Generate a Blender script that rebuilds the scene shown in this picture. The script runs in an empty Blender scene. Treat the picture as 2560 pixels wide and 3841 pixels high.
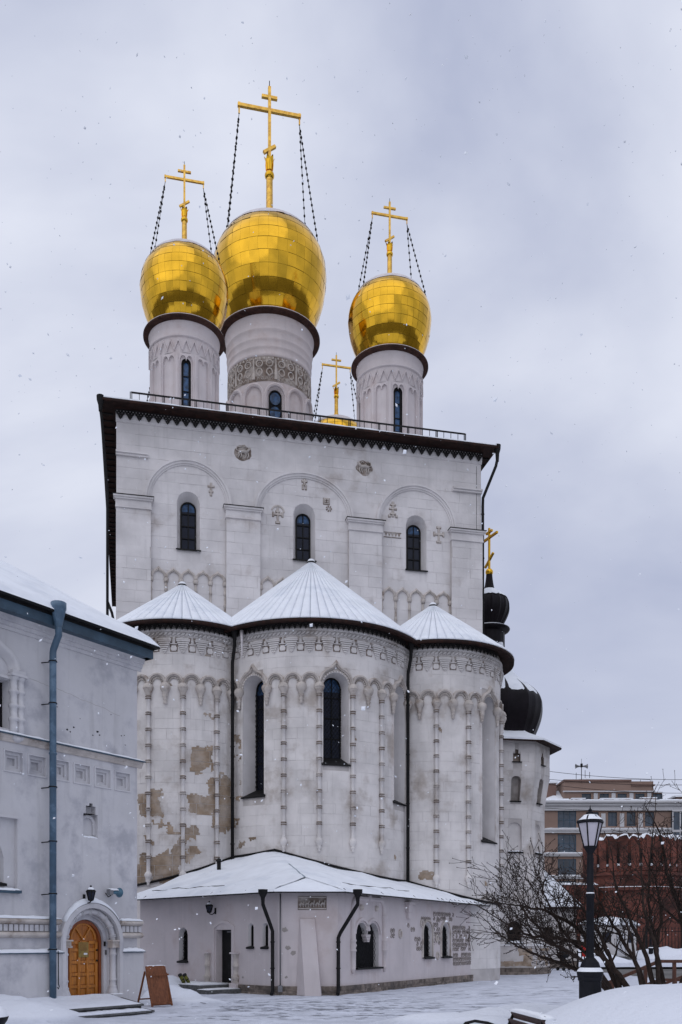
import bpy, math, random
from math import sin, cos, pi, sqrt, atan2, radians as RAD
from mathutils import Vector, Matrix, Euler, noise as mnoise

# ------------------------------------------------------------------ camera, sky, sun, exposure
scene = bpy.context.scene
COL = scene.collection
cam_data = bpy.data.cameras.new('camera')
cam = bpy.data.objects.new('camera', cam_data)
COL.objects.link(cam)
scene.camera = cam
cam.location = (0, 0, 1.65)
cam.rotation_euler = (RAD(90), 0, 0)
cam_data.sensor_fit = 'AUTO'
cam_data.sensor_width = 36
cam_data.lens = 36 * 3500 / 3841
cam_data.shift_y = (3530 - 1920.5) / 3841
cam_data.clip_start = 0.1
cam_data.clip_end = 3000

SUN_EL, SUN_AZ = 52.0, -150.0          # soft light high behind the camera, a little to the left
world = bpy.data.worlds.new('World')
scene.world = world
world.use_nodes = True
wn, wl = world.node_tree.nodes, world.node_tree.links
wn.clear()
w_out = wn.new('ShaderNodeOutputWorld')
sky = wn.new('ShaderNodeTexSky')
sky.sky_type = 'NISHITA'
sky.sun_disc = False
sky.sun_elevation = RAD(SUN_EL)
sky.sun_rotation = RAD(SUN_AZ)
sky.air_density = 1.0
sky.dust_density = 2.0
bg_sky = wn.new('ShaderNodeBackground')
bg_sky.inputs['Strength'].default_value = 0.05
wl.new(sky.outputs['Color'], bg_sky.inputs['Color'])
tc = wn.new('ShaderNodeTexCoord')
mp = wn.new('ShaderNodeMapping')
mp.inputs['Scale'].default_value = (1.0, 1.0, 1.7)
mp.inputs['Location'].default_value = (2.10, 2.08, 1.97)
wl.new(tc.outputs['Generated'], mp.inputs['Vector'])
n1 = wn.new('ShaderNodeTexNoise')
n1.inputs['Scale'].default_value = 1.7
n1.inputs['Detail'].default_value = 6
n1.inputs['Roughness'].default_value = 0.5
n1.inputs['Distortion'].default_value = 0.4
wl.new(mp.outputs['Vector'], n1.inputs['Vector'])
cr = wn.new('ShaderNodeValToRGB')
cr.color_ramp.elements[0].position = 0.36
cr.color_ramp.elements[0].color = (0.46, 0.505, 0.675, 1)
cr.color_ramp.elements[1].position = 0.62
cr.color_ramp.elements[1].color = (0.80, 0.835, 0.955, 1)
wl.new(n1.outputs['Fac'], cr.inputs['Fac'])
bg_cloud = wn.new('ShaderNodeBackground')
bg_cloud.inputs['Strength'].default_value = 1.0
wl.new(cr.outputs['Color'], bg_cloud.inputs['Color'])
mixw = wn.new('ShaderNodeMixShader')
mixw.inputs['Fac'].default_value = 0.94          # overcast: almost closed cloud cover
wl.new(bg_sky.outputs['Background'], mixw.inputs[1])
wl.new(bg_cloud.outputs['Background'], mixw.inputs[2])
wl.new(mixw.outputs['Shader'], w_out.inputs['Surface'])

sun_data = bpy.data.lights.new('sun', 'SUN')
sun_data.energy = 0.75
sun_data.angle = RAD(85)
sun_data.color = (1.0, 0.975, 0.95)
sun = bpy.data.objects.new('sun', sun_data)
COL.objects.link(sun)
_az = RAD(SUN_AZ)
_sd = Vector((sin(_az) * cos(RAD(SUN_EL)), cos(_az) * cos(RAD(SUN_EL)), sin(RAD(SUN_EL))))
sun.rotation_euler = _sd.to_track_quat('Z', 'Y').to_euler()

vs = scene.view_settings
vs.view_transform = 'Standard'
vs.look = 'None'
vs.exposure = 0.0
vs.gamma = 1.0
vs.use_curve_mapping = False
scene.cycles.max_bounces = 6
scene.cycles.use_denoising = True

# ------------------------------------------------------------------ materials
MATS = {}


def pmat(name, base, rough=0.85, metal=0.0, var=0.12, scale=1.2, tint=None, tint_amt=0.0, tint_scale=0.4,
         tint_lo=0.5, tint_hi=0.66, streak=0.0, island=0.0, bump=0.0, bscale=25.0, spec=0.3, wood=False, rust=None):
    m = bpy.data.materials.new(name)
    m.use_nodes = True
    nt = m.node_tree
    N, L = nt.nodes, nt.links
    bs = N['Principled BSDF']
    bs.inputs['Roughness'].default_value = rough
    bs.inputs['Metallic'].default_value = metal
    bs.inputs['Specular IOR Level'].default_value = spec
    geo = N.new('ShaderNodeNewGeometry')

    def noise(sc, det=5, rg=0.55, vec=None, dist=0.0):
        n = N.new('ShaderNodeTexNoise')
        n.inputs['Scale'].default_value = sc
        n.inputs['Detail'].default_value = det
        n.inputs['Roughness'].default_value = rg
        n.inputs['Distortion'].default_value = dist
        L.new(vec if vec is not None else geo.outputs['Position'], n.inputs['Vector'])
        return n.outputs['Fac']

    def ramp(src, a, b):
        r = N.new('ShaderNodeMapRange')
        r.inputs['From Min'].default_value = a
        r.inputs['From Max'].default_value = b
        r.interpolation_type = 'SMOOTHSTEP'
        L.new(src, r.inputs['Value'])
        return r.outputs['Result']

    def mix(fac, a, b, mode='MIX'):
        x = N.new('ShaderNodeMix')
        x.data_type = 'RGBA'
        x.blend_type = mode
        for sock, v in ((x.inputs[0], fac), (x.inputs[6], a), (x.inputs[7], b)):
            if hasattr(v, 'is_output'):
                L.new(v, sock)
            elif isinstance(v, (int, float)):
                sock.default_value = v
            else:
                sock.default_value = (*v, 1) if len(v) == 3 else v
        return x.outputs[2]

    lo = tuple(c * (1 - var) for c in base)
    hi = tuple(min(1, c * (1 + var)) for c in base)
    if wood:
        mpn = N.new('ShaderNodeMapping')
        mpn.inputs['Scale'].default_value = (6, 6, 0.7)
        L.new(geo.outputs['Position'], mpn.inputs['Vector'])
        col = mix(ramp(noise(3.0, 6, 0.6, mpn.outputs['Vector'], 1.5), 0.3, 0.7), lo, hi)
    else:
        col = mix(ramp(noise(scale), 0.3, 0.7), lo, hi)
    if tint is not None:
        col = mix(_mul(N, L, ramp(noise(tint_scale, 7, 0.62), tint_lo, tint_hi), tint_amt), col, tint)
    if streak:
        mpn = N.new('ShaderNodeMapping')
        mpn.inputs['Scale'].default_value = (2.6, 2.6, 0.22)
        L.new(geo.outputs['Position'], mpn.inputs['Vector'])
        col = mix(_mul(N, L, ramp(noise(1.6, 6, 0.62, mpn.outputs['Vector']), 0.52, 0.74), streak), col,
                  tuple(c * 0.5 for c in base))
    if rust is not None:
        col = mix(_mul(N, L, ramp(noise(6.0, 6, 0.6), 0.5, 0.62), 0.6), col, rust)
    if island:
        rr = N.new('ShaderNodeMapRange')
        rr.inputs['To Min'].default_value = 1 - island
        rr.inputs['To Max'].default_value = 1 + island * 0.6
        L.new(geo.outputs['Random Per Island'], rr.inputs['Value'])
        cb = N.new('ShaderNodeCombineColor')
        for i in range(3):
            L.new(rr.outputs['Result'], cb.inputs[i])
        col = mix(1.0, col, cb.outputs['Color'], 'MULTIPLY')
    L.new(col, bs.inputs['Base Color'])
    if bump:
        b = N.new('ShaderNodeBump')
        b.inputs['Strength'].default_value = bump
        b.inputs['Distance'].default_value = 0.03
        L.new(noise(bscale, 6, 0.6), b.inputs['Height'])
        L.new(b.outputs['Normal'], bs.inputs['Normal'])
    MATS[name] = m
    return m


def _mul(N, L, sock, v):
    x = N.new('ShaderNodeMath')
    x.operation = 'MULTIPLY'
    L.new(sock, x.inputs[0])
    x.inputs[1].default_value = v
    return x.outputs[0]


pmat('limewash', (0.66, 0.63, 0.615), 0.9, var=0.12, scale=0.9, tint=(0.30, 0.245, 0.20), tint_amt=0.7, tint_scale=0.75,
     tint_lo=0.50, tint_hi=0.72, streak=0.28, island=0.05, bump=0.25, bscale=9)
pmat('limewash_clean', (0.645, 0.618, 0.615), 0.9, var=0.11, scale=0.8, tint=(0.35, 0.30, 0.27), tint_amt=0.65, tint_scale=0.6,
     tint_lo=0.55, tint_hi=0.75, streak=0.2, island=0.035, bump=0.2, bscale=8)
pmat('limewash_pink', (0.60, 0.545, 0.545), 0.9, var=0.09, scale=0.7, tint=(0.40, 0.31, 0.28), tint_amt=0.45, tint_scale=0.7,
     tint_lo=0.5, tint_hi=0.7, streak=0.14, island=0.05, bump=0.25, bscale=9)
pmat('plaster_grey', (0.57, 0.56, 0.575), 0.92, var=0.10, scale=0.55, tint=(0.31, 0.31, 0.345), tint_amt=0.7, tint_scale=1.1,
     tint_lo=0.46, tint_hi=0.7, streak=0.28, bump=0.35, bscale=7)
pmat('interlace', (0.27, 0.24, 0.225), 0.95, var=0.25, scale=4)
pmat('carved', (0.51, 0.465, 0.43), 0.9, var=0.14, scale=3.0, tint=(0.22, 0.165, 0.13), tint_amt=0.7, tint_scale=2.2,
     tint_lo=0.5, tint_hi=0.68, island=0.06, bump=0.3, bscale=20)
pmat('limewash_joint', (0.50, 0.47, 0.455), 0.95, var=0.12, scale=1.5, tint=(0.3, 0.26, 0.23), tint_amt=0.5, tint_scale=0.8)
pmat('mortar', (0.34, 0.31, 0.29), 0.95, var=0.2, scale=3)
pmat('brown_dark', (0.19, 0.15, 0.125), 0.95, var=0.3, scale=2.5, tint=(0.5, 0.46, 0.43), tint_amt=0.7, tint_scale=1.6, tint_lo=0.45, tint_hi=0.6)  # dark brown with paler patches; backs carvings, lines niches, bands the column rings
pmat('bare_stone', (0.30, 0.225, 0.16), 0.95, var=0.22, scale=3, tint=(0.46, 0.40, 0.35), tint_amt=0.6, tint_scale=1.4, tint_lo=0.42, tint_hi=0.62, island=0.3, bump=0.5, bscale=14)
pmat('plinth_stone', (0.20, 0.165, 0.14), 0.95, var=0.35, scale=5, tint=(0.10, 0.09, 0.085), tint_amt=0.7, tint_scale=2, island=0.35, bump=0.8, bscale=11)
pmat('granite', (0.10, 0.10, 0.10), 0.85, var=0.3, scale=8, bump=0.3)
pmat('snow', (0.80, 0.825, 0.87), 0.7, var=0.03, scale=2, bump=0.25, bscale=6, spec=0.2)
pmat('roof_snow', (0.80, 0.83, 0.88), 0.7, var=0.04, scale=1.5, tint=(0.55, 0.60, 0.68), tint_amt=0.35, tint_scale=0.9, bump=0.15, bscale=5, spec=0.2)
pmat('packed_snow', (0.60, 0.63, 0.71), 0.62, var=0.14, scale=1.6, tint=(0.30, 0.32, 0.37), tint_amt=0.5, tint_scale=3.2, tint_lo=0.5, tint_hi=0.7, bump=1.0, bscale=8, spec=0.25)
pmat('rut', (0.24, 0.25, 0.29), 0.8, var=0.35, scale=6, tint=(0.6, 0.63, 0.7), tint_amt=0.7, tint_scale=4, tint_lo=0.45, tint_hi=0.58, bump=0.6, bscale=12)
pmat('street', (0.13, 0.125, 0.12), 0.9, var=0.3, scale=0.2)
pmat('frost', (0.66, 0.62, 0.63), 0.8, var=0.1, scale=3, bump=0.2)
pmat('gold', (0.74, 0.42, 0.033), 0.13, 1.0, var=0.08, scale=1.5, island=0.07, bump=0.05, bscale=3.5)
pmat('gold_old', (0.70, 0.43, 0.09), 0.36, 1.0, var=0.18, scale=4, rust=(0.45, 0.22, 0.06), bump=0.1, bscale=30)
pmat('gold_seam', (0.30, 0.19, 0.05), 0.5, 1.0, var=0.2, scale=4)
pmat('black_metal', (0.010, 0.0095, 0.010), 0.65, var=0.3, scale=6, spec=0.2)
pmat('lace_metal', (0.018, 0.016, 0.016), 0.7, var=0.3, scale=6)
pmat('eave_brown', (0.024, 0.013, 0.011), 0.75, var=0.3, scale=3, rust=(0.045, 0.018, 0.012), bump=0.1, spec=0.15)
pmat('skirt_brown', (0.045, 0.022, 0.018), 0.7, var=0.3, scale=2.5, rust=(0.07, 0.032, 0.02), spec=0.15)
pmat('copper_black', (0.008, 0.006, 0.008), 0.42, 0.0, var=0.3, scale=3, bump=0.15, bscale=6, spec=0.12)
pmat('seam_grey', (0.33, 0.38, 0.42), 0.6, var=0.15, scale=3)
pmat('glass', (0.010, 0.013, 0.026), 0.12, var=0.3, scale=1.5, spec=0.25)
pmat('glass_blue', (0.03, 0.075, 0.16), 0.14, var=0.5, scale=5, spec=0.3)
pmat('glass_sky', (0.03, 0.045, 0.065), 0.06, var=0.6, scale=0.35, spec=0.7)
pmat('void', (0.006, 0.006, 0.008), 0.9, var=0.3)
pmat('blue_paint', (0.062, 0.115, 0.175), 0.45, var=0.18, scale=3, tint=(0.16, 0.24, 0.32), tint_amt=0.5, tint_scale=3, bump=0.05, spec=0.5)
pmat('blue_dark', (0.04, 0.075, 0.11), 0.55, var=0.25, scale=2, spec=0.4)
pmat('oak', (0.36, 0.115, 0.011), 0.42, var=0.3, wood=True, bump=0.12, bscale=30, spec=0.5)
pmat('oak_panel', (0.43, 0.15, 0.015), 0.4, var=0.28, wood=True, bump=0.12, bscale=30, spec=0.5)
pmat('oak_dark', (0.22, 0.055, 0.012), 0.45, var=0.3, wood=True, spec=0.5)
pmat('board_wood', (0.16, 0.055, 0.022), 0.55, var=0.35, wood=True, bump=0.15)
pmat('rail_wood', (0.085, 0.035, 0.022), 0.6, var=0.3, wood=True)
pmat('bench_wood', (0.05, 0.026, 0.022), 0.6, var=0.35, wood=True)
pmat('brass', (0.30, 0.21, 0.07), 0.4, 0.8, var=0.2, scale=8)
pmat('bark', (0.028, 0.018, 0.014), 0.9, var=0.4, scale=9, bump=0.4, bscale=40)
pmat('lamp_glass', (0.46, 0.44, 0.49), 0.35, var=0.06, scale=6)
pmat('iron', (0.005, 0.0055, 0.009), 0.6, var=0.3, scale=8, spec=0.2)
pmat('steel_grey', (0.20, 0.20, 0.21), 0.5, 0.6, var=0.2)
pmat('horn_blue', (0.07, 0.15, 0.21), 0.5, var=0.2, scale=5)
pmat('olive', (0.13, 0.13, 0.02), 0.5, var=0.3, scale=6)
pmat('red_plastic', (0.62, 0.02, 0.015), 0.4, var=0.1, spec=0.5)
pmat('fabric_black', (0.012, 0.012, 0.013), 0.9)
pmat('facade_tan', (0.275, 0.19, 0.155), 0.9, var=0.08, scale=0.3, tint=(0.2, 0.14, 0.12), tint_amt=0.4, tint_scale=0.3)
pmat('facade_brown', (0.19, 0.12, 0.10), 0.9, var=0.1, scale=0.3)
pmat('facade_white', (0.56, 0.56, 0.58), 0.9, var=0.06, scale=0.4)
pmat('booth_white', (0.50, 0.48, 0.47), 0.8, var=0.08, scale=1.0, streak=0.2)
pmat('paper_white', (0.8, 0.8, 0.8), 0.8)


def fresh_on_heaps():
    """the yard is trodden, the heaps keep their clean snow"""
    m = MATS['packed_snow']
    N, L = m.node_tree.nodes, m.node_tree.links
    bs = N['Principled BSDF']
    src = bs.inputs['Base Color'].links[0].from_socket
    g = N.new('ShaderNodeNewGeometry')
    sx = N.new('ShaderNodeSeparateXYZ')
    L.new(g.outputs['Position'], sx.inputs[0])
    mr = N.new('ShaderNodeMapRange')
    mr.interpolation_type = 'SMOOTHSTEP'
    mr.inputs['From Min'].default_value = 0.03
    mr.inputs['From Max'].default_value = 0.14
    L.new(sx.outputs['Z'], mr.inputs['Value'])
    x = N.new('ShaderNodeMix')
    x.data_type = 'RGBA'
    L.new(mr.outputs['Result'], x.inputs[0])
    L.new(src, x.inputs[6])
    x.inputs[7].default_value = (0.74, 0.77, 0.84, 1)
    L.new(x.outputs[2], bs.inputs['Base Color'])


fresh_on_heaps()


def brick_mat():
    m = bpy.data.materials.new('old_brick')
    m.use_nodes = True
    N, L = m.node_tree.nodes, m.node_tree.links
    bs = N['Principled BSDF']
    bs.inputs['Roughness'].default_value = 0.95
    g = N.new('ShaderNodeNewGeometry')
    sx = N.new('ShaderNodeSeparateXYZ')
    L.new(g.outputs['Position'], sx.inputs[0])
    cb = N.new('ShaderNodeCombineXYZ')
    L.new(sx.outputs['X'], cb.inputs[0])
    L.new(sx.outputs['Z'], cb.inputs[1])
    br = N.new('ShaderNodeTexBrick')
    br.inputs['Scale'].default_value = 1.0
    br.inputs['Brick Width'].default_value = 0.34
    br.inputs['Row Height'].default_value = 0.13
    br.inputs['Mortar Size'].default_value = 0.014
    br.inputs['Color1'].default_value = (0.15, 0.04, 0.024, 1)
    br.inputs['Color2'].default_value = (0.085, 0.023, 0.016, 1)
    br.inputs['Mortar'].default_value = (0.09, 0.05, 0.04, 1)
    L.new(cb.outputs[0], br.inputs['Vector'])
    n = N.new('ShaderNodeTexNoise')
    n.inputs['Scale'].default_value = 0.5
    n.inputs['Detail'].default_value = 8
    L.new(g.outputs['Position'], n.inputs['Vector'])
    mr = N.new('ShaderNodeMapRange')
    mr.inputs['From Min'].default_value = 0.35
    mr.inputs['From Max'].default_value = 0.65
    mr.inputs['To Min'].default_value = 0.35
    mr.inputs['To Max'].default_value = 1.5
    L.new(n.outputs['Fac'], mr.inputs['Value'])
    cc = N.new('ShaderNodeCombineColor')
    for i in range(3):
        L.new(mr.outputs['Result'], cc.inputs[i])
    x = N.new('ShaderNodeMix')
    x.data_type = 'RGBA'
    x.blend_type = 'MULTIPLY'
    x.inputs[0].default_value = 1
    L.new(br.outputs['Color'], x.inputs[6])
    L.new(cc.outputs[0], x.inputs[7])
    L.new(x.outputs[2], bs.inputs['Base Color'])
    b = N.new('ShaderNodeBump')
    b.inputs['Strength'].default_value = 0.6
    b.inputs['Distance'].default_value = 0.1
    L.new(n.outputs['Fac'], b.inputs['Height'])
    L.new(b.outputs['Normal'], bs.inputs['Normal'])
    MATS['old_brick'] = m


brick_mat()

# ------------------------------------------------------------------ mesh helpers
rnd = random.Random(11)


def flat(y0=0.0):
    """wall coordinates (s along, z up, d outwards) on a wall that faces local -y"""
    return lambda s, z, d: (s, y0 - d, z)


def side_x(x0, sgn=1):
    """wall that faces local +x (sgn=1) or -x; s runs along local y"""
    return lambda s, z, d: (x0 + sgn * d, s, z)


def cyl(R):
    return lambda s, z, d: ((R + d) * sin(s / R), -(R + d) * cos(s / R), z)


def ident(s, z, d):
    return (s, z, d)


class MB:
    def __init__(self):
        self.v, self.f, self.sm = [], [], []

    def add(self, vs, fs, smooth=False):
        o = len(self.v)
        self.v += [tuple(p) for p in vs]
        self.f += [tuple(i + o for i in q) for q in fs]
        self.sm += [smooth] * len(fs)
        return self

    # box in wall coordinates
    def wbox(self, m, s0, s1, z0, z1, d0, d1, n=1):
        vs, fs = [], []
        for i in range(n + 1):
            s = s0 + (s1 - s0) * i / n
            vs += [m(s, z0, d0), m(s, z0, d1), m(s, z1, d1), m(s, z1, d0)]
        for i in range(n):
            a, b = 4 * i, 4 * i + 4
            fs += [(a + 1, b + 1, b + 2, a + 2), (a, a + 3, b + 3, b), (a, b, b + 1, a + 1), (a + 3, a + 2, b + 2, b + 3)]
        fs += [(0, 1, 2, 3), (4 * n, 4 * n + 3, 4 * n + 2, 4 * n + 1)]
        return self.add(vs, fs)

    def box(self, a, b):
        (x0, y0, z0), (x1, y1, z1) = a, b
        vs = [(x0, y0, z0), (x1, y0, z0), (x1, y1, z0), (x0, y1, z0), (x0, y0, z1), (x1, y0, z1), (x1, y1, z1), (x0, y1, z1)]
        return self.add(vs, [(0, 3, 2, 1), (4, 5, 6, 7), (0, 1, 5, 4), (1, 2, 6, 5), (2, 3, 7, 6), (3, 0, 4, 7)])

    def beam(self, p, q, w, h, up=(0, 0, 1)):
        p, q = Vector(p), Vector(q)
        t = (q - p).normalized()
        u = Vector(up)
        s = t.cross(u)
        if s.length < 1e-4:
            s = t.cross(Vector((0, 1, 0)))
        s.normalize()
        u = s.cross(t)
        s, u = s * (w / 2), u * (h / 2)
        vs = [p - s - u, p + s - u, p + s + u, p - s + u, q - s - u, q + s - u, q + s + u, q - s + u]
        return self.add(vs, [(0, 1, 2, 3), (7, 6, 5, 4), (0, 4, 5, 1), (1, 5, 6, 2), (2, 6, 7, 3), (3, 7, 4, 0)])

    def tube(self, path, r, n=6, cap=True, smooth=True):
        path = [Vector(p) for p in path]
        rs = r if isinstance(r, (list, tuple)) else [r] * len(path)
        vs, fs = [], []
        ref = None
        for i, p in enumerate(path):
            a = path[max(i - 1, 0)]
            b = path[min(i + 1, len(path) - 1)]
            t = (b - a).normalized()
            if ref is None:
                ref = t.cross(Vector((0.31, 0.93, 0.2)))
                if ref.length < 0.1:
                    ref = t.cross(Vector((1, 0, 0)))
            ref = (ref - t * ref.dot(t)).normalized()
            bn = t.cross(ref)
            for k in range(n):
                al = 2 * pi * k / n
                vs.append(p + (ref * cos(al) + bn * sin(al)) * rs[i])
        for i in range(len(path) - 1):
            for k in range(n):
                a, b = i * n + k, i * n + (k + 1) % n
                fs.append((a, b, b + n, a + n))
        self.add(vs, fs, smooth)
        if cap:
            o = len(self.v) - len(vs)
            self.f += [tuple(o + k for k in reversed(range(n))), tuple(o + (len(path) - 1) * n + k for k in range(n))]
            self.sm += [False, False]
        return self

    def lathe(self, prof, n=24, c=(0, 0), m=None, a0=0.0, a1=2 * pi, smooth=True, cap=False):
        """prof = [(r, z)]; axis vertical at c; m maps (s, z, d) when c is given in wall coordinates"""
        full = abs(a1 - a0 - 2 * pi) < 1e-6
        k = n if full else n + 1
        vs, fs = [], []
        for r, z in prof:
            for i in range(k):
                al = a0 + (a1 - a0) * i / n
                x, y = c[0] + r * cos(al), c[1] + r * sin(al)
                vs.append(m(x, z, y) if m else (x, y, z))
        for j in range(len(prof) - 1):
            for i in range(n):
                a, b = j * k + i, j * k + (i + 1) % k
                fs.append((a, b, b + k, a + k))
        self.add(vs, fs, smooth)
        if cap:
            o = len(self.v) - len(vs)
            self.f += [tuple(o + i for i in reversed(range(k))), tuple(o + (len(prof) - 1) * k + i for i in range(k))]
            self.sm += [False, False]
        return self

    def ball(self, c, rx, ry=None, rz=None, n=8, q=5):
        ry = rx if ry is None else ry
        rz = rx if rz is None else rz
        vs, fs = [], []
        for j in range(q + 1):
            t = pi * j / q
            for i in range(n):
                a = 2 * pi * i / n
                vs.append((c[0] + rx * sin(t) * cos(a), c[1] + ry * sin(t) * sin(a), c[2] + rz * cos(t)))
        for j in range(q):
            for i in range(n):
                a, b = j * n + i, j * n + (i + 1) % n
                fs.append((a, a + n, b + n, b))
        return self.add(vs, fs, True)

    def sweep(self, m, path, prof, closed=False, smooth=False, capends=True):
        """prof = [(o, d)] offsets along the in-plane normal (left of travel) and outwards, swept along path [(s, z)]"""
        n, k = len(path), len(prof)
        vs, fs = [], []
        for i, p in enumerate(path):
            a = path[i - 1] if (i > 0 or closed) else path[i]
            b = path[(i + 1) % n] if (i < n - 1 or closed) else path[i]
            ta = Vector((p[0] - a[0], p[1] - a[1]))
            tb = Vector((b[0] - p[0], b[1] - p[1]))
            ta = ta.normalized() if ta.length > 1e-7 else tb.normalized()
            tb = tb.normalized() if tb.length > 1e-7 else ta
            t = ta + tb
            t = t.normalized() if t.length > 1e-6 else ta
            sc = 1.0 / max(0.5, t.dot(tb))
            nx, nz = -t.y * sc, t.x * sc
            for o, d in prof:
                vs.append(m(p[0] + nx * o, p[1] + nz * o, d))
        seg = n if closed else n - 1
        for i in range(seg):
            for j in range(k - 1):
                a, b = i * k + j, ((i + 1) % n) * k + j
                fs.append((a, a + 1, b + 1, b))
        self.add(vs, fs, smooth)
        if capends and not closed and k > 2:
            o = len(self.v) - len(vs)
            self.f += [tuple(o + j for j in range(k)), tuple(o + (n - 1) * k + j for j in reversed(range(k)))]
            self.sm += [False, False]
        return self

    def loft(self, m, A, dA, B, dB, closed=True, smooth=False):
        n = len(A)
        vs = [m(s, z, dA) for s, z in A] + [m(s, z, dB) for s, z in B]
        fs = [(i, (i + 1) % n, n + (i + 1) % n, n + i) for i in range(n if closed else n - 1)]
        return self.add(vs, fs, smooth)

    def poly(self, m, P, d):
        return self.add([m(s, z, d) for s, z in P], [tuple(range(len(P)))])

    def plate(self, m, P, d0, d1):
        """closed slab with outline P"""
        n = len(P)
        vs = [m(s, z, d0) for s, z in P] + [m(s, z, d1) for s, z in P]
        fs = [tuple(range(n, 2 * n)), tuple(reversed(range(n)))] + [(i, (i + 1) % n, n + (i + 1) % n, n + i) for i in range(n)]
        return self.add(vs, fs)

    def wall(self, m, s0, s1, z0, z1, openings=(), step=99.0, d=0.0):
        """sheet with arched / rectangular openings (sc, w, zb, zs, rise); built as columns"""
        es = {s0, s1}
        x = s0
        while x < s1:
            es.add(x)
            x += step
        for sc, w, zb, zs, rise in openings:
            k = 12 if rise > 0 else 1
            for i in range(k + 1):
                es.add(sc - w / 2 + w * i / k)
        es = sorted(e for e in es if s0 - 1e-6 <= e <= s1 + 1e-6)
        es = [e for i, e in enumerate(es) if i == 0 or e - es[i - 1] > 1e-5]

        def top(o, s):
            sc, w, zb, zs, rise = o
            q = max(0.0, 1 - ((s - sc) / (w / 2)) ** 2)
            return zs + rise * sqrt(q)
        for a, b in zip(es, es[1:]):
            mid = (a + b) / 2
            ops = sorted([o for o in openings if abs(mid - o[0]) < o[1] / 2], key=lambda o: o[2])
            la = lb = z0
            for o in ops:
                if o[2] > la + 1e-6:
                    self.add([m(a, la, d), m(b, lb, d), m(b, o[2], d), m(a, o[2], d)], [(0, 1, 2, 3)])
                la, lb = top(o, a), top(o, b)
            if z1 > max(la, lb) + 1e-6:
                self.add([m(a, la, d), m(b, lb, d), m(b, z1, d), m(a, z1, d)], [(0, 1, 2, 3)])
        return self

    def build(self, name, mat, parent=None, loc=(0, 0, 0), rotz=0.0, kind=None, bevel=0):
        return link(name, self.mesh(name, mat), parent, loc, rotz, kind)

    def mesh(self, name, mat):
        me = bpy.data.meshes.new(name)
        me.from_pydata(self.v, [], self.f)
        me.polygons.foreach_set('use_smooth', self.sm)
        me.materials.append(MATS[mat] if isinstance(mat, str) else mat)
        me.update()
        return me


def link(name, me, parent=None, loc=(0, 0, 0), rotz=0.0, kind=None):
    o = bpy.data.objects.new(name, me)
    COL.objects.link(o)
    o.location = loc
    o.rotation_euler = (0, 0, rotz) if isinstance(rotz, (int, float)) else rotz
    if parent is not None:
        o.parent = parent
    if kind:
        o['kind'] = kind
    return o


def thing(name, label, cat, loc=(0, 0, 0), rotz=0.0, group=None):
    o = bpy.data.objects.new(name, None)
    COL.objects.link(o)
    o.empty_display_size = 0.2
    o.location = loc
    o.rotation_euler = (0, 0, rotz)
    return tag(o, label, cat, group)


def tag(o, label, cat, group=None):
    o['label'] = label
    o['category'] = cat
    if group:
        o['group'] = group
    return o


def arch(sc, w, zb, zs, rise=None, n=12):
    """outline from bottom left up over the arch to bottom right"""
    rise = w / 2 if rise is None else rise
    P = [(sc - w / 2, zb)]
    for i in range(n + 1):
        a = pi - pi * i / n
        P.append((sc + w / 2 * cos(a), zs + rise * sin(a)))
    P.append((sc + w / 2, zb))
    return P


def arc(sc, zs, rx, rz, n=14, a0=180.0, a1=0.0):
    return [(sc + rx * cos(RAD(a0 + (a1 - a0) * i / n)), zs + rz * sin(RAD(a0 + (a1 - a0) * i / n))) for i in range(n + 1)]


def ogee(sc, zs, r, tip, n=16):
    """round arch drawn out to a small point"""
    P = []
    for i in range(n + 1):
        a = pi - pi * i / n
        x, z = r * cos(a), r * sin(a)
        q = max(0.0, 1 - abs(x) / (0.34 * r))
        P.append((sc + x, zs + z + tip * q ** 1.6))
    return P


def courses(s0, s1, z0, z1, h, w, rg, cuts=()):
    """stone courses: list of (sa, sb, za, zb); cuts = openings (sc, w, zb, zs, rise) to leave free"""
    out = []
    z = z0
    while z < z1 - 0.08:
        hh = h * rg.uniform(0.92, 1.08)
        zt = min(z + hh, z1)
        if z1 - zt < 0.12:
            zt = z1
        x = s0 - rg.random() * w
        while x < s1:
            ww = w * rg.uniform(0.7, 1.35)
            spans = [(max(x, s0), min(x + ww, s1))]
            for sc, cw, zb, zs, rise in cuts:
                if zt > zb and z < zs + rise:
                    k = 1.0
                    if z > zs and rise > 0:
                        k = sqrt(max(0, 1 - ((z - zs) / rise) ** 2))
                    a, b = sc - cw / 2 * k, sc + cw / 2 * k
                    ns = []
                    for p, q in spans:
                        if q <= a or p >= b:
                            ns.append((p, q))
                        else:
                            if a - p > 0.05:
                                ns.append((p, a))
                            if q - b > 0.05:
                                ns.append((b, q))
                    spans = ns
            out += [(p, q, z, zt) for p, q in spans if q - p > 0.08]
            x += ww
        z = zt
    return out


def block(mb, m, b, t, g, curved=False):
    sa, sb, za, zb = b
    n = max(1, int((sb - sa) / 0.3)) if curved else 1
    h = g / 2
    mb.wbox(m, sa + h, sb - h, za + h, zb - h, 0.001, t, n)


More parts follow.
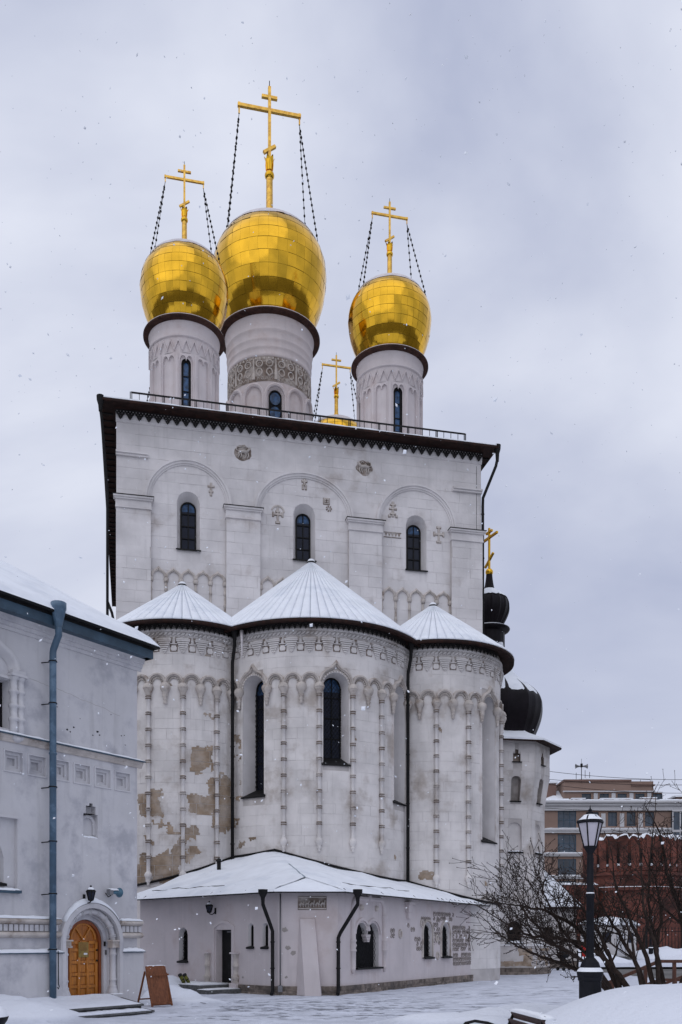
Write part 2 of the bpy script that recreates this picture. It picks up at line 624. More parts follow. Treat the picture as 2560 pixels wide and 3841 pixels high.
def window(parent, m, o, inner, depth, sill=True, panes=(2, 4), frame='black_metal', glass='glass', fw=0.05, top_glass=None,
           reveal='limewash_clean', name='window', lattice=False, silld=0.06):
    """o, inner = (sc, w, zb, zs, rise): opening in the wall face and the smaller opening at the back of the splay"""
    A, B = arch(*o), arch(*inner)
    if o[4] == 0:
        A = [(o[0] - o[1] / 2, o[2]), (o[0] - o[1] / 2, o[3]), (o[0] + o[1] / 2, o[3]), (o[0] + o[1] / 2, o[2])]
        B = [(inner[0] - inner[1] / 2, inner[2]), (inner[0] - inner[1] / 2, inner[3]), (inner[0] + inner[1] / 2, inner[3]), (inner[0] + inner[1] / 2, inner[2])]
    rv = MB().loft(m, A, 0.0, B, -depth)
    root = rv.build(name, reveal, parent)
    MB().poly(m, list(reversed(B)), -depth + 0.004).build('pane', glass, root)
    if top_glass:
        sc, w, zb, zs, rise = inner
        MB().poly(m, list(reversed(arch(sc, w - 0.02, zs - 0.12 * w, zs, rise - 0.01))), -depth + 0.01).build('pane', top_glass, root)
    fr = MB()
    fr.sweep(m, B, [(0.0, -depth + 0.005), (0.0, -depth + 0.06), (-fw, -depth + 0.06), (-fw, -depth + 0.005)], closed=True)
    sc, w, zb, zs, rise = inner
    zt = zs + rise
    cx, cz = panes
    for i in range(1, cx):
        x = sc - w / 2 + w * i / cx
        zz = zs + rise * sqrt(max(0, 1 - ((x - sc) / (w / 2)) ** 2))
        fr.wbox(m, x - fw * 0.35, x + fw * 0.35, zb, zz, -depth + 0.005, -depth + 0.045)
    for j in range(1, cz):
        z = zb + (zt - zb) * j / cz
        k = 1.0 if z < zs or rise == 0 else sqrt(max(0, 1 - ((z - zs) / rise) ** 2))
        fr.wbox(m, sc - w / 2 * k, sc + w / 2 * k, z - fw * 0.35, z + fw * 0.35, -depth + 0.006, -depth + 0.05)
    fr.build('frame', frame, root)
    if lattice:
        lt = MB()
        a, b = sc - w / 2, sc + w / 2
        st = 0.2
        k = zb - w
        while k < zt:
            for sg in (1, -1):
                p0 = (a, k) if sg == 1 else (b, k)
                pts = []
                for q in range(9):
                    x = p0[0] + sg * w * q / 8
                    z = k + w * 1.25 * q / 8
                    kk = zt if rise == 0 else zs + rise * sqrt(max(0, 1 - ((x - sc) / (w / 2)) ** 2))
                    if zb <= z <= kk:
                        pts.append(m(x, z, -depth + 0.10))
                if len(pts) > 1:
                    lt.tube(pts, 0.009, 3, cap=False)
            k += st
        if lt.v:
            lt.build('grille', frame, root)
    if sill:
        sl = MB()
        oc, ow, ob = o[0], o[1], o[2]
        sl.loft(m, [(oc - ow / 2 - 0.05, ob + 0.03), (oc + ow / 2 + 0.05, ob + 0.03), (oc + ow / 2 + 0.05, ob - 0.03), (oc - ow / 2 - 0.05, ob - 0.03)], silld,
                [(sc - w / 2, zb + 0.06), (sc + w / 2, zb + 0.06), (sc + w / 2, zb + 0.01), (sc - w / 2, zb + 0.01)], -depth + 0.02)
        sl.poly(m, [(oc - ow / 2 - 0.05, ob - 0.03), (oc + ow / 2 + 0.05, ob - 0.03), (oc + ow / 2 + 0.05, ob + 0.03), (oc - ow / 2 - 0.05, ob + 0.03)], silld)
        sl.build('sill', 'black_metal', root)
    return root


def ragged(mb, m, sa, sb, za, zb, d0, d1, rg, j=0.05):
    """slab with uneven edges that follows a curved wall"""
    n = max(3, int((sb - sa) / 0.055))
    vs, fs = [], []
    lo = hi = 0.0
    for i in range(n + 1):
        s = sa + (sb - sa) * i / n
        lo = 0.6 * lo + rg.uniform(-j, j) * 0.7
        hi = 0.6 * hi + rg.uniform(-j, j) * 0.7
        e = 0.35 * (zb - za) if i in (0, n) and j > 0.03 else 0.0
        a, b = za + abs(lo) * 0.8 + e * rg.random(), zb - abs(hi) * 0.8 - e * rg.random()
        vs += [m(s, a, d0), m(s, a, d1), m(s, b, d1), m(s, b, d0)]
    for i in range(n):
        a, b = 4 * i, 4 * i + 4
        fs += [(a + 1, b + 1, b + 2, a + 2), (a, b, b + 1, a + 1), (a + 3, a + 2, b + 2, b + 3)]
    fs += [(0, 1, 2, 3), (4 * n, 4 * n + 3, 4 * n + 2, 4 * n + 1)]
    return mb.add(vs, fs)


def snow_strip(m, s0, s1, z, d0, d1, th, seed=0, n=24):
    """irregular ridge of snow lying on a ledge"""
    rg = random.Random(seed)
    mb = MB()
    vs, fs = [], []
    k = 6
    for i in range(n + 1):
        s = s0 + (s1 - s0) * i / n
        e = min(1.0, min(i, n - i) / 1.5 + 0.25)
        t = th * e * (0.8 + 0.4 * rg.random())
        dd = d1 + 0.012 * rg.uniform(-1, 1)
        prof = [(d0, 0.0), (d0, t), (d0 * 0.6 + dd * 0.4, t * 1.0), (d0 * 0.2 + dd * 0.8, t * 0.8), (dd, t * 0.35), (dd, -0.01)]
        vs += [m(s, z + q, p) for p, q in prof]
    for i in range(n):
        for j in range(k - 1):
            a = i * k + j
            fs.append((a, a + 1, a + k + 1, a + k))
    fs += [tuple(range(k)), tuple(n * k + j for j in reversed(range(k)))]
    return mb.add(vs, fs, True)

# ------------------------------------------------------------------ ground (the setting)
def ground_height(x, y):
    h = 0.0
    # big mound on the right front, with the shrubs and the lamp post on it
    dx, dy = (x - 6.85) / 4.35, (y - 14.9) / 5.0
    r = sqrt(dx * dx + dy * dy)
    if r < 1:
        h += 0.88 * (0.5 + 0.5 * cos(pi * min(1, max(0, (r - 0.42) / 0.58)))) ** 0.6
    # heap by the wooden door
    for cx, cy, rx, ry, hh in HEAPS:
        q = ((x - cx) / rx) ** 2 + ((y - cy) / ry) ** 2
        if q < 1:
            h = max(h, hh * (1 - q) ** 1.4 * (0.86 + 0.28 * mnoise.noise(Vector((x * 1.9, y * 1.9, 3)))))
    h += 0.022 * mnoise.noise(Vector((x * 0.9, y * 0.9, 0))) + 0.014 * mnoise.noise(Vector((x * 3.1, y * 3.1, 5))) + 0.006 * mnoise.noise(Vector((x * 8, y * 8, 9)))
    # wheel ruts that cross the yard
    if 18 < y < 48:
        for a, b, c in RUTS:
            d = abs(y - (a + b * x + c * x * x))
            if d < 0.2 and x > -3.5:
                h -= 0.022 * (1 - (d / 0.2) ** 2)
    return h


HEAPS = [(-6.75, 19.7, 1.5, 1.3, 0.5), (-7.5, 20.6, 1.2, 1.0, 0.55), (-4.6, 25.2, 1.15, 1.0, 0.50), (-3.9, 24.6, 1.0, 0.9, 0.25), (-5.9, 30.6, 1.5, 1.2, 0.62),
         (4.1, 20.0, 2.2, 1.3, 0.34), (2.2, 18.6, 1.8, 1.0, 0.25), (6.6, 20.4, 1.6, 1.2, 0.4), (-1.1, 12.4, 2.4, 1.4, 0.3),
         (17.5, 71.0, 5.0, 5.0, 1.3), (36.0, 74.0, 11.0, 8.0, 2.7), (30.0, 86.0, 6.0, 4.0, 1.2)]
RUTS = [(24.6, 0.62, 0.0), (26.3, 0.60, 0.0), (22.6, 0.20, 0.012), (21.3, 0.22, 0.015), (24.0, -0.55, 0.02), (29.0, 0.75, 0.0)]


def AXF(x, y):
    """inside the annex footprint"""
    lx, ly = x + 1.92, y - 28.5
    return ly > -0.3 and 0.7071 * (lx + ly) > -0.3 and -0.875 * (lx - 1.82) + 0.485 * ly > -0.3


def build_ground():
    mb = MB()
    xs, ys = [], []
    x = -14.0
    while x <= 14.0:
        xs.append(x)
        x += 0.16
    y = 8.0
    while y < 34:
        ys.append(y)
        y += 0.13
    while y < 60:
        ys.append(y)
        y += 0.4
    vs, fs = [], []
    for yy in ys:
        for xx in xs:
            vs.append((xx, yy, ground_height(xx, yy)))
    n = len(xs)
    for j in range(len(ys) - 1):
        for i in range(n - 1):
            a = j * n + i
            fs.append((a, a + 1, a + n + 1, a + n))
    mb.add(vs, fs, True)
    o = mb.build('snow_yard', 'packed_snow', kind='structure')
    # dirty lines left by wheels and boots
    rg = random.Random(12)
    tr = MB()
    for a, b, c in RUTS + [(25.4, 0.61, 0.0), (23.3, 0.3, 0.0), (20.6, 0.1, 0.01), (22.0, -0.1, 0.0), (24.9, 0.62, 0.0), (26.6, 0.60, 0.0), (22.8, 0.21, 0.012), (23.0, 0.05, 0.01), (27.8, 0.7, 0.0)]:
        x = -3.0
        while x < 9:
            L = rg.uniform(0.3, 1.6)
            n = 8
            vs = []
            w0 = rg.uniform(0.02, 0.08)
            for i in range(n + 1):
                xx = x + L * i / n
                yy = a + b * xx + c * xx * xx + 0.05 * mnoise.noise(Vector((xx * 3, a, 0)))
                w = w0 * sin(pi * (i + 0.3) / (n + 0.6)) * (0.7 + 0.6 * rg.random())
                vs += [(xx, yy - w, ground_height(xx, yy - w) + 0.006), (xx, yy + w, ground_height(xx, yy + w) + 0.006)]
            if 19 < yy < 45 and not (AXF(x, yy)):
                tr.add(vs, [(2 * i, 2 * i + 2, 2 * i + 3, 2 * i + 1) for i in range(n)], True)
            x += L + rg.uniform(0.0, 0.7)
    for i in range(240):
        x, y = rg.gauss(0.3, 2.2), rg.uniform(19.5, 25.5)
        r = rg.uniform(0.02, 0.07)
        P = [(x + 3.2 * r * rg.uniform(.4, 1.1) * cos(2 * pi * q / 7), y + 0.2 * (x - 0.3) * 0.3 + r * rg.uniform(.4, 1.1) * sin(2 * pi * q / 7)) for q in range(7)]
        tr.add([(px_, py_, ground_height(px_, py_) + 0.006) for px_, py_ in P], [tuple(range(7))])
    tt = tr.build('wheel_tracks', 'rut', kind='stuff')
    # wide sheet to the horizon, a hand below the yard sheet
    mb = MB()
    xs = [-900, -300, -100, -50, -30, -20] + [-14 + i for i in range(0, 60, 1)] + [48, 60, 90, 150, 300, 900]
    ys = [-400, -120, -40, -10, 0, 4, 7.9] + [59.5 + i for i in range(0, 40)] + [105, 120, 150, 220, 400, 1000]
    vs, fs = [], []
    for yy in ys:
        for xx in xs:
            vs.append((xx, yy, -0.12))
    n = len(xs)
    for j in range(len(ys) - 1):
        for i in range(n - 1):
            a = j * n + i
            fs.append((a, a + 1, a + n + 1, a + n))
    mb.add(vs, fs, True)
    mb.build('ground', 'street', kind='structure')
    mb = MB()
    vs, fs = [], []
    xs = [-13.9 + 0.8 * i for i in range(88)]
    ys = [59.0 + 0.8 * i for i in range(58)]
    for yy in ys:
        for xx in xs:
            vs.append((xx, yy, ground_height(xx, yy) + 0.01))
    n = len(xs)
    for j in range(len(ys) - 1):
        for i in range(n - 1):
            a = j * n + i
            fs.append((a, a + 1, a + n + 1, a + n))
    mb.add(vs, fs, True)
    mb.build('snow_field', 'packed_snow', kind='structure')
    MB().add([(-60, -30, -0.06), (60, -30, -0.06), (60, 8.1, -0.06), (-60, 8.1, -0.06)], [(0, 1, 2, 3)]).build('snow_square', 'snow', kind='structure')


build_ground()


# ------------------------------------------------------------------ the cathedral
CA = RAD(12.6)
cath = thing('cathedral', 'tall white stone cathedral with gold onion domes and three rounded apses', 'cathedral', (0, 41, 0), CA)
F = flat(0.0)
U0, U1, VB, ZW = -9.6, 6.52, 22.8, 23.75
PIL = [(-8.9, 1.42), (-4.32, 1.46), (1.06, 1.5), (5.78, 1.47)]
BAYS = [(-6.63, 3.16), (-1.64, 3.89), (3.44, 3.23)]
WIN = [(c, 0.96, 18.2, 20.22, 0.48) for c, w in BAYS]
WIN_IN = [(c + 0.02, 0.66, 18.36, 20.12, 0.33) for c, w in BAYS]
block_pool = []      # (score, mesh, parent, name)


def cathedral_body():
    mb = MB().wall(F, U0, U1, 0, ZW, WIN)
    mb.wall(side_x(U0, -1), 0, VB, 0, ZW)
    mb.wall(side_x(U1, 1), 0, VB, 0, ZW)
    mb.wall(flat(VB), U0, U1, 0, ZW)
    body = mb.build('wall', 'limewash_clean', cath)
    rg = random.Random(3)
    st = MB()
    for b in courses(U0 + 0.002, U1 - 0.002, 12.6, ZW, 0.46, 1.15, rg, WIN):
        block(st, F, b, 0.014, rg.choice((0.0, 0.004, 0.008, 0.014)))
    st.build('stone_courses', 'limewash_clean', body, kind='stuff')
    for c, w in PIL:
        pb = MB().wbox(F, c - w / 2, c + w / 2, 5, 19.7, 0.0, 0.20)
        p = pb.build('pilaster', 'limewash_joint', cath)
        sb = MB()
        for b in courses(c - w / 2, c + w / 2, 13, 19.69, 0.47, 0.95, rg):
            s0, s1, za, zb = b
            g = rg.choice((0.0, 0.004, 0.008, 0.014)) / 2
            sb.wbox(F, s0 + g, s1 - g, za + g, zb - g, 0.17, 0.214)
        sb.build('facing', 'limewash_clean', p, kind='stuff')
        im = MB()
        a, b = c - w / 2, c + w / 2
        im.wbox(F, a - 0.03, b + 0.03, 19.66, 19.73, 0.0, 0.27)
        im.wbox(F, a - 0.02, b + 0.02, 19.73, 20.0, 0.0, 0.25)
        im.wbox(F, a - 0.06, b + 0.06, 20.0, 20.07, 0.0, 0.32)
        im.wbox(F, a - 0.11, b + 0.11, 20.07, 20.14, 0.0, 0.38)
        im.build('impost', 'limewash_clean', p)
        MB().wbox(F, a - 0.13, b + 0.13, 20.14, 20.165, 0.0, 0.41).build('cover_strip', 'black_metal', p)
    for (c, w), wo, wi in zip(BAYS, WIN, WIN_IN):
        window(cath, F, wo, wi, 0.48, panes=(2, 4), fw=0.06, top_glass='glass_blue', silld=0.10)
        rx = w / 2 + 0.0
        rz = 1.62
        MB().sweep(F, arc(c, 20.17, rx, rz, 28), [(0, 0), (0, 0.06), (0.06, 0.065), (0.065, 0.11), (0.15, 0.12), (0.155, 0.17), (0.25, 0.17), (0.27, 0.0)]).build('archivolt', 'limewash_clean', cath)
    for a, b, z in ((-9.62, -8.3, 21.9), (5.15, 6.54, 21.95)):
        MB().wbox(F, a, b, z, z + 0.09, 0, 0.12).wbox(F, a, b, z + 0.09, z + 0.17, 0, 0.18).build('ledge', 'limewash_clean', cath)
    # blind arcades under the windows
    am = MB().sweep(F, ogee(0, 16.98, 0.28, 0.07), [(-0.05, 0), (-0.05, 0.08), (0.0, 0.12), (0.055, 0.08), (0.06, 0)]).mesh('blind_arch', 'carved')
    pr = []
    z = 14.0
    while z < 16.7:
        pr += [(0.05, z), (0.05, z + 0.40), (0.075, z + 0.42), (0.055, z + 0.45), (0.075, z + 0.48)]
        z += 0.5
    pr += [(0.06, 16.75), (0.1, 16.8), (0.11, 16.92), (0.07, 16.98)]
    cm = MB().lathe(pr, 8, (0, 0.03), F).mesh('colonnette', 'carved')
    for (c, w), n in zip(BAYS, (5, 6, 5)):
        for i in range(n + 1):
            link('colonnette', cm, cath, (c - w / 2 + 0.03 + (w - 0.06) * i / n, 0, 0))
            if i < n:
                o = link('blind_arch', am, cath, (c - w / 2 + 0.03 + (w - 0.06) * (i + 0.5) / n, 0, 0))
    # carved beasts
    for u, z, sg in ((-4.31, 22.6, 1), (1.05, 22.55, -1)):
        rgb = random.Random(int(z * 100))
        P = [(u + 0.36 * (1 + 0.12 * rgb.uniform(-1, 1)) * cos(a * 2 * pi / 18) ** 1, z + 0.33 * (1 + 0.14 * rgb.uniform(-1, 1)) * sin(a * 2 * pi / 18)) for a in range(18)]
        rel = MB().plate(F, P, 0.0, 0.022).build('relief', 'brown_dark', cath)
        bs = MB()
        def T(pts, r, d=0.05):
            bs.tube([F(u + sg * x, z + y, d) for x, y in pts], r, 6)
        T([(-0.2, 0.02), (0.0, 0.05), (0.18, 0.02)], [0.07, 0.08, 0.075])
        T([(0.16, 0.04), (0.24, 0.14), (0.27, 0.2)], [0.06, 0.05, 0.035])
        T([(0.24, 0.2), (0.31, 0.17)], [0.055, 0.03])
        for lx in (-0.2, -0.1, 0.1, 0.2):
            T([(lx, 0.0), (lx + 0.03, -0.12), (lx - 0.02, -0.24)], [0.035, 0.025, 0.02])
        T([(-0.22, 0.05), (-0.3, 0.12), (-0.26, 0.24), (-0.14, 0.22), (-0.06, 0.27)], 0.02)
        T([(0.02, 0.22), (0.1, 0.26), (0.14, 0.2)], 0.022)
        T([(-0.02, 0.16), (-0.1, 0.14)], 0.02)
        bs.build('beast', 'carved', rel)
    # small carved crosses and signs
    def bars(u, z, lst, mat='carved'):
        o = None
        bk, fr = MB(), MB()
        for x0, x1, z0, z1 in lst:
            bk.wbox(F, u + x0 - 0.02, u + x1 + 0.025, z + z0 - 0.03, z + z1 + 0.015, 0.0, 0.018)
            fr.wbox(F, u + x0, u + x1, z + z0, z + z1, 0.0, 0.05 + 0.004 * len(fr.f) / 6)
        o = bk.build('carved_cross', 'brown_dark', cath)  # darker backing that shows as an edge around the bars
        fr.build('bars', 'carved', o)
    bars(-5.68, 20.88, [(-0.03, 0.03, -0.26, 0.28), (-0.13, 0.13, 0.1, 0.17), (-0.08, 0.08, -0.12, -0.06)])
    bars(-1.64, 21.53, [(-0.04, 0.04, -0.05, 0.22), (-0.11, 0.11, 0.1, 0.17), (-0.09, -0.04, -0.22, -0.02), (0.04, 0.09, -0.22, -0.02)])
    bars(2.36, 20.82, [(-0.035, 0.035, -0.3, 0.36), (-0.12, 0.12, 0.2, 0.26), (-0.16, 0.16, 0.02, 0.08), (-0.12, 0.12, -0.2, -0.14), (-0.2, -0.12, -0.32, -0.24), (0.12, 0.2, -0.32, -0.24)])
    bars(4.5, 19.94, [(-0.03, 0.03, -0.3, 0.32), (-0.2, 0.2, -0.04, 0.04), (-0.09, 0.09, 0.27, 0.34), (-0.1, 0.1, -0.38, -0.31), (-0.24, -0.19, -0.09, 0.09), (0.19, 0.24, -0.09, 0.09)])
    bars(-2.81, 20.1, [(-0.03, 0.03, -0.32, 0.3), (-0.09, 0.09, 0.1, 0.16), (-0.2, 0.2, -0.03, 0.04), (-0.08, 0.08, -0.38, -0.3), (-0.23, -0.18, -0.09, 0.1), (0.18, 0.23, -0.09, 0.1)])
    MB().sweep(F, arc(-2.81, 20.2, 0.24, 0.24, 12, 165, 0), [(0, 0), (0, 0.05), (0.06, 0.05), (0.06, 0)]).build('carved_arc', 'carved', cath)
    bars(-0.66, 20.9, [(-0.13, 0.13, -0.13, -0.09), (-0.13, 0.13, 0.09, 0.13), (-0.13, -0.09, -0.09, 0.09), (0.09, 0.13, -0.09, 0.09), (-0.07, -0.02, -0.06, -0.01), (0.02, 0.07, -0.06, -0.01), (-0.07, -0.02, 0.02, 0.07), (0.02, 0.07, 0.02, 0.07)])
    wh = MB()
    for i in range(7):
        a = 2 * pi * i / 7
        wh.plate(F, [(-0.55 + 0.03 * cos(a), 20.58 + 0.03 * sin(a)), (-0.55 + 0.14 * cos(a - 0.28), 20.58 + 0.14 * sin(a - 0.28)), (-0.55 + 0.14 * cos(a + 0.28), 20.58 + 0.14 * sin(a + 0.28))], 0.0, 0.03)
    wh.build('carved_wheel', 'brown_dark', cath)
    zz = MB()
    for i in range(5):
        u = 1.98 + 0.15 * i
        zz.plate(F, [(u, 19.78), (u + 0.13, 19.78), (u + 0.065, 19.64)], 0.0, 0.03)
    zz.wbox(F, 1.94, 2.74, 19.8, 19.83, 0, 0.035).wbox(F, 1.94, 2.74, 19.58, 19.61, 0, 0.035)
    zz.build('carved_zigzag', 'brown_dark', cath)
    # cornice, lace, eaves
    MB().sweep(F, [(U1 + 0.02, 23.3), (U0 - 0.02, 23.3)], [(0.0, 0.0), (-0.0, 0.05), (-0.06, 0.06), (-0.10, 0.09), (-0.44, 0.12), (-0.44, 0.0)]).build('cornice', 'limewash_clean', cath)
    lm = MB()
    FL = flat(-0.16)
    W = 0.385
    def ring(cx, cz, r, t=0.023, n=10):
        lm.sweep(FL, [(cx + r * cos(2 * pi * i / n), cz + r * sin(2 * pi * i / n)) for i in range(n)], [(-t, 0), (-t, 0.02), (t, 0.02), (t, 0), (-t, 0)], closed=True)
    for k in (-1, 0, 1):
        ring(k * W / 3, -0.055, 0.055)
    for k in (-0.5, 0.5):
        ring(k * W / 3, -0.135, 0.05)
    lm.sweep(FL, [(-0.17, -0.14), (-0.1, -0.2), (-0.05, -0.3), (0, -0.36), (0.05, -0.3), (0.1, -0.2), (0.17, -0.14)], [(-0.024, 0), (-0.024, 0.02), (0.024, 0.02), (0.024, 0), (-0.024, 0)])
    ring(0, -0.24, 0.035)
    lm.wbox(FL, -W / 2, W / 2, -0.012, 0.02, 0.0, 0.024)
    lme = lm.mesh('lace_pendant', 'lace_metal')
    n = int((U1 - U0) / W) + 1
    for i in range(n):
        link('lace_pendant', lme, cath, (U0 - 0.02 + W * (i + 0.5) * (U1 - U0 + 0.04) / (n * W), 0, ZW - 0.01))
    L0, L1, V0, V1 = -10.2, 7.0, -0.72, 23.4
    ev = MB().box((L0, V0, ZW), (L1, V1, ZW + 0.05))
    ev.box((L0 - 0.03, V0 - 0.06, ZW - 0.01), (L1 + 0.03, V0, ZW + 0.09)).box((L0 - 0.06, V0 - 0.06, ZW - 0.012), (L0, V1, ZW + 0.092)).box((L1, V0 - 0.06, ZW - 0.012), (L1 + 0.06, V1, ZW + 0.092))
    e = ev.build('eaves', 'eave_brown', cath)
    rme = MB().box((0.0, 0.0, -0.05), (0.48, 0.05, -0.002)).mesh('rafter_end', 'black_metal')
    v = 0.2
    while v < 22.5:
        link('rafter_end', rme, e, (L0, v, ZW))
        link('rafter_end', rme, e, (U1, v, ZW))
        v += 0.55
    pass
    rs = MB()
    zc = ZW + 1.75
    E = [(L0 + 0.03, V0 + 0.02), (L1 - 0.03, V0 + 0.02), (L1 - 0.03, V1), (L0 + 0.03, V1)]
    rgs = random.Random(5)
    nn = 60
    top = []
    vsr = []
    for i in range(nn + 1):
        u = L0 + 0.03 + (L1 - L0 - 0.06) * i / nn
        t = 0.03 + 0.04 * rgs.random()
        vsr += [(u, V0 - 0.03, ZW + 0.094), (u, V0 - 0.04, ZW + 0.094 + t), (u, V0 + 0.35, ZW + 0.12 + t), (u, 8.0, zc)]
    fsr = []
    for i in range(nn):
        for j in range(3):
            a = 4 * i + j
            fsr.append((a, a + 4, a + 5, a + 1))
    rs.add(vsr, fsr, True)
    rs.add([(L0, V0, ZW + 0.1), (L0, V1, ZW + 0.1), (L0 + 8, 12, zc), (L1, V0, ZW + 0.1), (L1, V1, ZW + 0.1), (L1 - 8, 12, zc)], [(0, 2, 1), (3, 4, 5)])
    rs.build('roof', 'roof_snow', cath)
    # roof guard rail
    rail = MB().beam((-9.0, 0.3, 24.78), (5.86, 0.3, 24.78), 0.045, 0.06).beam((-9.0, 0.3, 24.06), (5.86, 0.3, 24.06), 0.03, 0.04).build('roof_railing', 'black_metal', cath)
    pm = MB().box((-0.05, -0.02, 23.9), (-0.015, 0.02, 24.8)).box((0.015, -0.02, 23.9), (0.05, 0.02, 24.8)).mesh('post', 'black_metal')
    bm_ = MB().box((-0.009, -0.009, 24.0), (0.013, 0.013, 24.76)).mesh('baluster', 'black_metal')
    for i in range(12):
        u = -9.0 + 14.86 * i / 11
        link('post', pm, rail, (u, 0.3, 0))
        if i < 11:
            for k in (1, 2, 3):
                link('baluster', bm_, rail, (u + 14.86 / 11 * k / 4, 0.3, 0))
    # downpipes at the corners
    d = MB().lathe([(0.07, 23.2), (0.09, 23.55), (0.15, 23.75), (0.16, 23.93)], 10, (7.06, -0.62))
    d.tube([(7.06, -0.62, 23.3), (7.0, -0.6, 23.0), (6.58, -0.1, 21.75), (6.58, -0.07, 21.4), (6.58, -0.07, 12)], 0.065, 8)
    for z in (21, 19, 17, 15):
        d.lathe([(0.075, z), (0.085, z + 0.02), (0.075, z + 0.06)], 8, (6.58, -0.07))
    d.build('downpipe', 'black_metal', cath)
    d = MB().lathe([(0.07, 23.3), (0.09, 23.55), (0.15, 23.75), (0.16, 23.93)], 10, (-10.22, -0.66))
    d.tube([(-10.22, -0.66, 23.4), (-10.17, -0.6, 23.0), (-9.98, 0.0, 20.6), (-9.96, 0.0, 20.2), (-9.96, 0.0, 10)], 0.06, 8)
    d.build('downpipe', 'black_metal', cath)
    d = MB().tube([(-10.0, 1.1, 16.2), (-9.8, 1.1, 15.7), (-9.72, 1.1, 15.3), (-9.72, 1.1, 10)], 0.06, 8)
    d.build('downpipe', 'black_metal', cath)
    d = MB().tube([(6.3, -0.02, 23.2 - 0.9 * i) for i in range(12)], 0.008, 4)
    d.build('lightning_wire', 'black_metal', cath)


cathedral_body()

# ---- drums, domes and crosses
DP = [(1.20, 0), (1.45, .3), (1.635, .6), (1.815, 1.0), (1.96, 1.5), (2.035, 2.0), (2.05, 2.35), (1.98, 2.8), (1.8, 3.22), (1.5, 3.6), (1.1, 3.88), (.7, 4.05), (.3, 4.2)]


def catmull(P, n=8):
    out = []
    for i in range(len(P) - 1):
        p0, p1, p2, p3 = P[max(i - 1, 0)], P[i], P[i + 1], P[min(i + 2, len(P) - 1)]
        for k in range(n):
            t = k / n
            out.append(tuple(0.5 * ((2 * p1[j]) + (-p0[j] + p2[j]) * t + (2 * p0[j] - 5 * p1[j] + 4 * p2[j] - p3[j]) * t * t + (-p0[j] + 3 * p1[j] - 3 * p2[j] + p3[j]) * t ** 3) for j in (0, 1)))
    out.append(P[-1])
    return out


def resample(P, n):
    L = [0]
    for a, b in zip(P, P[1:]):
        L.append(L[-1] + sqrt((a[0] - b[0]) ** 2 + (a[1] - b[1]) ** 2))
    out, j = [], 0
    for i in range(n + 1):
        t = L[-1] * i / n
        while j < len(L) - 2 and L[j + 1] < t:
            j += 1
        q = (t - L[j]) / max(1e-9, L[j + 1] - L[j])
        out.append((P[j][0] + (P[j + 1][0] - P[j][0]) * q, P[j][1] + (P[j + 1][1] - P[j][1]) * q))
    return out


plate_pool = []


def dome(uc, vc, z0, k, seed, rows=13, ring=38):
    prof = [(r * k, z0 + z * k) for r, z in catmull(DP)]
    base = MB().lathe([(r - 0.03 * k, z) for r, z in prof], 64).build('dome', 'gold_seam', cath, (uc, vc, 0))
    rs = resample(prof, rows * 3)
    rg = random.Random(seed)
    tocam = Vector((-8.94 - uc, -40.0 - vc, 0)).normalized()
    for i in range(rows):
        q = rs[3 * i:3 * i + 4]
        nn = ring if i < rows - 3 else (ring * 2 // 3 if i < rows - 1 else 10)
        off = rg.uniform(-0.08, 0.08)
        for c in range(nn):
            a0 = 2 * pi * (c + off) / nn
            a1 = 2 * pi * (c + 1 + off) / nn
            mb = MB()
            vs = []
            tilt = rg.gauss(0, 0.0022) * k
            tilt2 = rg.gauss(0, 0.002) * k
            g = 0.008 * k ** 0.5
            for j in range(4):
                r, z = q[j]
                if j == 0:
                    z += g * 0.95
                if j == 3:
                    z -= g * 0.95
                for t in range(4):
                    al = a0 + (a1 - a0) * t / 3
                    if t == 0:
                        al += g * 0.3 / max(r, 0.2)
                    if t == 3:
                        al -= g * 0.3 / max(r, 0.2)
                    rr = r + 0.006 + tilt * (j - 1.5) + tilt2 * (t - 1.5)
                    vs.append((rr * sin(al), -rr * cos(al), z))
            fs = [(j * 4 + t, j * 4 + t + 1, j * 4 + t + 5, j * 4 + t + 4) for j in range(3) for t in range(3)]
            mb.add(vs, fs, True)
            am = (a0 + a1) / 2
            nrm = Vector((sin(am), -cos(am), 0))
            facing = nrm.dot(tocam)
            score = facing * (k ** 0.6) if (z0 < 40) else 0
            if i > rows - 3:
                score *= 0.3
            plate_pool.append((score, mb, base))
    # snow cap with ragged rim
    cap = MB()
    vs, fs = [], []
    top = [p for p in rs if p[1] > z0 + 3.35 * k]
    N = 56
    for j, (r, z) in enumerate(top):
        for a in range(N):
            al = 2 * pi * a / N
            zz = z
            rr = r
            if j == 0:
                w = 0.12 * k * mnoise.noise(Vector((cos(al) * 3, sin(al) * 3, seed)))
                zz += w
                rr -= w * 0.9
                cap_off = 0.012
            else:
                cap_off = 0.03
            vs.append(((rr + cap_off) * cos(al), (rr + cap_off) * sin(al), zz + (0.02 if j else 0)))
    for j in range(len(top) - 1):
        for a in range(N):
            b = (a + 1) % N
            fs.append((j * N + a, j * N + b, (j + 1) * N + b, (j + 1) * N + a))
    cap.add(vs, fs, True)
    cap.build('snow_cap', 'frost', base)
    return base


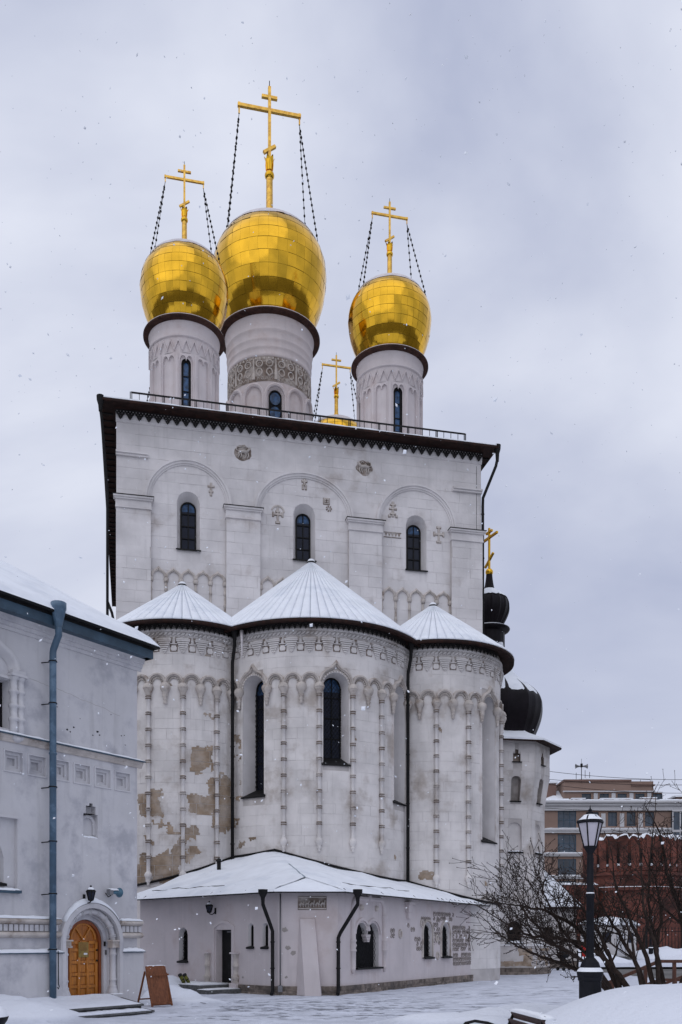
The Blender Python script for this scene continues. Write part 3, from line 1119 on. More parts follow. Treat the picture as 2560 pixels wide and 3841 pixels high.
def cross(uc, vc, z0, H, zs, rs, kd):
    """z0 = foot on the dome, H = height; chains run down to the dome shoulder (radius rs, height zs)"""
    h = H / 4.2
    p = 0.045 * h ** 0.9
    mb = MB()
    mb.lathe([(0.24 * h ** .8, z0 - 0.1), (0.17 * h ** .7, z0 + 0.22 * H * .35), (0.125 * h ** .7, z0 + 0.12 * H), (0.12 * h ** .7, z0 + 0.34 * H)], 12)
    c = mb.build('cross', 'gold_old', cath, (uc, vc, 0))
    MB().ball((0, 0, z0 + 0.365 * H), 0.17 * h ** .75, n=14, q=10).build('ball', 'gold', c)
    fl = MB()
    for i in range(6):
        a = 2 * pi * i / 6
        r0, r1 = 0.10 * h ** .7, 0.20 * h ** .7
        pts = [(r0, z0 + 0.40 * H), (r0 * 1.15, z0 + 0.44 * H), (r0 * 1.25, z0 + 0.47 * H), (r1, z0 + 0.495 * H)]
        w = [0.09 * h ** .7, 0.1 * h ** .7, 0.085 * h ** .7, 0.02]
        vs = []
        for (r, z), ww in zip(pts, w):
            for s in (-1, 1):
                vs.append((r * cos(a) - s * ww * sin(a), r * sin(a) + s * ww * cos(a), z))
        fl.add(vs, [(0, 1, 3, 2), (2, 3, 5, 4), (4, 5, 7, 6)], True)
    fl.build('crown', 'gold', c)
    b = MB().box((-p, -p, z0 + 0.37 * H), (p, p, z0 + H)).build('upright', 'gold_old', c)
    hb = 0.228 * H
    MB().box((-hb, -p * 1.05, z0 + 0.82 * H), (hb, p * 1.05, z0 + 0.82 * H + 2.2 * p)).build('main_bar', 'gold_old', c)
    hu = 0.075 * H if H < 6 else 0.056 * H
    MB().box((-hu, -p * 1.02, z0 + 0.915 * H), (hu, p * 1.02, z0 + 0.915 * H + 2.0 * p)).build('top_bar', 'gold_old', c)
    hs = 0.055 * H if H < 6 else 0.042 * H
    MB().beam((-hs, 0, z0 + 0.553 * H - hs * 0.7), (hs, 0, z0 + 0.553 * H + hs * 0.7), 2.05 * p, 2.0 * p).build('slanted_bar', 'gold_old', c)
    MB().tube([(0, 0, z0 + H - 0.02), (0, 0, z0 + H * 1.045)], 0.012 * h, 4).build('rod', 'black_metal', c)
    for s in (-1, 1):
        MB().box((s * hb * 0.955 - p * .5, -p * .5, z0 + 0.82 * H - 0.05 * H), (s * hb * 0.955 + p * .5, p * .5, z0 + 0.82 * H + 0.001)).box((s * hb * 0.955 - p * .8, -p * 1.15, z0 + 0.818 * H), (s * hb * 0.955 + p * .8, p * 1.15, z0 + 0.822 * H + 2.3 * p)).build('hanger', 'gold_old', c)
        for t in (-1, 1):
            A = Vector((s * hb * 0.955, 0, z0 + 0.77 * H))
            B = Vector((s * rs * 0.86, t * rs * 0.51, zs))
            ch = MB()
            n = 10
            pts = [A.lerp(B, i / n) + Vector((0, 0, -0.05 * H * 0.16 * 4 * (i / n) * (1 - i / n))) for i in range(n + 1)]
            ch.tube(pts, 0.012 * h ** .5, 4)
            ln = (B - A).length
            sp = 0.3 * h ** .45
            m_ = int(ln / sp)
            for i in range(1, m_):
                t_ = i / m_
                P = A.lerp(B, t_) + Vector((0, 0, -0.05 * H * 0.16 * 4 * t_ * (1 - t_)))
                ch.ball(P, 0.05 * h ** .35, 0.05 * h ** .35, 0.07 * h ** .35, 6, 4)
            ch.build('chain', 'black_metal', c)


def small_drum(uc, vc, seed, full=True):
    r = 1.50
    m = cyl(r)
    P2 = 2 * pi * r
    wins = [(P2 * q / 4, 0.44, 26.05, 28.02, 0.22) for q in (-1, 0, 1)]
    mb = MB().wall(m, -P2 / 2, P2 / 2, 24.0, 29.95, wins, step=P2 / 48)
    dr = mb.build('drum', 'limewash_pink', cath, (uc, vc, 0))
    if not full:
        MB().lathe([(1.5, 29.85), (1.88, 29.95), (1.9, 30.03), (1.6, 30.12)], 40).build('skirt', 'skirt_brown', dr)
        return
    for w in wins[:2]:
        window(dr, m, w, (w[0], 0.36, 26.1, 28.0, 0.18), 0.14, panes=(1, 3), fw=0.055, glass='glass_blue', reveal='black_metal', sill=False)
    sm = MB().wbox(m, -0.11, 0.11, 24.0, 28.46, 0, 0.10, 2).wbox(m, -0.04, 0.04, 24.0, 28.4, 0.09, 0.14, 1).mesh('pilaster_strip', 'limewash_pink')
    hw = r * RAD(15) - 0.11
    arcs = []
    for c in (-hw / 2, hw / 2):
        arcs += arc(c, 28.14, hw / 2 - 0.015, 0.2, 7)
    P = [(-hw, 28.02)] + arcs + [(hw, 28.02), (hw, 28.46), (-hw, 28.46)]
    hm = MB().plate(m, list(reversed(P)), 0, 0.096).mesh('arch_head', 'limewash_pink')
    for i in range(12):
        link('pilaster_strip', sm, dr, rotz=RAD(15 + 30 * i))
        link('arch_head', hm, dr, rotz=RAD(30 * i))
    band = MB()
    band.wall(cyl(r + 0.09), -pi * (r + 0.09), pi * (r + 0.09), 28.46, 29.2, step=P2 / 60)
    zz = []
    T = 28
    m2 = cyl(r + 0.092)
    for i in range(2 * T):
        zz.append((pi * (r + 0.092) * (i / T - 1), 28.56 if i % 2 else 29.02))
    band.sweep(m2, zz, [(-0.035, 0), (-0.025, 0.07), (0.025, 0.07), (0.035, 0)], closed=True)
    band.build('zigzag_band', 'limewash_pink', dr)
    MB().lathe([(1.58, 29.16), (1.66, 29.19), (1.66, 29.25), (1.60, 29.29), (1.60, 29.66), (1.65, 29.78), (1.67, 29.9)], 64).build('cornice', 'limewash_pink', dr)
    MB().lathe([(1.56, 29.86), (1.86, 29.93), (1.91, 29.97), (1.91, 30.03), (1.6, 30.14)], 64).build('skirt', 'skirt_brown', dr)
    MB().lathe([(1.905, 30.033), (1.90, 30.055), (1.6, 30.17)], 64).build('snow_rim', 'frost', dr)


def centre_drum(uc, vc):
    r = 2.26
    m = cyl(r)
    P2 = 2 * pi * r
    wins = [(P2 * q / 4, 0.84, 28.4, 30.66, 0.42) for q in (-1, 0, 1)]
    dr = MB().wall(m, -P2 / 2, P2 / 2, 24.0, 35.0, wins, step=P2 / 60).build('drum', 'limewash_pink', cath, (uc, vc, 0))
    for w in wins[:2]:
        rt = window(dr, m, w, (w[0], 0.72, 28.45, 30.62, 0.36), 0.16, panes=(1, 1), fw=0.06, glass='void', reveal='limewash_pink', sill=False)
        pn = MB()
        for z in (29.05, 29.8, 30.55):
            pn.poly(m, [(w[0] + 0.3 * cos(-2 * pi * i / 20), z + 0.33 * sin(-2 * pi * i / 20)) for i in range(20)], -0.14)
        pn.build('round_panes', 'glass_blue', rt)
    hw = r * RAD(15)
    am = MB().sweep(m, [(-hw + 0.08, 27)] + arc(0, 30.55, hw - 0.08, 0.62, 14) + [(hw - 0.08, 27)], [(-0.05, 0), (-0.05, 0.12), (0.03, 0.16), (0.10, 0.12), (0.10, 0)]).mesh('blind_arch', 'limewash_pink')
    um = MB()
    S = hw * 0.98
    # two scrolls above, two hearts below, on a tapering stem
    for c in (-S * 0.46, S * 0.46):
        um.sweep(m, [(c + 0.17 * cos(RAD(a)), 32.32 + 0.17 * sin(RAD(a))) for a in range(0, 360, 24)], [(-0.035, 0), (-0.02, 0.06), (0.02, 0.06), (0.035, 0)], closed=True)
        um.sweep(m, [(c + 0.075 * cos(RAD(a)), 32.32 + 0.075 * sin(RAD(a))) for a in range(0, 300, 36)], [(-0.025, 0), (0, 0.05), (0.025, 0)])
        um.sweep(m, [(c + (0.15 * cos(RAD(a)) if sin(RAD(a)) > -.5 else 0.09 * cos(RAD(a))), 31.86 + 0.2 * sin(RAD(a))) for a in range(0, 360, 24)], [(-0.035, 0), (-0.02, 0.06), (0.02, 0.06), (0.035, 0)], closed=True)
        um.sweep(m, [(c, 31.9), (c + 0.05, 31.8), (c, 31.66)], [(-0.02, 0), (0, 0.05), (0.02, 0)])
    um.plate(m, [(S - 0.05, 31.5), (S + 0.10, 31.5), (S + 0.04, 32.6), (S - 0.0, 32.6)], 0, 0.05)
    for i in range(5):
        x = -S * .8 + S * 1.6 * i / 4
        um.plate(m, [(x - 0.06, 32.55), (x + 0.06, 32.55), (x, 32.68)], 0, 0.05)
        if i < 4:
            um.sweep(m, [(x + 0.05, 31.52 - 0.1 * abs(i - 1.5) / 1.5), (x + 0.12, 31.6), (x + 0.2, 31.5)], [(-0.025, 0), (0, 0.05), (0.025, 0)])
    ume = um.mesh('scroll_carving', 'carved')
    for i in range(12):
        link('blind_arch', am, dr, rotz=RAD(30 * i))
        link('scroll_carving', ume, dr, rotz=RAD(30 * i + 15))
    MB().wall(cyl(r + 0.012), -P2 / 2 - .03, P2 / 2 + .03, 31.38, 32.7, step=P2 / 60).build('carving_ground', 'brown_dark', dr)
    MB().lathe([(r, 32.7), (r + 0.05, 32.73), (r + 0.05, 32.85), (r + 0.03, 32.88), (r + 0.035, 33.15), (r + 0.075, 33.2), (r + 0.06, 33.26), (r + 0.065, 33.55), (r + 0.105, 33.6), (r + 0.09, 33.66), (r + 0.095, 34.05),
                (r + 0.15, 34.1), (r + 0.13, 34.16), (r + 0.13, 34.55), (r + 0.2, 34.75), (r + 0.22, 34.9)], 72).build('cornice', 'limewash_pink', dr)
    MB().lathe([(r + 0.1, 34.8), (2.72, 34.88), (2.80, 34.92), (2.80, 35.0), (2.3, 35.16)], 72).build('skirt', 'skirt_brown', dr)
    MB().lathe([(2.795, 35.003), (2.78, 35.04), (2.3, 35.2)], 72).build('snow_rim', 'frost', dr)


for (uc, vc, full, sd) in ((-6.55, 4.6, True, 1), (3.5, 4.6, True, 2), (3.5, 17.0, False, 3), (-6.55, 17.0, False, 4)):
    small_drum(uc, vc, sd, full)
    dome(uc, vc, 30.05, 1.0, sd)
    cross(uc, vc, 34.2, 4.08, 33.2, 1.85, 1)
centre_drum(-1.52, 11.4)
dome(-1.52, 11.4, 34.97, 1.537, 9)
cross(-1.52, 11.4, 41.3, 7.75, 39.82, 2.84, 1.5)
plate_pool.sort(key=lambda t: -t[0])
rest = {}
for i, (sc, mb, base) in enumerate(plate_pool):
    if i < 300:
        mb.build('gold_plate', 'gold', base)
    else:
        rest.setdefault(base.name, (base, MB()))[1].add(mb.v, mb.f, True)
for base, mb in rest.values():
    mb.build('gold_plates', 'gold', base, kind='stuff')


# ---- apses
def apse(uc, R, Re, z_ap, supports, win_arches, zcol, wins, lace_n, frieze_step, frieze_c, bare, seed, seg):
    m = cyl(R)
    V = lambda p: RAD(p) * R
    ops = []
    for ph, zb, zi in wins:
        ops.append((V(ph), 1.02, zb, 11.44, 0.51))
    mb = MB().wall(m, V(-110), V(110), 0, 13.8, ops, step=V(3))
    ap = mb.build('apse', 'limewash_joint', cath, (uc, -1.0, 0))
    rg = random.Random(seed)
    bl = courses(V(-88), V(88), 0.5, 13.5, 0.40, 0.82, rg, [(o[0], o[1] + 0.02, o[2], o[3], o[4] + 0.02) for o in ops])
    other = MB()
    for b in bl:
        sa, sb, za, zb = b
        ph, zc = math.degrees((sa + sb) / 2 / R), (za + zb) / 2
        boff = rg.uniform(-0.22, 0.22)

        def bareness(s, z):
            p = math.degrees(s / R)
            w = 0.0
            for a0, a1, z0, z1, pr in bare:
                qx, qz = (p - (a0 + a1) / 2) / ((a1 - a0) / 2 + 2), (z - (z0 + z1) / 2) / ((z1 - z0) / 2 + 0.15)
                w = max(w, pr * (1.15 - max(abs(qx), abs(qz)) ** 3))
            return w + 0.55 * mnoise.noise(Vector((s * 1.7, z * 1.7, seed))) + 0.22 * mnoise.noise(Vector((s * 6, z * 6, seed))) + boff
        isbare = bool(bare) and max(bareness(sa + (sb - sa) * q, za + (zb - za) * r) for q in (0.1, 0.5, 0.9) for r in (0.15, 0.5, 0.85)) > 0.5
        one = MB()
        g = rg.choice((0.0, 0.0, 0.003, 0.006, 0.010))
        if isbare:
            block(other, m, b, 0.016, 0.004, True)
            ns, nz = max(2, int((sb - sa) / 0.05)), max(2, int((zb - za) / 0.05))
            ws, wz = (sb - sa - 0.012) / ns, (zb - za - 0.012) / nz
            cells = {}
            for a in range(ns):
                for c in range(nz):
                    if bareness(sa + 0.006 + ws * (a + .5), za + 0.006 + wz * (c + .5)) > 0.5:
                        cells[(a, c)] = 1
            vid, vs, fs = {}, [], []
            for a, c in cells:
                q = []
                for da, dc in ((0, 0), (1, 0), (1, 1), (0, 1)):
                    kx = (a + da, c + dc)
                    if kx not in vid:
                        vid[kx] = len(vs)
                        jx = 0 if kx[0] in (0, ns) else 0.016
                        jz = 0 if kx[1] in (0, nz) else 0.016
                        vs.append(m(sa + 0.006 + ws * kx[0] + rg.uniform(-jx, jx), za + 0.006 + wz * kx[1] + rg.uniform(-jz, jz), 0.0175))
                    q.append(vid[kx])
                fs.append(tuple(q))
            if fs:
                one.add(vs, fs)
                block_pool.append((3.0 * len(fs) / 60, one, ap, 'bare_stone'))
            continue
        block(one, m, b, 0.016, g, True)
        vis = cos(RAD(ph - view_phi(uc))) if 3.6 < zc else 0
        sc = (sb - sa) * (zb - za) * max(0, vis) * 4
        block_pool.append((sc, one, ap, 'limewash'))
    ap['_dummy'] = 1
    del ap['_dummy']
    if other.v:
        other.build('plaster_remnants', 'limewash', ap, kind='stuff')
    # windows
    for (ph, zb, zi), o in zip(wins, ops):
        window(ap, m, o, (V(ph), 0.88, zi, 11.44, 0.44), 0.72, panes=(2, 4), fw=0.05, top_glass='glass_blue', lattice=True, silld=0.10)
        MB().sweep(m, [(V(ph) - 0.5, zb + 0.1), (V(ph) - 0.5, 11.4)] + arc(V(ph), 11.4, 0.5, 0.5, 14)[1:-1] + [(V(ph) + 0.5, 11.4), (V(ph) + 0.5, zb + 0.1)], [(0, 0.0), (0, 0.045), (0.07, 0.045), (0.09, 0.0)]).build('surround', 'limewash', ap)
    # colonnettes and hanging capitals
    cap = [(0.075, 11.02), (0.105, 11.06), (0.085, 11.11), (0.125, 11.16), (0.165, 11.25), (0.18, 11.34), (0.15, 11.42), (0.09, 11.48)]
    pr = [(0.015, zcol - 0.02), (0.05, zcol), (0.055, zcol + 0.05), (0.045, zcol + 0.08), (0.08, zcol + 0.12), (0.085, zcol + 0.19), (0.07, zcol + 0.21), (0.12, zcol + 0.28), (0.15, zcol + 0.40), (0.12, zcol + 0.47), (0.075, zcol + 0.52)]
    z = zcol + 0.55
    rings = []
    while z < 10.5:
        rings += [z + 0.455, z + 0.535]
        pr += [(0.072, z), (0.072, z + 0.44), (0.10, z + 0.46), (0.10, z + 0.49), (0.075, z + 0.515), (0.10, z + 0.54), (0.10, z + 0.57), (0.072, z + 0.59)]
        z += 0.61
    pr += [(0.072, 10.95)] + cap
    cm = MB().lathe(pr, 10, (0, 0.085), m).mesh('colonnette', 'limewash')
    rb = MB()
    for zr in rings:
        rb.lathe([(0.09, zr - 0.005), (0.114, zr + 0.008), (0.114, zr + 0.036), (0.09, zr + 0.048)], 10, (0, 0.088), m)
    rbm = rb.mesh('ring_bands', 'brown_dark')  # darker bands laid over the shaft rings
    capm = MB().lathe([(r * 1.1, z) for r, z in cap], 12, (0, 0.09), m)
    for i in range(8):
        a = pi * (i + 0.5) / 8
        capm.ball(m(0.165 * cos(a) , 11.3, 0.09 + 0.18 * sin(a)), 0.04, n=5, q=4)
    capme = capm.mesh('capital', 'carved')
    pen = [(0.012, 10.66), (0.05, 10.69), (0.06, 10.74), (0.035, 10.79), (0.07, 10.84), (0.075, 10.88), (0.05, 10.92), (0.085, 10.96), (0.09, 11.0), (0.07, 11.02)] + cap[1:]
    pme = MB().lathe([(r * 1.12, z) for r, z in pen], 10, (0, 0.10), m).mesh('hanging_capital', 'carved')
    for ph, kind in supports:
        if kind == 'c':
            link('colonnette', cm, ap, rotz=RAD(ph))
            link('ring_bands', rbm, ap, rotz=RAD(ph), kind='stuff')
            link('capital', capme, ap, rotz=RAD(ph), loc=(0, 0, 0.004))
        else:
            link('hanging_capital', pme, ap, rotz=RAD(ph))
    # arches between the supports
    sp = sorted(p for p, k in supports)
    cache = {}
    for a, b in zip(sp, sp[1:]):
        c, w = (a + b) / 2, V(b - a)
        big = w > 0.9
        key = round(w, 2)
        if key not in cache:
            mb = MB()
            r = w / 2 - 0.02
            prof = [(-0.06, 0), (-0.06, 0.08), (-0.025, 0.09), (-0.015, 0.15), (0.035, 0.15), (0.06, 0.09), (0.07, 0)]
            if big:
                path = ogee(0, 11.43, r, 0.20, 22)
            else:
                path = arc(0, 11.47, r, r * 1.14, 14)
            mb.sweep(m, path, prof)
            t = 15 if big else 9
            ri = r - 0.11
            for i in range(t):
                al = pi * (i + 0.5) / t
                x, zz = ri * cos(al), (11.43 if big else 11.47) + ri * (1.0 if big else 1.14) * sin(al)
                mb.ball(m(x, zz, 0.04), 0.042, n=5, q=4)
            cache[key] = mb.mesh('window_arch' if big else 'arch_moulding', 'carved')
        link('window_arch' if big else 'arch_moulding', cache[key], ap, rotz=RAD(c))
    # frieze
    fs_ = V(frieze_step)
    MB().wall(cyl(R + 0.018), (R + 0.018) * RAD(-90), (R + 0.018) * RAD(90), 12.68, 13.2, step=V(3)).build('frieze_ground', 'limewash', ap)
    cb = MB()
    for i in range(6):
        wz = 13.12 - 0.075 * i
        hw = fs_ * 0.33 * (1 - i / 6.6) + 0.02
        cb.wbox(m, -hw, hw, wz - 0.052, wz, 0.0, 0.15 - 0.017 * i)
    cb.wbox(m, -fs_ * 0.36, fs_ * 0.36, 13.125, 13.16, 0, 0.17)
    cb.ball(m(0, 12.66, 0.03), 0.035, n=6, q=4)
    cme = cb.mesh('corbel', 'limewash')
    tb = MB()
    tb.plate(m, [(-0.085, 12.72), (0.085, 12.72), (0.085, 12.76), (0.11, 12.76), (0.11, 12.86), (0.085, 12.86), (0.085, 12.92), (-0.085, 12.92), (-0.085, 12.86), (-0.11, 12.86), (-0.11, 12.76), (-0.085, 12.76)], 0, 0.06)
    tb.wbox(m, -0.13, 0.13, 12.97, 13.0, 0, 0.07).wbox(m, -0.05, 0.05, 13.0, 13.14, 0, 0.08)
    tb.ball(m(-0.0, 13.07, 0.07), 0.05, n=6, q=4)
    tme = tb.mesh('frieze_cross', 'limewash')
    eb = MB()
    for sg in (-1, 1):
        eb.plate(m, [(sg * 0.10 - 0.05, 12.93), (sg * 0.10 + 0.055, 12.93), (sg * 0.085 + 0.05, 13.24), (sg * 0.085 - 0.045, 13.24)], 0.0, 0.028)
    eb.plate(m, [(-0.14, 12.69), (0.14, 12.69), (0.15, 12.96), (-0.15, 12.96)], 0.0, 0.023)
    eme = eb.mesh('frieze_backing', 'brown_dark')  # plain dark plates behind the cross and beside its head
    n = int(78 / frieze_step)
    for i in range(-n, n + 1):
        link('frieze_cross', tme, ap, rotz=RAD(frieze_c + frieze_step * i))
        link('frieze_backing', eme, ap, rotz=RAD(frieze_c + frieze_step * i))
        link('corbel', cme, ap, rotz=RAD(frieze_c + frieze_step * (i + 0.5)))
    # rope moulding
    rp = MB()
    arcn = int(V(180) / 0.16)
    for i in range(arcn):
        s = V(-90) + V(180) * i / arcn
        rp.tube([m(s - 0.05, 13.29, 0.035), m(s + 0.02, 13.34, 0.075), m(s + 0.07, 13.38, 0.075), m(s + 0.15, 13.44, 0.04)], [0.03, 0.05, 0.05, 0.03], 6)
    rp.lathe([(R, 13.24), (R + 0.05, 13.26), (R + 0.045, 13.29), (R + 0.06, 13.45), (R + 0.11, 13.48), (R + 0.11, 13.55), (R, 13.6)], 72)
    rp.build('rope_moulding', 'limewash', ap)
    # lace under the eave
    ml = cyl(R + 0.17)
    W = 2 * pi * (R + 0.17) / lace_n
    lm = MB()
    for pts in ([(-W / 2, 0), (0, -0.22), (W / 2, 0)], [(-W * .28, -0.02), (0, -0.13), (W * .28, -0.02)], [(0, -0.02), (0, -0.2)]):
        lm.sweep(ml, pts, [(-0.018, 0), (-0.018, 0.02), (0.018, 0.02), (0.018, 0), (-0.018, 0)])
    lm.sweep(ml, [(W / 2 + 0.035 * cos(RAD(a)), -0.08 + 0.035 * sin(RAD(a))) for a in range(0, 360, 45)], [(-0.011, 0), (-0.011, 0.02), (0.011, 0.02), (0.011, 0), (-0.011, 0)], closed=True)
    lm.wbox(ml, -W / 2, W / 2, -0.02, 0.02, 0, 0.022)
    lme = lm.mesh('lace_pendant', 'lace_metal')
    vp = view_phi(uc)
    k = int(62 * lace_n / 360)
    for i in range(-k, k + 1):
        link('lace_pendant', lme, ap, (0, 0, 13.72), rotz=RAD(vp) + 2 * pi * i / lace_n)
    # eave and roof
    MB().lathe([(R - 0.05, 13.80), (Re - 0.06, 13.62), (Re, 13.60), (Re + 0.01, 13.74), (Re - 0.1, 13.80)], 96).build('eaves', 'eave_brown', ap)
    sl = (z_ap - 13.76) / Re
    rf = MB().lathe([(Re - 0.02, 13.765), (0.05, z_ap - 0.03)], 72).build('roof', 'seam_grey', ap)
    a = seg / 2
    sn = MB()
    vs, fs = [], []
    prof = [(Re + 0.005, 0.0), (Re + 0.02, 0.03), (Re, 0.07), (Re - 0.2, 0.085), (Re * 0.6, 0.07), (Re * 0.3, 0.05), (0.16, 0.03)]
    na = 4
    for r, t in prof:
        gp = 0.008
        for q in range(na + 1):
            al = RAD(-a + 2 * a * q / na)
            if q == 0:
                al += gp / r
            if q == na:
                al -= gp / r
            e = 0.55 + 0.45 * (1 - (2 * q / na - 1) ** 4)
            zz = 13.76 + sl * (Re - r) + t * e + (0 if r <= Re else sl * (r - Re) * 0.5)
            vs.append((r * sin(al), -r * cos(al), zz))
    k = na + 1
    for j in range(len(prof) - 1):
        for q in range(na):
            fs.append((j * k + q, j * k + q + 1, (j + 1) * k + q + 1, (j + 1) * k + q))
    o = len(vs)
    # side skirts close the slab down to the metal
    for j, (r, t) in enumerate(prof):
        for q in (0, na):
            x, y, zz = vs[j * k + q]
            vs.append((x, y, 13.75 + sl * (Re - min(r, Re))))
    for j in range(len(prof) - 1):
        fs.append((j * k, (j + 1) * k, o + 2 * (j + 1), o + 2 * j))
        fs.append((j * k + na, o + 2 * j + 1, o + 2 * (j + 1) + 1, (j + 1) * k + na))
    sn.add(vs, fs, True)
    sme = sn.mesh('snow_panel', 'roof_snow')
    nseg = int(128 / seg)
    for i in range(-nseg, nseg + 1):
        link('snow_panel', sme, rf, rotz=RAD(seg * i))
    MB().lathe([(0.20, z_ap - 0.12), (0.18, z_ap - 0.06), (0.08, z_ap + 0.0), (0.0, z_ap + 0.01)], 14).build('roof_cap', 'black_metal', rf)
    MB().lathe([(0.175, z_ap - 0.05), (0.12, z_ap + 0.05), (0.0, z_ap + 0.08)], 12).build('cap_snow', 'snow', rf)
    return ap


def view_phi(uc):
    return math.degrees(atan2(-8.94 - uc, 39.0))


cs = [(2.2 + sg * (8.9 + 9.13 * i), k) for sg in (1, -1) for i, k in enumerate('cpcp')]
cs += [(55.4, 'p'), (64.5, 'c'), (-51.6, 'p'), (-60.7, 'c'), (73.6, 'p'), (-69.8, 'p')]
AP_C = apse(-1.52, 4.2, 4.8, 17.82, cs, None, 5.06, [(2.2, 8.36, 8.72), (46.9, 7.15, 7.5), (-42.9, 7.2, 7.55)], 132, 9.4, 2.5,
            [(-60, -50, 5, 11, 0.3), (-44, -38, 5.6, 6.0, 0.4)], 21, 4.5)
ls = [(-2.4 + 12.9 * i, 'c' if i % 2 == 0 else 'p') for i in range(-3, 5)] + [(-62.5, 'p'), (-75, 'c')]
AP_L = apse(-6.94, 2.9, 3.5, 16.40, ls, None, 3.78, [(-51.5, 7.0, 7.4)], 92, 13.6, 4.5,
            [(3, 21, 8.2, 9.1, 0.9), (18, 50, 5.8, 8.1, 0.8), (2, 20, 6.6, 7.15, 0.9), (-38, -17, 6.5, 7.4, 0.75), (-42, 6, 3.9, 4.95, 0.8), (-14, 10, 4.9, 6.3, 0.5), (-34, -20, 5.0, 6.0, 0.25)], 22, 6.0)
rs_ = [(-2.3 + 13.2 * i, 'p' if i % 2 == 0 else 'c') for i in range(-3, 3)] + [(46.1, 'p'), (59.3, 'c'), (72.5, 'p')]
AP_R = apse(3.9, 2.9, 3.5, 16.40, rs_, None, 3.82, [(35.3, 5.75, 6.1)], 92, 13.6, -2,
            [(-30, -8, 3.9, 4.4, 0.25), (15, 24, 6.8, 7.4, 0.12)], 23, 6.0)
block_pool.sort(key=lambda t: -t[0])
rest = {}
for i, (sc, mb, ap, mat) in enumerate(block_pool):
    if i < 300:
        mb.build('stone_block', mat, ap)
    else:
        rest.setdefault((ap.name, mat), (ap, MB()))[1].add(mb.v, mb.f)
for (nm, mat), (ap, mb) in rest.items():
    mb.build('stone_courses', mat, ap, kind='stuff')
for u, vz in ((-5.08, 4.3), (2.04, 3.6)):
    mb = MB().lathe([(0.06, 13.2), (0.08, 13.42), (0.15, 13.6), (0.16, 13.72)], 10, (u, -3.85))
    mb.tube([(u, -3.85, 13.4), (u, -3.82, 13.1), (u - 0.06, -3.62, 12.5), (u - 0.06, -3.60, 12.2), (u - 0.06, -3.60, vz)], 0.068, 8)
    for z in (11.2, 9.2, 7.2, 5.4):
        mb.lathe([(0.075, z), (0.09, z + 0.03), (0.075, z + 0.07)], 8, (u - 0.06, -3.60))
    mb.build('downpipe', 'black_metal', cath)
MB().tube([(-4.84, -4.1, 13.62), (-4.83, -4.1, 13.2), (-4.83, -4.11, 12.7), (-4.82, -4.11, 12.35)], [0.07, 0.045, 0.02, 0.004], 7).build('icicle', 'frost', cath)


# ------------------------------------------------------------------ low annex in front of the apses
AX, AY = -1.92, 28.5
annex = thing('low_annex', 'low white annex with snowy hipped roof wrapped around the foot of the apses', 'annex', (AX, AY, 0))
RA = RAD(61)


def annex_roof(x, y):
    """height of the roof deck, local coordinates"""
    dl = 0.7071 * (x + y)
    dr = -sin(RA) * (x - 1.82) + cos(RA) * y
    df = y
    return min(3.13 + 0.37 * (dl + 0.45), 3.13 + 0.31 * (dr + 0.45), 3.13 + 0.62 * (df + 0.55))


def soft_roof(x, y):
    """the same roof with its hips rounded off by the snow"""
    dl = 0.7071 * (x + y)
    dr = -sin(RA) * (x - 1.82) + cos(RA) * y
    k = 0.09
    zs = (0.37 * (dl + 0.45), 0.31 * (dr + 0.45), 0.62 * (y + 0.55))
    mn = min(zs)
    return 3.13 + mn - k * math.log(sum(math.exp(-(z - mn) / k) for z in zs)) * min(1.0, max(0.0, mn) * 3)


def lacework(m, s0, s1, z0, z1, seed, keep=0.85, st=0.17):
    """band of carved interlace: rings and hooks"""
    rg = random.Random(seed)
    mb = MB()
    ns, nz = max(1, int((s1 - s0) / st)), max(1, int((z1 - z0) / st))
    for i in range(ns):
        for j in range(nz):
            if rg.random() > keep:
                continue
            c, z = s0 + st * (i + 0.5), z0 + st * (j + 0.5)
            a0 = rg.choice((0, 90, 180, 270))
            mb.sweep(m, [(c + st * 0.42 * cos(RAD(a0 + a)), z + st * 0.45 * sin(RAD(a0 + a))) for a in range(0, 321, 40)], [(-0.013, 0), (0, 0.024), (0.013, 0)])
            mb.sweep(m, [(c - st * .2, z - st * .2), (c + st * .1, z), (c - st * .05, z + st * .25)], [(-0.010, 0), (0, 0.02), (0.010, 0)])
    return mb


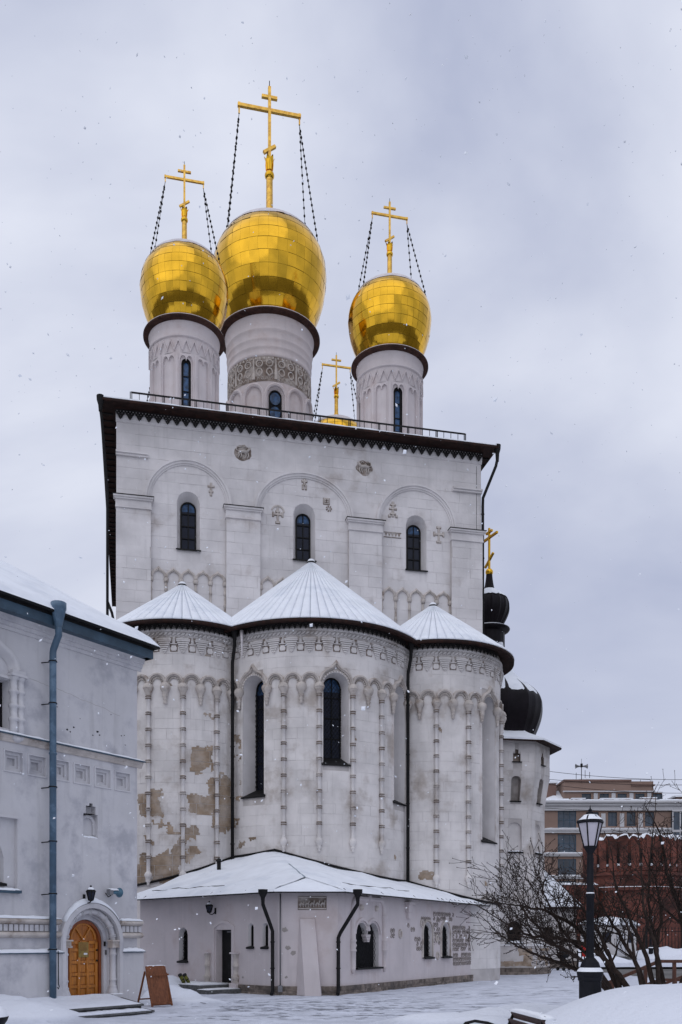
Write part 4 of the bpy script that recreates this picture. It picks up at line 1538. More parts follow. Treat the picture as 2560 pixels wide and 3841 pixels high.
def build_annex():
    # left wall
    mL = flat(0)
    door = (-2.70, 0.80, 0.28, 2.02, 0.0)
    wA = (-4.93, 0.52, 0.93, 1.85, 0.26)
    w1, w2 = (-1.30, 0.27, 1.43, 2.08, 0.135), (-0.60, 0.27, 1.43, 2.08, 0.135)
    wl = MB().wall(mL, -7.6, 0, 0, 3.35, (door, wA, w1, w2)).build('left_wall', 'limewash_pink', annex, rotz=RAD(-45))
    window(wl, mL, wA, (-4.93, 0.44, 0.97, 1.83, 0.22), 0.24, panes=(1, 1), glass='void', lattice=True)
    for w in (w1, w2):
        window(wl, mL, w, (w[0], 0.21, 1.46, 2.06, 0.105), 0.16, panes=(1, 2), glass='void', fw=0.03)
    # door
    rv = MB()
    A = [(-3.1, 0.28), (-3.1, 2.02), (-2.3, 2.02), (-2.3, 0.28)]
    rv.loft(mL, A, 0, A, -0.3)
    dr = rv.build('doorway', 'limewash_pink', wl)
    MB().wbox(mL, -3.08, -2.32, 0.29, 2.01, -0.27, -0.24).wbox(mL, -3.04, -2.36, 1.2, 1.24, -0.245, -0.23).build('door', 'black_metal', dr)
    MB().wbox(mL, -2.82, -2.52, 1.93, 1.98, -0.24, -0.232).build('door_plate', 'steel_grey', dr)
    fr = MB().sweep(mL, [(-3.22, 0.3), (-3.22, 2.1), (-2.95, 2.24), (-2.7, 2.28), (-2.45, 2.24), (-2.18, 2.1), (-2.18, 0.3)], [(-0.05, 0), (-0.05, 0.035), (0.05, 0.035), (0.06, 0)])
    fr.build('door_surround', 'limewash_pink', wl)
    for s in (-3.52, -2.02):
        pr = [(0.12, 0.3), (0.12, 0.42), (0.15, 0.46), (0.14, 0.52), (0.095, 0.56), (0.095, 0.80), (0.12, 0.82), (0.12, 0.87), (0.095, 0.9), (0.095, 1.14), (0.12, 1.17), (0.13, 1.24)]
        hc = MB().lathe(pr, 10, (s, 0.02), mL)
        hc.build('half_column', 'carved', wl)
        MB().wbox(mL, s - 0.17, s + 0.17, 1.24, 1.29, 0, 0.16).wbox(mL, s - 0.17, s + 0.17, 0.12, 0.3, 0, 0.17).build('column_block', 'limewash_pink', wl)
    # front
    mF = flat(0)
    wf = MB().wall(mF, 0, 1.82, 0, 3.35).build('front_wall', 'limewash_pink', annex)
    rel = MB().wbox(mF, 0.62, 1.47, 2.62, 2.66, 0, 0.05)
    rgr = random.Random(8)
    for i in range(5):
        c = 0.72 + 0.16 * i
        rel.tube([mF(c - 0.06, 2.74, 0.02), mF(c, 2.82, 0.05), mF(c + 0.06, 2.76, 0.03)], 0.035, 6)
        rel.tube([mF(c + 0.05, 2.78, 0.03), mF(c + 0.07, 2.9, 0.03)], 0.022, 5)
        for q in (-0.05, 0.04):
            rel.tube([mF(c + q, 2.76, 0.02), mF(c + q + 0.01, 2.68, 0.02)], 0.014, 4)
    rel.wbox(mF, 0.62, 1.47, 2.97, 3.0, 0, 0.05)
    rel.build('animal_relief', 'carved', wf)
    MB().wbox(mF, 0.60, 1.48, 2.60, 3.02, 0.0, 0.012).build('relief_ground', 'brown_dark', wf)
    bt = MB()
    for (z, a, b, d) in ():
        pass
    T = [(0.66, 2.35), (1.13, 2.35)]
    vs = [mF(0.66, 2.36, 0.0), mF(1.13, 2.36, 0.0), mF(1.12, 2.33, 0.06), mF(0.67, 2.33, 0.06), mF(0.52, 0.0, 0.0), mF(1.34, 0.0, 0.0), mF(1.32, 0.0, 0.46), mF(0.84, 0.0, 0.46)]
    bt.add(vs, [(0, 3, 2, 1), (3, 7, 6, 2), (0, 4, 7, 3), (2, 6, 5, 1)])
    bt.build('buttress', 'limewash_pink', wf)
    # right wall
    mR = flat(0)
    dl, drr = (1.58, 0.80, 0.80, 1.86, 0.38), (2.38, 0.80, 0.80, 1.86, 0.38)
    v1, v2 = (6.78, 0.80, 1.02, 1.93, 0.40), (8.50, 0.80, 1.02, 1.93, 0.40)
    wr = MB().wall(mR, 0, 11.9, 0, 3.35, (dl, drr, v1, v2)).build('right_wall', 'limewash_pink', annex, (1.82, 0, 0), RA)
    # twin-light window
    A = [(1.18, 0.80)] + arc(1.58, 1.86, 0.40, 0.38, 10) + arc(2.38, 1.86, 0.40, 0.38, 10)[1:] + [(2.78, 0.80)]
    tw = MB().loft(mR, A, 0, A, -0.2).build('twin_window', 'limewash_clean', wr)
    MB().poly(mR, [(1.1, 0.75), (2.86, 0.75), (2.86, 2.3), (1.1, 2.3)], -0.198).build('pane', 'void', tw)
    gl = MB()
    for k in range(-8, 14):
        for sg in (1, -1):
            pts = []
            for q in range(15):
                x = 1.18 + 1.6 * q / 14 if sg == 1 else 2.78 - 1.6 * q / 14
                z = 0.8 + 0.19 * k + 1.9 * q / 14
                c = 1.58 if x < 1.98 else 2.38
                zt = 1.86 + 0.38 * sqrt(max(0, 1 - ((x - c) / 0.4) ** 2))
                if 0.8 <= z <= zt:
                    pts.append(mR(x, z, -0.12))
            if len(pts) > 1:
                gl.tube(pts, 0.008, 3, cap=False)
    gl.build('grille', 'black_metal', tw)
    MB().wbox(mR, 1.1, 2.92, 0.74, 0.80, -0.19, 0.12).build('sill', 'black_metal', tw)
    for i in range(5):
        MB().wbox(mR, 1.80 + 0.03 * i, 2.14 - 0.02 * i, 1.86 - 0.05 * i - 0.04, 1.86 - 0.05 * i, -0.15, 0.03).build('pendant_step', 'limewash_pink', tw)
    MB().sweep(mR, arc(1.58, 1.88, 0.45, 0.43, 12, 180, 12), [(0, 0), (0, 0.05), (0.08, 0.05), (0.1, 0)]).sweep(mR, arc(2.38, 1.88, 0.45, 0.43, 12, 168, 0), [(0, 0), (0, 0.05), (0.08, 0.05), (0.1, 0)]).build('hood_mould', 'limewash_pink', tw)
    for s in (0.92, 3.14):
        pr = [(0.01, 0.62), (0.05, 0.66), (0.06, 0.72), (0.1, 0.76), (0.085, 0.8), (0.085, 1.3), (0.12, 1.33), (0.12, 1.37), (0.09, 1.42), (0.13, 1.52), (0.09, 1.6), (0.12, 1.65), (0.12, 1.69), (0.085, 1.72), (0.085, 2.36), (0.13, 2.42), (0.13, 2.5)]
        MB().lathe(pr, 10, (s, 0.03), mR).build('half_column', 'limewash_pink', wr)
    pth = [(0.92, 2.48)] + arc(1.25, 2.7, 0.33, 0.33, 6, 180, 95) + [(1.6, 3.03), (1.95, 3.03), (2.03, 3.2), (2.11, 3.03), (2.4, 3.03)] + arc(2.81, 2.7, 0.33, 0.33, 6, 85, 0) + [(3.14, 2.48)]
    MB().sweep(mR, pth, [(-0.09, 0), (-0.09, 0.05), (-0.03, 0.09), (0.04, 0.09), (0.07, 0.04), (0.07, 0)]).build('hood_frame', 'limewash_pink', wr)
    for s in (1.5, 2.58):
        MB().ball(mR(s, 2.72, 0.03), 0.085, 0.085, 0.1, 10, 6).build('boss', 'carved', wr)
    for v in (v1, v2):
        window(wr, mR, v, (v[0], 0.70, 1.05, 1.92, 0.35), 0.17, panes=(1, 1), glass='void', lattice=True, reveal='limewash_clean', silld=0.12)
        MB().sweep(mR, arch(v[0], 0.86, 1.05, 1.95, 0.43), [(0, 0), (0, 0.05), (0.06, 0.05), (0.08, 0)]).build('surround', 'carved', wr)
    br = MB().wbox(mR, 4.78, 5.32, 2.92, 3.02, 0, 0.2).wbox(mR, 4.86, 5.24, 2.66, 2.92, 0, 0.14).wbox(mR, 4.93, 5.17, 2.44, 2.66, 0, 0.1)
    br.build('bracket', 'limewash_pink', wr)
    LZ = [(4.84, 5.26, 2.12, 2.42, 0.8), (5.3, 5.7, 1.98, 2.3, 0.9), (5.62, 6.32, 1.3, 1.95, 0.85), (6.2, 7.2, 2.38, 2.6, 0.9), (7.26, 8.04, 1.5, 2.62, 0.7), (7.3, 9.5, 2.42, 2.8, 0.8), (9.0, 9.5, 1.9, 2.3, 0.6), (9.2, 11.2, 1.25, 2.35, 0.75), (9.25, 11.35, 0.68, 1.2, 0.9), (3.65, 4.0, 1.75, 2.1, 0.9)]
    for i, (a, b, c, d, k) in enumerate(LZ):
        lacework(mR, a, b, c, d, i, k).build('carved_interlace', 'interlace', wr, kind='stuff')
    for s, z in ((4.42, 1.9), (6.25, 2.3), (7.62, 1.75), (7.7, 1.1)):
        MB().sweep(mR, [(s + 0.1 * cos(2 * pi * i / 12), z + 0.13 * sin(2 * pi * i / 12)) for i in range(12)], [(-0.03, 0), (-0.02, 0.05), (0.02, 0.05), (0.03, 0)], closed=True).build('medallion', 'carved', wr)
    # returns that close the annex against the apses
    MB().add([(-5.374, 5.374, 0), (-5.374, 5.374, 3.4), (-3.0, 9.0, 3.4), (-3.0, 9.0, 0)], [(0, 1, 2, 3)]).build('left_return', 'limewash_pink', annex)
    # bare patches where the plaster is gone
    rg = random.Random(44)
    for wall, m, lst in ((wl, mL, [(-0.25, 0.42), (-1.7, 0.5), (-6.4, 0.7)]), (wf, mF, [(0.25, 0.55), (0.3, 1.45), (0.2, 2.0), (0.45, 1.3), (1.2, 0.25)]), (wr, mR, [(10.6, 1.05), (11.0, 1.35)])):
        for s, z in lst:
            r = rg.uniform(0.05, 0.13)
            MB().plate(m, [(s + r * rg.uniform(.5, 1.2) * cos(2 * pi * i / 11), z + 0.8 * r * rg.uniform(.5, 1.2) * sin(2 * pi * i / 11)) for i in range(11)], 0, 0.004).build('bare_patch', 'mortar', wall)
    # stone plinth
    for wall, m, a, b, sd in ((wl, mL, -7.6, -3.2, 1), (wl, mL, -2.2, 0.05, 2), (wf, mF, -0.03, 1.86, 3), (wr, mR, 0, 11.9, 4)):
        MB().wbox(m, a, b, -0.1, 0.27, 0, 0.05).build('plinth', 'mortar', wall)
        st = MB()
        rp = random.Random(sd)
        for c in courses(a, b, -0.02, 0.275, 0.075, 0.42, rp):
            st.wbox(m, c[0] + 0.006, c[1] - 0.006, c[2] + 0.005, c[3] - 0.005, 0.03, 0.06 + 0.02 * rp.random())
        st.build('plinth_stones', 'plinth_stone', wall, kind='stuff')
    # door landing
    lb = MB()
    for i in range(4):
        lb.wbox(mL, -4.35 + 0.5 * i + 0.005, -4.35 + 0.5 * (i + 1) - 0.005, -0.05, 0.26, 0.05, 1.25)
    lb.wbox(mL, -2.34, -1.7, -0.05, 0.13, 0.05, 1.35)
    lo = lb.build('landing', 'granite', wl)
    snow_strip(mL, -4.3, -2.35, 0.26, 0.06, 1.24, 0.045, 4).build('landing_snow', 'snow', lo)
    snow_strip(mL, -2.32, -1.75, 0.13, 0.06, 1.33, 0.03, 5).build('landing_snow', 'snow', lo)
    # the roof: three slopes, snow with lumps
    def zsnow(x, y, e):
        t = 0.10 + 0.07 * mnoise.noise(Vector((x * 0.9, y * 0.9, 2))) + 0.03 * mnoise.noise(Vector((x * 2.7, y * 2.7, 7)))
        return soft_roof(x, y) + max(0.03, t) * min(1.0, 0.45 + e * 2.2)
    cA, cB = (-0.086, -0.55), (2.03, -0.55)
    dirL, inL = Vector((-0.7071, 0.7071)), Vector((0.7071, 0.7071))
    dirR, inR = Vector((cos(RA), sin(RA))), Vector((-sin(RA), cos(RA)))
    planes = [('L', Vector(cA), dirL, inL, 8.15, 0.37), ('R', Vector(cB), dirR, inR, 12.6, 0.31), ('F', Vector(cA), Vector((1, 0)), Vector((0, 1)), 2.116, 0.62)]
    deck = MB()
    snow = MB()
    for nm, o, d, inn, ln, sl in planes:
        nt, nd = int(ln / 0.2), 26
        grid = []
        lims = []
        for i in range(nt + 1):
            p = o + d * (ln * i / nt)
            L = 0.0
            while L < 9.0:
                q = p + inn * (L + 0.02)
                if annex_roof(q.x, q.y) < 3.13 + sl * (L + 0.02) - 0.004:
                    break
                L += 0.02
            lims.append(L)
        vs, vd = [], []
        for i in range(nt + 1):
            p = o + d * (ln * i / nt)
            for j in range(nd + 1):
                e = lims[i] * j / nd
                q = p + inn * (e - (0.03 if j == 0 else 0))
                vs.append((q.x, q.y, zsnow(q.x, q.y, e) if j else annex_roof(q.x, q.y) + 0.012))
        fs = []
        for i in range(nt):
            for j in range(nd):
                a = i * (nd + 1) + j
                f = (a, a + nd + 1, a + nd + 2, a + 1)
                fs.append(f if nm == 'L' else tuple(reversed(f)))
        snow.add(vs, fs, True)
        vs = []
        for i in range(nt + 1):
            p = o + d * (ln * i / nt)
            for j in range(nd + 1):
                e = (lims[i] + 0.15) * j / nd
                q = p + inn * e
                vs.append((q.x, q.y, zsnow(q.x, q.y, e) - 0.025 if j else annex_roof(q.x, q.y)))
        snow.add(vs, fs, True)
        p0, p1 = o, o + d * ln
        for off, zz in ((0.0, 0.0),):
            deck.beam((p0.x, p0.y, 3.115), (p1.x, p1.y, 3.115), 0.07, 0.035)
            a, b = p0 + inn * 0.5, p1 + inn * 0.5
            deck.add([(p0.x, p0.y, 3.10), (p1.x, p1.y, 3.10), (b.x, b.y, 3.26), (a.x, a.y, 3.26)], [(0, 1, 2, 3)])
        k = int(ln / 0.42)
        for i in range(k):
            q = p0 + d * (ln * (i + 0.5) / k)
            deck.beam((q.x, q.y, 3.11), (q.x + inn.x * 0.16, q.y + inn.y * 0.16, 3.23), 0.018, 0.05)
    rf = deck.build('roof_edge', 'black_metal', annex)
    snow.build('roof_snow', 'roof_snow', rf)
    for (o, d, inn, a, b, sl, L) in ((Vector(cA), dirL, inL, 3.2, 7.4, 0.37, 0.62), (Vector(cB), dirR, inR, 1.2, 6.2, 0.31, 0.75)):
        pts = []
        for i in range(14):
            q = o + d * (a + (b - a) * i / 13) + inn * L
            pts.append((q.x, q.y, zsnow(q.x, q.y, 1) + 0.012 * sin(i * 1.7)))
        MB().tube(pts, 0.016, 5).build('snow_guard', 'black_metal', rf)
    hp = []
    for i in range(9):
        # hip between the two long slopes
        y = 0.35 + 3.2 * i / 8
        lo_, hi_ = -6.0, 6.0
        for _ in range(30):
            mid = (lo_ + hi_) / 2
            if 0.37 * (0.7071 * (mid + y) + 0.45) < 0.31 * (-sin(RA) * (mid - 1.82) + cos(RA) * y + 0.45):
                lo_ = mid
            else:
                hi_ = mid
        hp.append((lo_, y, zsnow(lo_, y, 1) + 0.004))
    MB().tube(hp, 0.02, 5).build('hip_seam', 'seam_grey', rf)
    vx, vy = -2.58, 5.9
    vz = annex_roof(vx, vy)
    MB().lathe([(0.075, vz - 0.1), (0.075, vz + 0.42)], 8, (vx, vy)).lathe([(0.13, vz + 0.42), (0.12, vz + 0.46), (0.0, vz + 0.56)], 8, (vx, vy)).build('vent_pipe', 'black_metal', rf)
    # flashing where the roof meets the apse walls
    c_, s_ = cos(CA), sin(CA)
    for uc, R, p0, p1 in ((-1.52, 4.2, -58, 58), (-6.94, 2.9, -75, 40), (3.9, 2.9, -40, 60)):
        pts = []
        for p in range(p0, p1 + 1, 4):
            u, v = uc + (R + 0.05) * sin(RAD(p)), -1.0 - (R + 0.05) * cos(RAD(p))
            x, y = u * c_ - v * s_ - AX, 41 + u * s_ + v * c_ - AY
            pts.append((x, y, annex_roof(x, y) + 0.13))
        MB().tube(pts, 0.05, 5).build('flashing', 'black_metal', rf)
    # downpipes
    for hx, px_, zt in ((-0.42, -0.16, 2.55), (2.42, 1.84, 2.35)):
        py_ = -0.14 if hx < 0 else -0.12
        d = MB().lathe([(0.055, 2.84), (0.065, 2.95), (0.14, 3.1), (0.145, 3.2)], 10, (hx, -0.55))
        d.tube([(hx, -0.55, 2.95), (hx, -0.53, 2.75), (px_ + (0.06 if hx > 0 else -0.05), py_ - 0.02, zt - 0.45), (px_, py_, zt - 0.6), (px_, py_, 0.12), (px_ - 0.02, py_ - 0.16, 0.04)], 0.058, 8)
        for z in (1.6, 0.8):
            d.lathe([(0.06, z), (0.078, z + 0.02), (0.06, z + 0.05)], 8, (px_, py_))
        d.build('downpipe', 'black_metal', annex)
    MB().box((0.0, -0.16, 0.1), (0.14, -0.02, 0.3)).tube([(0.07, -0.1, 0.3), (0.07, -0.05, 3.1)], 0.022, 5).build('cable_box', 'steel_grey', annex)


build_annex()

# ------------------------------------------------------------------ plastered house on the left
HA = RAD(55.3)
house = thing('plastered_house', 'grey white plastered house on the left with orange arched door and blue drainpipe', 'house', (-5.43, 24.85, 0), HA)


def build_house():
    m = flat(0)
    X0 = -14.0
    door = (-1.58, 1.72, 0.1, 1.62, 0.86)
    upw = (-4.47, 1.04, 6.56, 7.68, 0.0)
    niche = (-4.58, 1.70, 2.84, 4.50, 0.0)
    sq = [(-0.51 - 0.666 * i, 0.48, 5.60, 6.05, 0.0) for i in range(14)]
    cr = [(-1.57, 0.46, 4.26, 4.86, 0.0), (-1.565, 0.31, 4.86, 5.06, 0.0), (-1.555, 0.11, 5.06, 5.13, 0.0)]
    wl = MB().wall(m, X0, 0, 0, 9.2, [door, upw, niche] + sq + cr)
    wl.wall(side_x(0, 1), 0, 9, 0, 9.2)
    wl.wall(flat(9), X0, 0, 0, 9.2)
    w = wl.build('wall', 'plaster_grey', house)

    def rect(o, g=0.0):
        return [(o[0] - o[1] / 2 + g, o[2] + g), (o[0] - o[1] / 2 + g, o[3] - g), (o[0] + o[1] / 2 - g, o[3] - g), (o[0] + o[1] / 2 - g, o[2] + g)]
    sm = MB()
    o = (0, 0.48, 5.60, 6.05)
    for g0, d0, g1, d1 in ((0, 0, 0.0, -0.05), (0.0, -0.05, 0.075, -0.05), (0.075, -0.05, 0.075, -0.10), (0.075, -0.10, 0.135, -0.10), (0.135, -0.10, 0.135, -0.17)):
        sm.loft(m, rect(o, g0), d0, rect(o, g1), d1)
    sm.poly(m, list(reversed(rect(o, 0.135))), -0.17)
    sm.sweep(m, rect(o), [(0.0, 0.0), (0.0, 0.022), (0.035, 0.022), (0.04, 0.0)], closed=True)
    sme = sm.mesh('square_niche', 'plaster_grey')
    for q in sq:
        link('square_niche', sme, w, (q[0], 0, 0))
    cn = MB()
    for q in cr:
        cn.loft(m, rect(q), 0, rect(q), -0.16)
        cn.poly(m, list(reversed(rect(q))), -0.16)
    cn.sweep(m, arch(-1.57, 0.34, 4.34, 4.6, 0.17), [(0, -0.16), (0, -0.10), (0.07, -0.10), (0.1, -0.16)])
    co = cn.build('cross_niche', 'plaster_grey', w)
    snow_strip(m, -1.79, -1.35, 4.26, -0.15, 0.0, 0.05, 3, 8).build('niche_snow', 'snow', co)
    # blind niche with arched window
    nn = MB().loft(m, rect(niche), 0, rect(niche), -0.10)
    nn.wall(m, niche[0] - 0.85, niche[0] + 0.85, 2.84, 4.5, [(-4.6, 1.14, 2.95, 3.58, 0.5)], d=-0.10)
    no = nn.build('window_niche', 'plaster_grey', w)
    mN = flat(0.10)
    window(no, mN, (-4.6, 1.14, 2.95, 3.58, 0.5), (-4.6, 0.98, 3.0, 3.56, 0.44), 0.22, panes=(2, 3), reveal='plaster_grey')
    MB().wbox(m, -5.48, -3.68, 2.76, 2.83, 0, 0.10).build('niche_sill', 'blue_dark', no)
    snow_strip(m, -5.46, -3.70, 2.83, 0.0, 0.10, 0.05, 6).build('sill_snow', 'snow', no)
    MB().wbox(m, -5.43, -3.73, 4.5, 4.56, 0, 0.05).build('niche_lintel', 'plaster_grey', no)
    # upper window with ogee surround
    uw = window(w, m, upw, (upw[0], 1.0, 6.58, 7.66, 0.0), 0.3, panes=(2, 2), glass='void', reveal='plaster_grey', sill=False)
    for s in (-3.78, -5.16):
        for ds in (-0.09, 0.09):
            pr = [(0.05, 6.32), (0.08, 6.36), (0.085, 6.42), (0.06, 6.46), (0.085, 6.5), (0.10, 6.62), (0.085, 6.74), (0.12, 6.77), (0.12, 6.82), (0.085, 6.86), (0.085, 7.05), (0.12, 7.08), (0.12, 7.13), (0.085, 7.16),
                  (0.085, 7.38), (0.12, 7.41), (0.12, 7.46), (0.085, 7.49), (0.085, 7.7), (0.12, 7.73), (0.12, 7.78)]
            MB().lathe(pr, 10, (s + ds, 0.05), m).build('half_column', 'plaster_grey', w)
        MB().wbox(m, s - 0.22, s + 0.22, 7.78, 7.84, 0, 0.18).wbox(m, s - 0.18, s + 0.18, 7.84, 7.93, 0, 0.14).build('column_block', 'plaster_grey', w)
        MB().ball(m(s, 6.36, 0.05), 0.13, 0.1, 0.1, 10, 6).build('corbel', 'plaster_grey', w)
    pth = [(-5.16, 7.93), (-5.10, 8.14), (-4.95, 8.30), (-4.75, 8.40), (-4.60, 8.50), (-4.51, 8.64), (-4.47, 8.78), (-4.43, 8.64), (-4.34, 8.50), (-4.19, 8.40), (-3.99, 8.30), (-3.84, 8.14), (-3.78, 7.93)]
    MB().sweep(m, pth, [(-0.2, 0), (-0.2, 0.05), (-0.1, 0.07), (-0.08, 0.13), (0.02, 0.16), (0.06, 0.10), (0.09, 0.0)], smooth=True).build('ogee_hood', 'plaster_grey', w)
    MB().wbox(m, -5.3, -3.64, 7.70, 7.76, 0.0, 0.06).build('lintel', 'plaster_grey', w)
    # string course
    sc = MB().sweep(m, [(0.14, 6.26), (X0, 6.26)], [(0.0, 0.0), (0.0, 0.04), (-0.06, 0.06), (-0.10, 0.10), (-0.15, 0.11), (-0.15, 0.0)]).build('string_course', 'carved', w)
    MB().wbox(m, X0, 0.16, 6.41, 6.435, 0, 0.17).build('cover_strip', 'blue_dark', sc)
    snow_strip(m, X0, 0.13, 6.435, 0.0, 0.15, 0.06, 9, 80).build('ledge_snow', 'snow', sc)
    # cornice, fascia, gutter edge
    MB().sweep(m, [(0.12, 8.84), (X0, 8.84)], [(0.0, 0.0), (0.0, 0.03), (-0.08, 0.04), (-0.09, 0.08), (-0.17, 0.09), (-0.18, 0.14), (-0.26, 0.16), (-0.34, 0.22), (-0.34, 0.0)]).build('cornice', 'plaster_grey', house)
    ev = MB().wbox(m, X0, 0.2, 9.14, 9.18, -0.3, 0.40).wbox(m, X0, 0.2, 9.18, 9.36, 0.33, 0.40)
    ev.wbox(m, X0, 0.17, 9.175, 9.40, -0.3, 0.30)
    e = ev.build('fascia', 'blue_dark', house)
    sx = side_x(0, 1)
    MB().wbox(sx, -0.36, 9.0, 9.14, 9.36, 0.0, 0.197).build('gable_fascia', 'blue_dark', e)
    MB().wbox(m, X0, 0.31, 9.41, 9.445, -0.2, 0.55).wbox(m, X0, 0.22, 9.36, 9.412, -0.2, 0.42).build('gutter_edge', 'black_metal', e)
    # snowy hipped roof
    rf = MB()
    vs, fs = [], []
    n, k = 70, 12
    for i in range(n + 1):
        x = 0.30 - 14.3 * i / n
        for j in range(k + 1):
            q = 4.6 * (j / k) ** 1.3
            xx = min(x, 0.30 - q)
            t = 0.16 + 0.05 * mnoise.noise(Vector((xx * 0.7, q, 4)))
            lip = min(1, q * 4 + 0.1)
            rise = 0.66 * q
            vs.append((xx, -0.55 + q - (0.02 if j == 0 else 0), 9.44 + rise + t * lip))
    for i in range(n):
        for j in range(k):
            a = i * (k + 1) + j
            fs.append((a, a + 1, a + k + 2, a + k + 1))
    rf.add(vs, fs, True)
    vs, fs = [], []
    n2 = 40
    for i in range(n2 + 1):
        y = -0.55 + 9.2 * i / n2
        for j in range(k + 1):
            q = 4.6 * (j / k) ** 1.3
            yy = min(max(y, -0.55 + q), 8.65 - q + 0.001) if q < 4.6 else 4.05
            yy = max(y, -0.55 + q) if y < 4.05 else min(y, 8.65 - q)
            t = 0.16 + 0.05 * mnoise.noise(Vector((yy * 0.7, q, 9)))
            lip = min(1, q * 4 + 0.1)
            vs.append((0.30 - q + (0.02 if j == 0 else 0), yy, 9.44 + 0.66 * q + t * lip))
    for i in range(n2):
        for j in range(k):
            a = i * (k + 1) + j
            fs.append((a, a + k + 1, a + k + 2, a + 1))
    rf.add(vs, fs, True)
    rf.build('roof', 'roof_snow', house)
    MB().wbox(m, X0, 0.1, 9.56, 9.60, 0.22, 0.26).build('snow_guard', 'blue_dark', house)
    # drainpipe
    dp = MB().lathe([(0.085, 9.08), (0.10, 9.16), (0.17, 9.5), (0.185, 9.52), (0.185, 9.66), (0.17, 9.67)], 14, (-2.97, -0.52))
    hp = dp.build('drainpipe_hopper', 'blue_paint', house)
    dp = MB().tube([(-2.97, -0.52, 9.2), (-2.97, -0.52, 8.98), (-2.95, -0.5, 8.92), (-2.92, -0.27, 8.62), (-2.92, -0.25, 8.54), (-2.92, -0.25, 0.08)], 0.082, 12)
    for z in (8.3, 7.3, 6.1, 5.3, 4.0, 2.75, 1.42):
        dp.lathe([(0.082, z), (0.097, z + 0.015), (0.097, z + 0.05), (0.082, z + 0.065)], 12, (-2.92, -0.25))
    dpo = dp.build('drainpipe', 'blue_paint', house)
    for z in (8.33, 7.33, 5.33, 4.03, 2.78, 1.45):
        MB().tube([(-2.92, -0.25, z), (-3.06, 0.0, z - 0.02)], 0.014, 5).lathe([(0.098, z - 0.012), (0.106, z), (0.098, z + 0.02)], 12, (-2.92, -0.25)).build('clamp', 'black_metal', dpo)
    MB().tube([(-2.78, -0.26, 1.42), (-2.77, -0.26, 1.36), (-2.775, -0.27, 0.62), (-2.75, -0.27, 0.56), (-2.78, -0.27, 0.5), (-2.81, -0.27, 0.54)], 0.012, 5).build('hook_rod', 'black_metal', dpo)
    # roll mouldings and plinth, broken by the portal
    rgd = random.Random(2)
    for a, b in ((X0, -2.56), (-0.64, 0.1)):
        for z, r in ((2.12, 0.075), (1.80, 0.075)):
            prf = [(0.0, 0.0)] + [(-r * (1 - cos(t)), 0.02 + 0.13 * sin(t)) for t in (0.3, 0.8, 1.3, 1.57, 1.9, 2.4, 2.9)] + [(-2 * r, 0.0)]
            MB().sweep(m, [(b, z - r), (a, z - r)], prf, smooth=False).build('roll_moulding', 'carved', w)
        band = MB().wbox(m, a + 0.02, b - 0.02, 1.86, 2.06, 0, 0.03).build('dentil_band', 'brown_dark', w)
        dm = MB()
        x = a + 0.05
        k = 0
        dme = MB().wbox(m, 0, 0.105, 1.885, 2.04, 0.0, 0.075).mesh('dentil', 'plaster_grey')
        while x < b - 0.12:
            if x > -6:
                link('dentil', dme, band, (x, 0, 0))
            x += 0.142
        snow_strip(m, a, b, 2.19, 0.0, 0.12, 0.06, 12, 60 if a < -5 else 10).build('ledge_snow', 'snow', w)
        MB().wbox(m, a, b + (0.0 if b < -1 else 0.02), -0.1, 1.36, 0, 0.12).build('plinth', 'plaster_grey', w)
        MB().add([m(a, 1.46, 0.0), m(b + 0.05, 1.46, 0), m(b + 0.05, 1.37, 0.17), m(a, 1.37, 0.17), m(b + 0.05, 1.35, 0.17), m(a, 1.35, 0.17)], [(0, 3, 2, 1), (3, 5, 4, 2)]).build('plinth_flashing', 'blue_dark', w)
        snow_strip(m, a, b + 0.04, 1.385, 0.0, 0.16, 0.09, 13, 60 if a < -5 else 10).build('ledge_snow', 'snow', w)
    # portal
    def P(w_, d, z0=0.1):
        return arch(-1.58, w_, z0, 1.62, w_ / 2, 20)
    po = MB()
    po.loft(m, P(1.72, 0), 0.0, P(1.72, 0), -0.09, closed=False)
    po.loft(m, P(1.72, 0), -0.09, P(1.34, 0), -0.09, closed=False)
    po.loft(m, P(1.34, 0), -0.09, P(1.34, 0), -0.16, closed=False)
    po.loft(m, P(1.34, 0), -0.16, P(1.16, 0), -0.17, closed=False)
    po.loft(m, P(1.16, 0), -0.17, P(1.16, 0), -0.32, closed=False)
    pr = po.build('portal', 'plaster_grey', house)
    MB().sweep(m, P(1.72, 0), [(0, 0), (0, 0.14), (0.1, 0.15), (0.14, 0.12), (0.14, 0)]).build('outer_arch', 'plaster_grey', pr)
    ro = MB()
    pts = [m(-1.58 + 0.76 * cos(a), 1.64 + 0.76 * sin(a), -0.02) for a in [pi * i / 24 for i in range(25)]]
    ro.tube(pts, 0.075, 8)
    for i in range(9):
        a = pi * (i + 0.5) / 9
        for q in (-0.028, 0.028):
            c = Vector(m(-1.58 + 0.76 * cos(a + q), 1.64 + 0.76 * sin(a + q), -0.02))
            t = Vector(m(-1.58 + 0.76 * cos(a + q + 0.02), 1.64 + 0.76 * sin(a + q + 0.02), -0.02)) - c
            ro.tube([c, c + t.normalized() * 0.028], 0.095, 10)
    ro.build('ringed_arch', 'plaster_grey', pr)
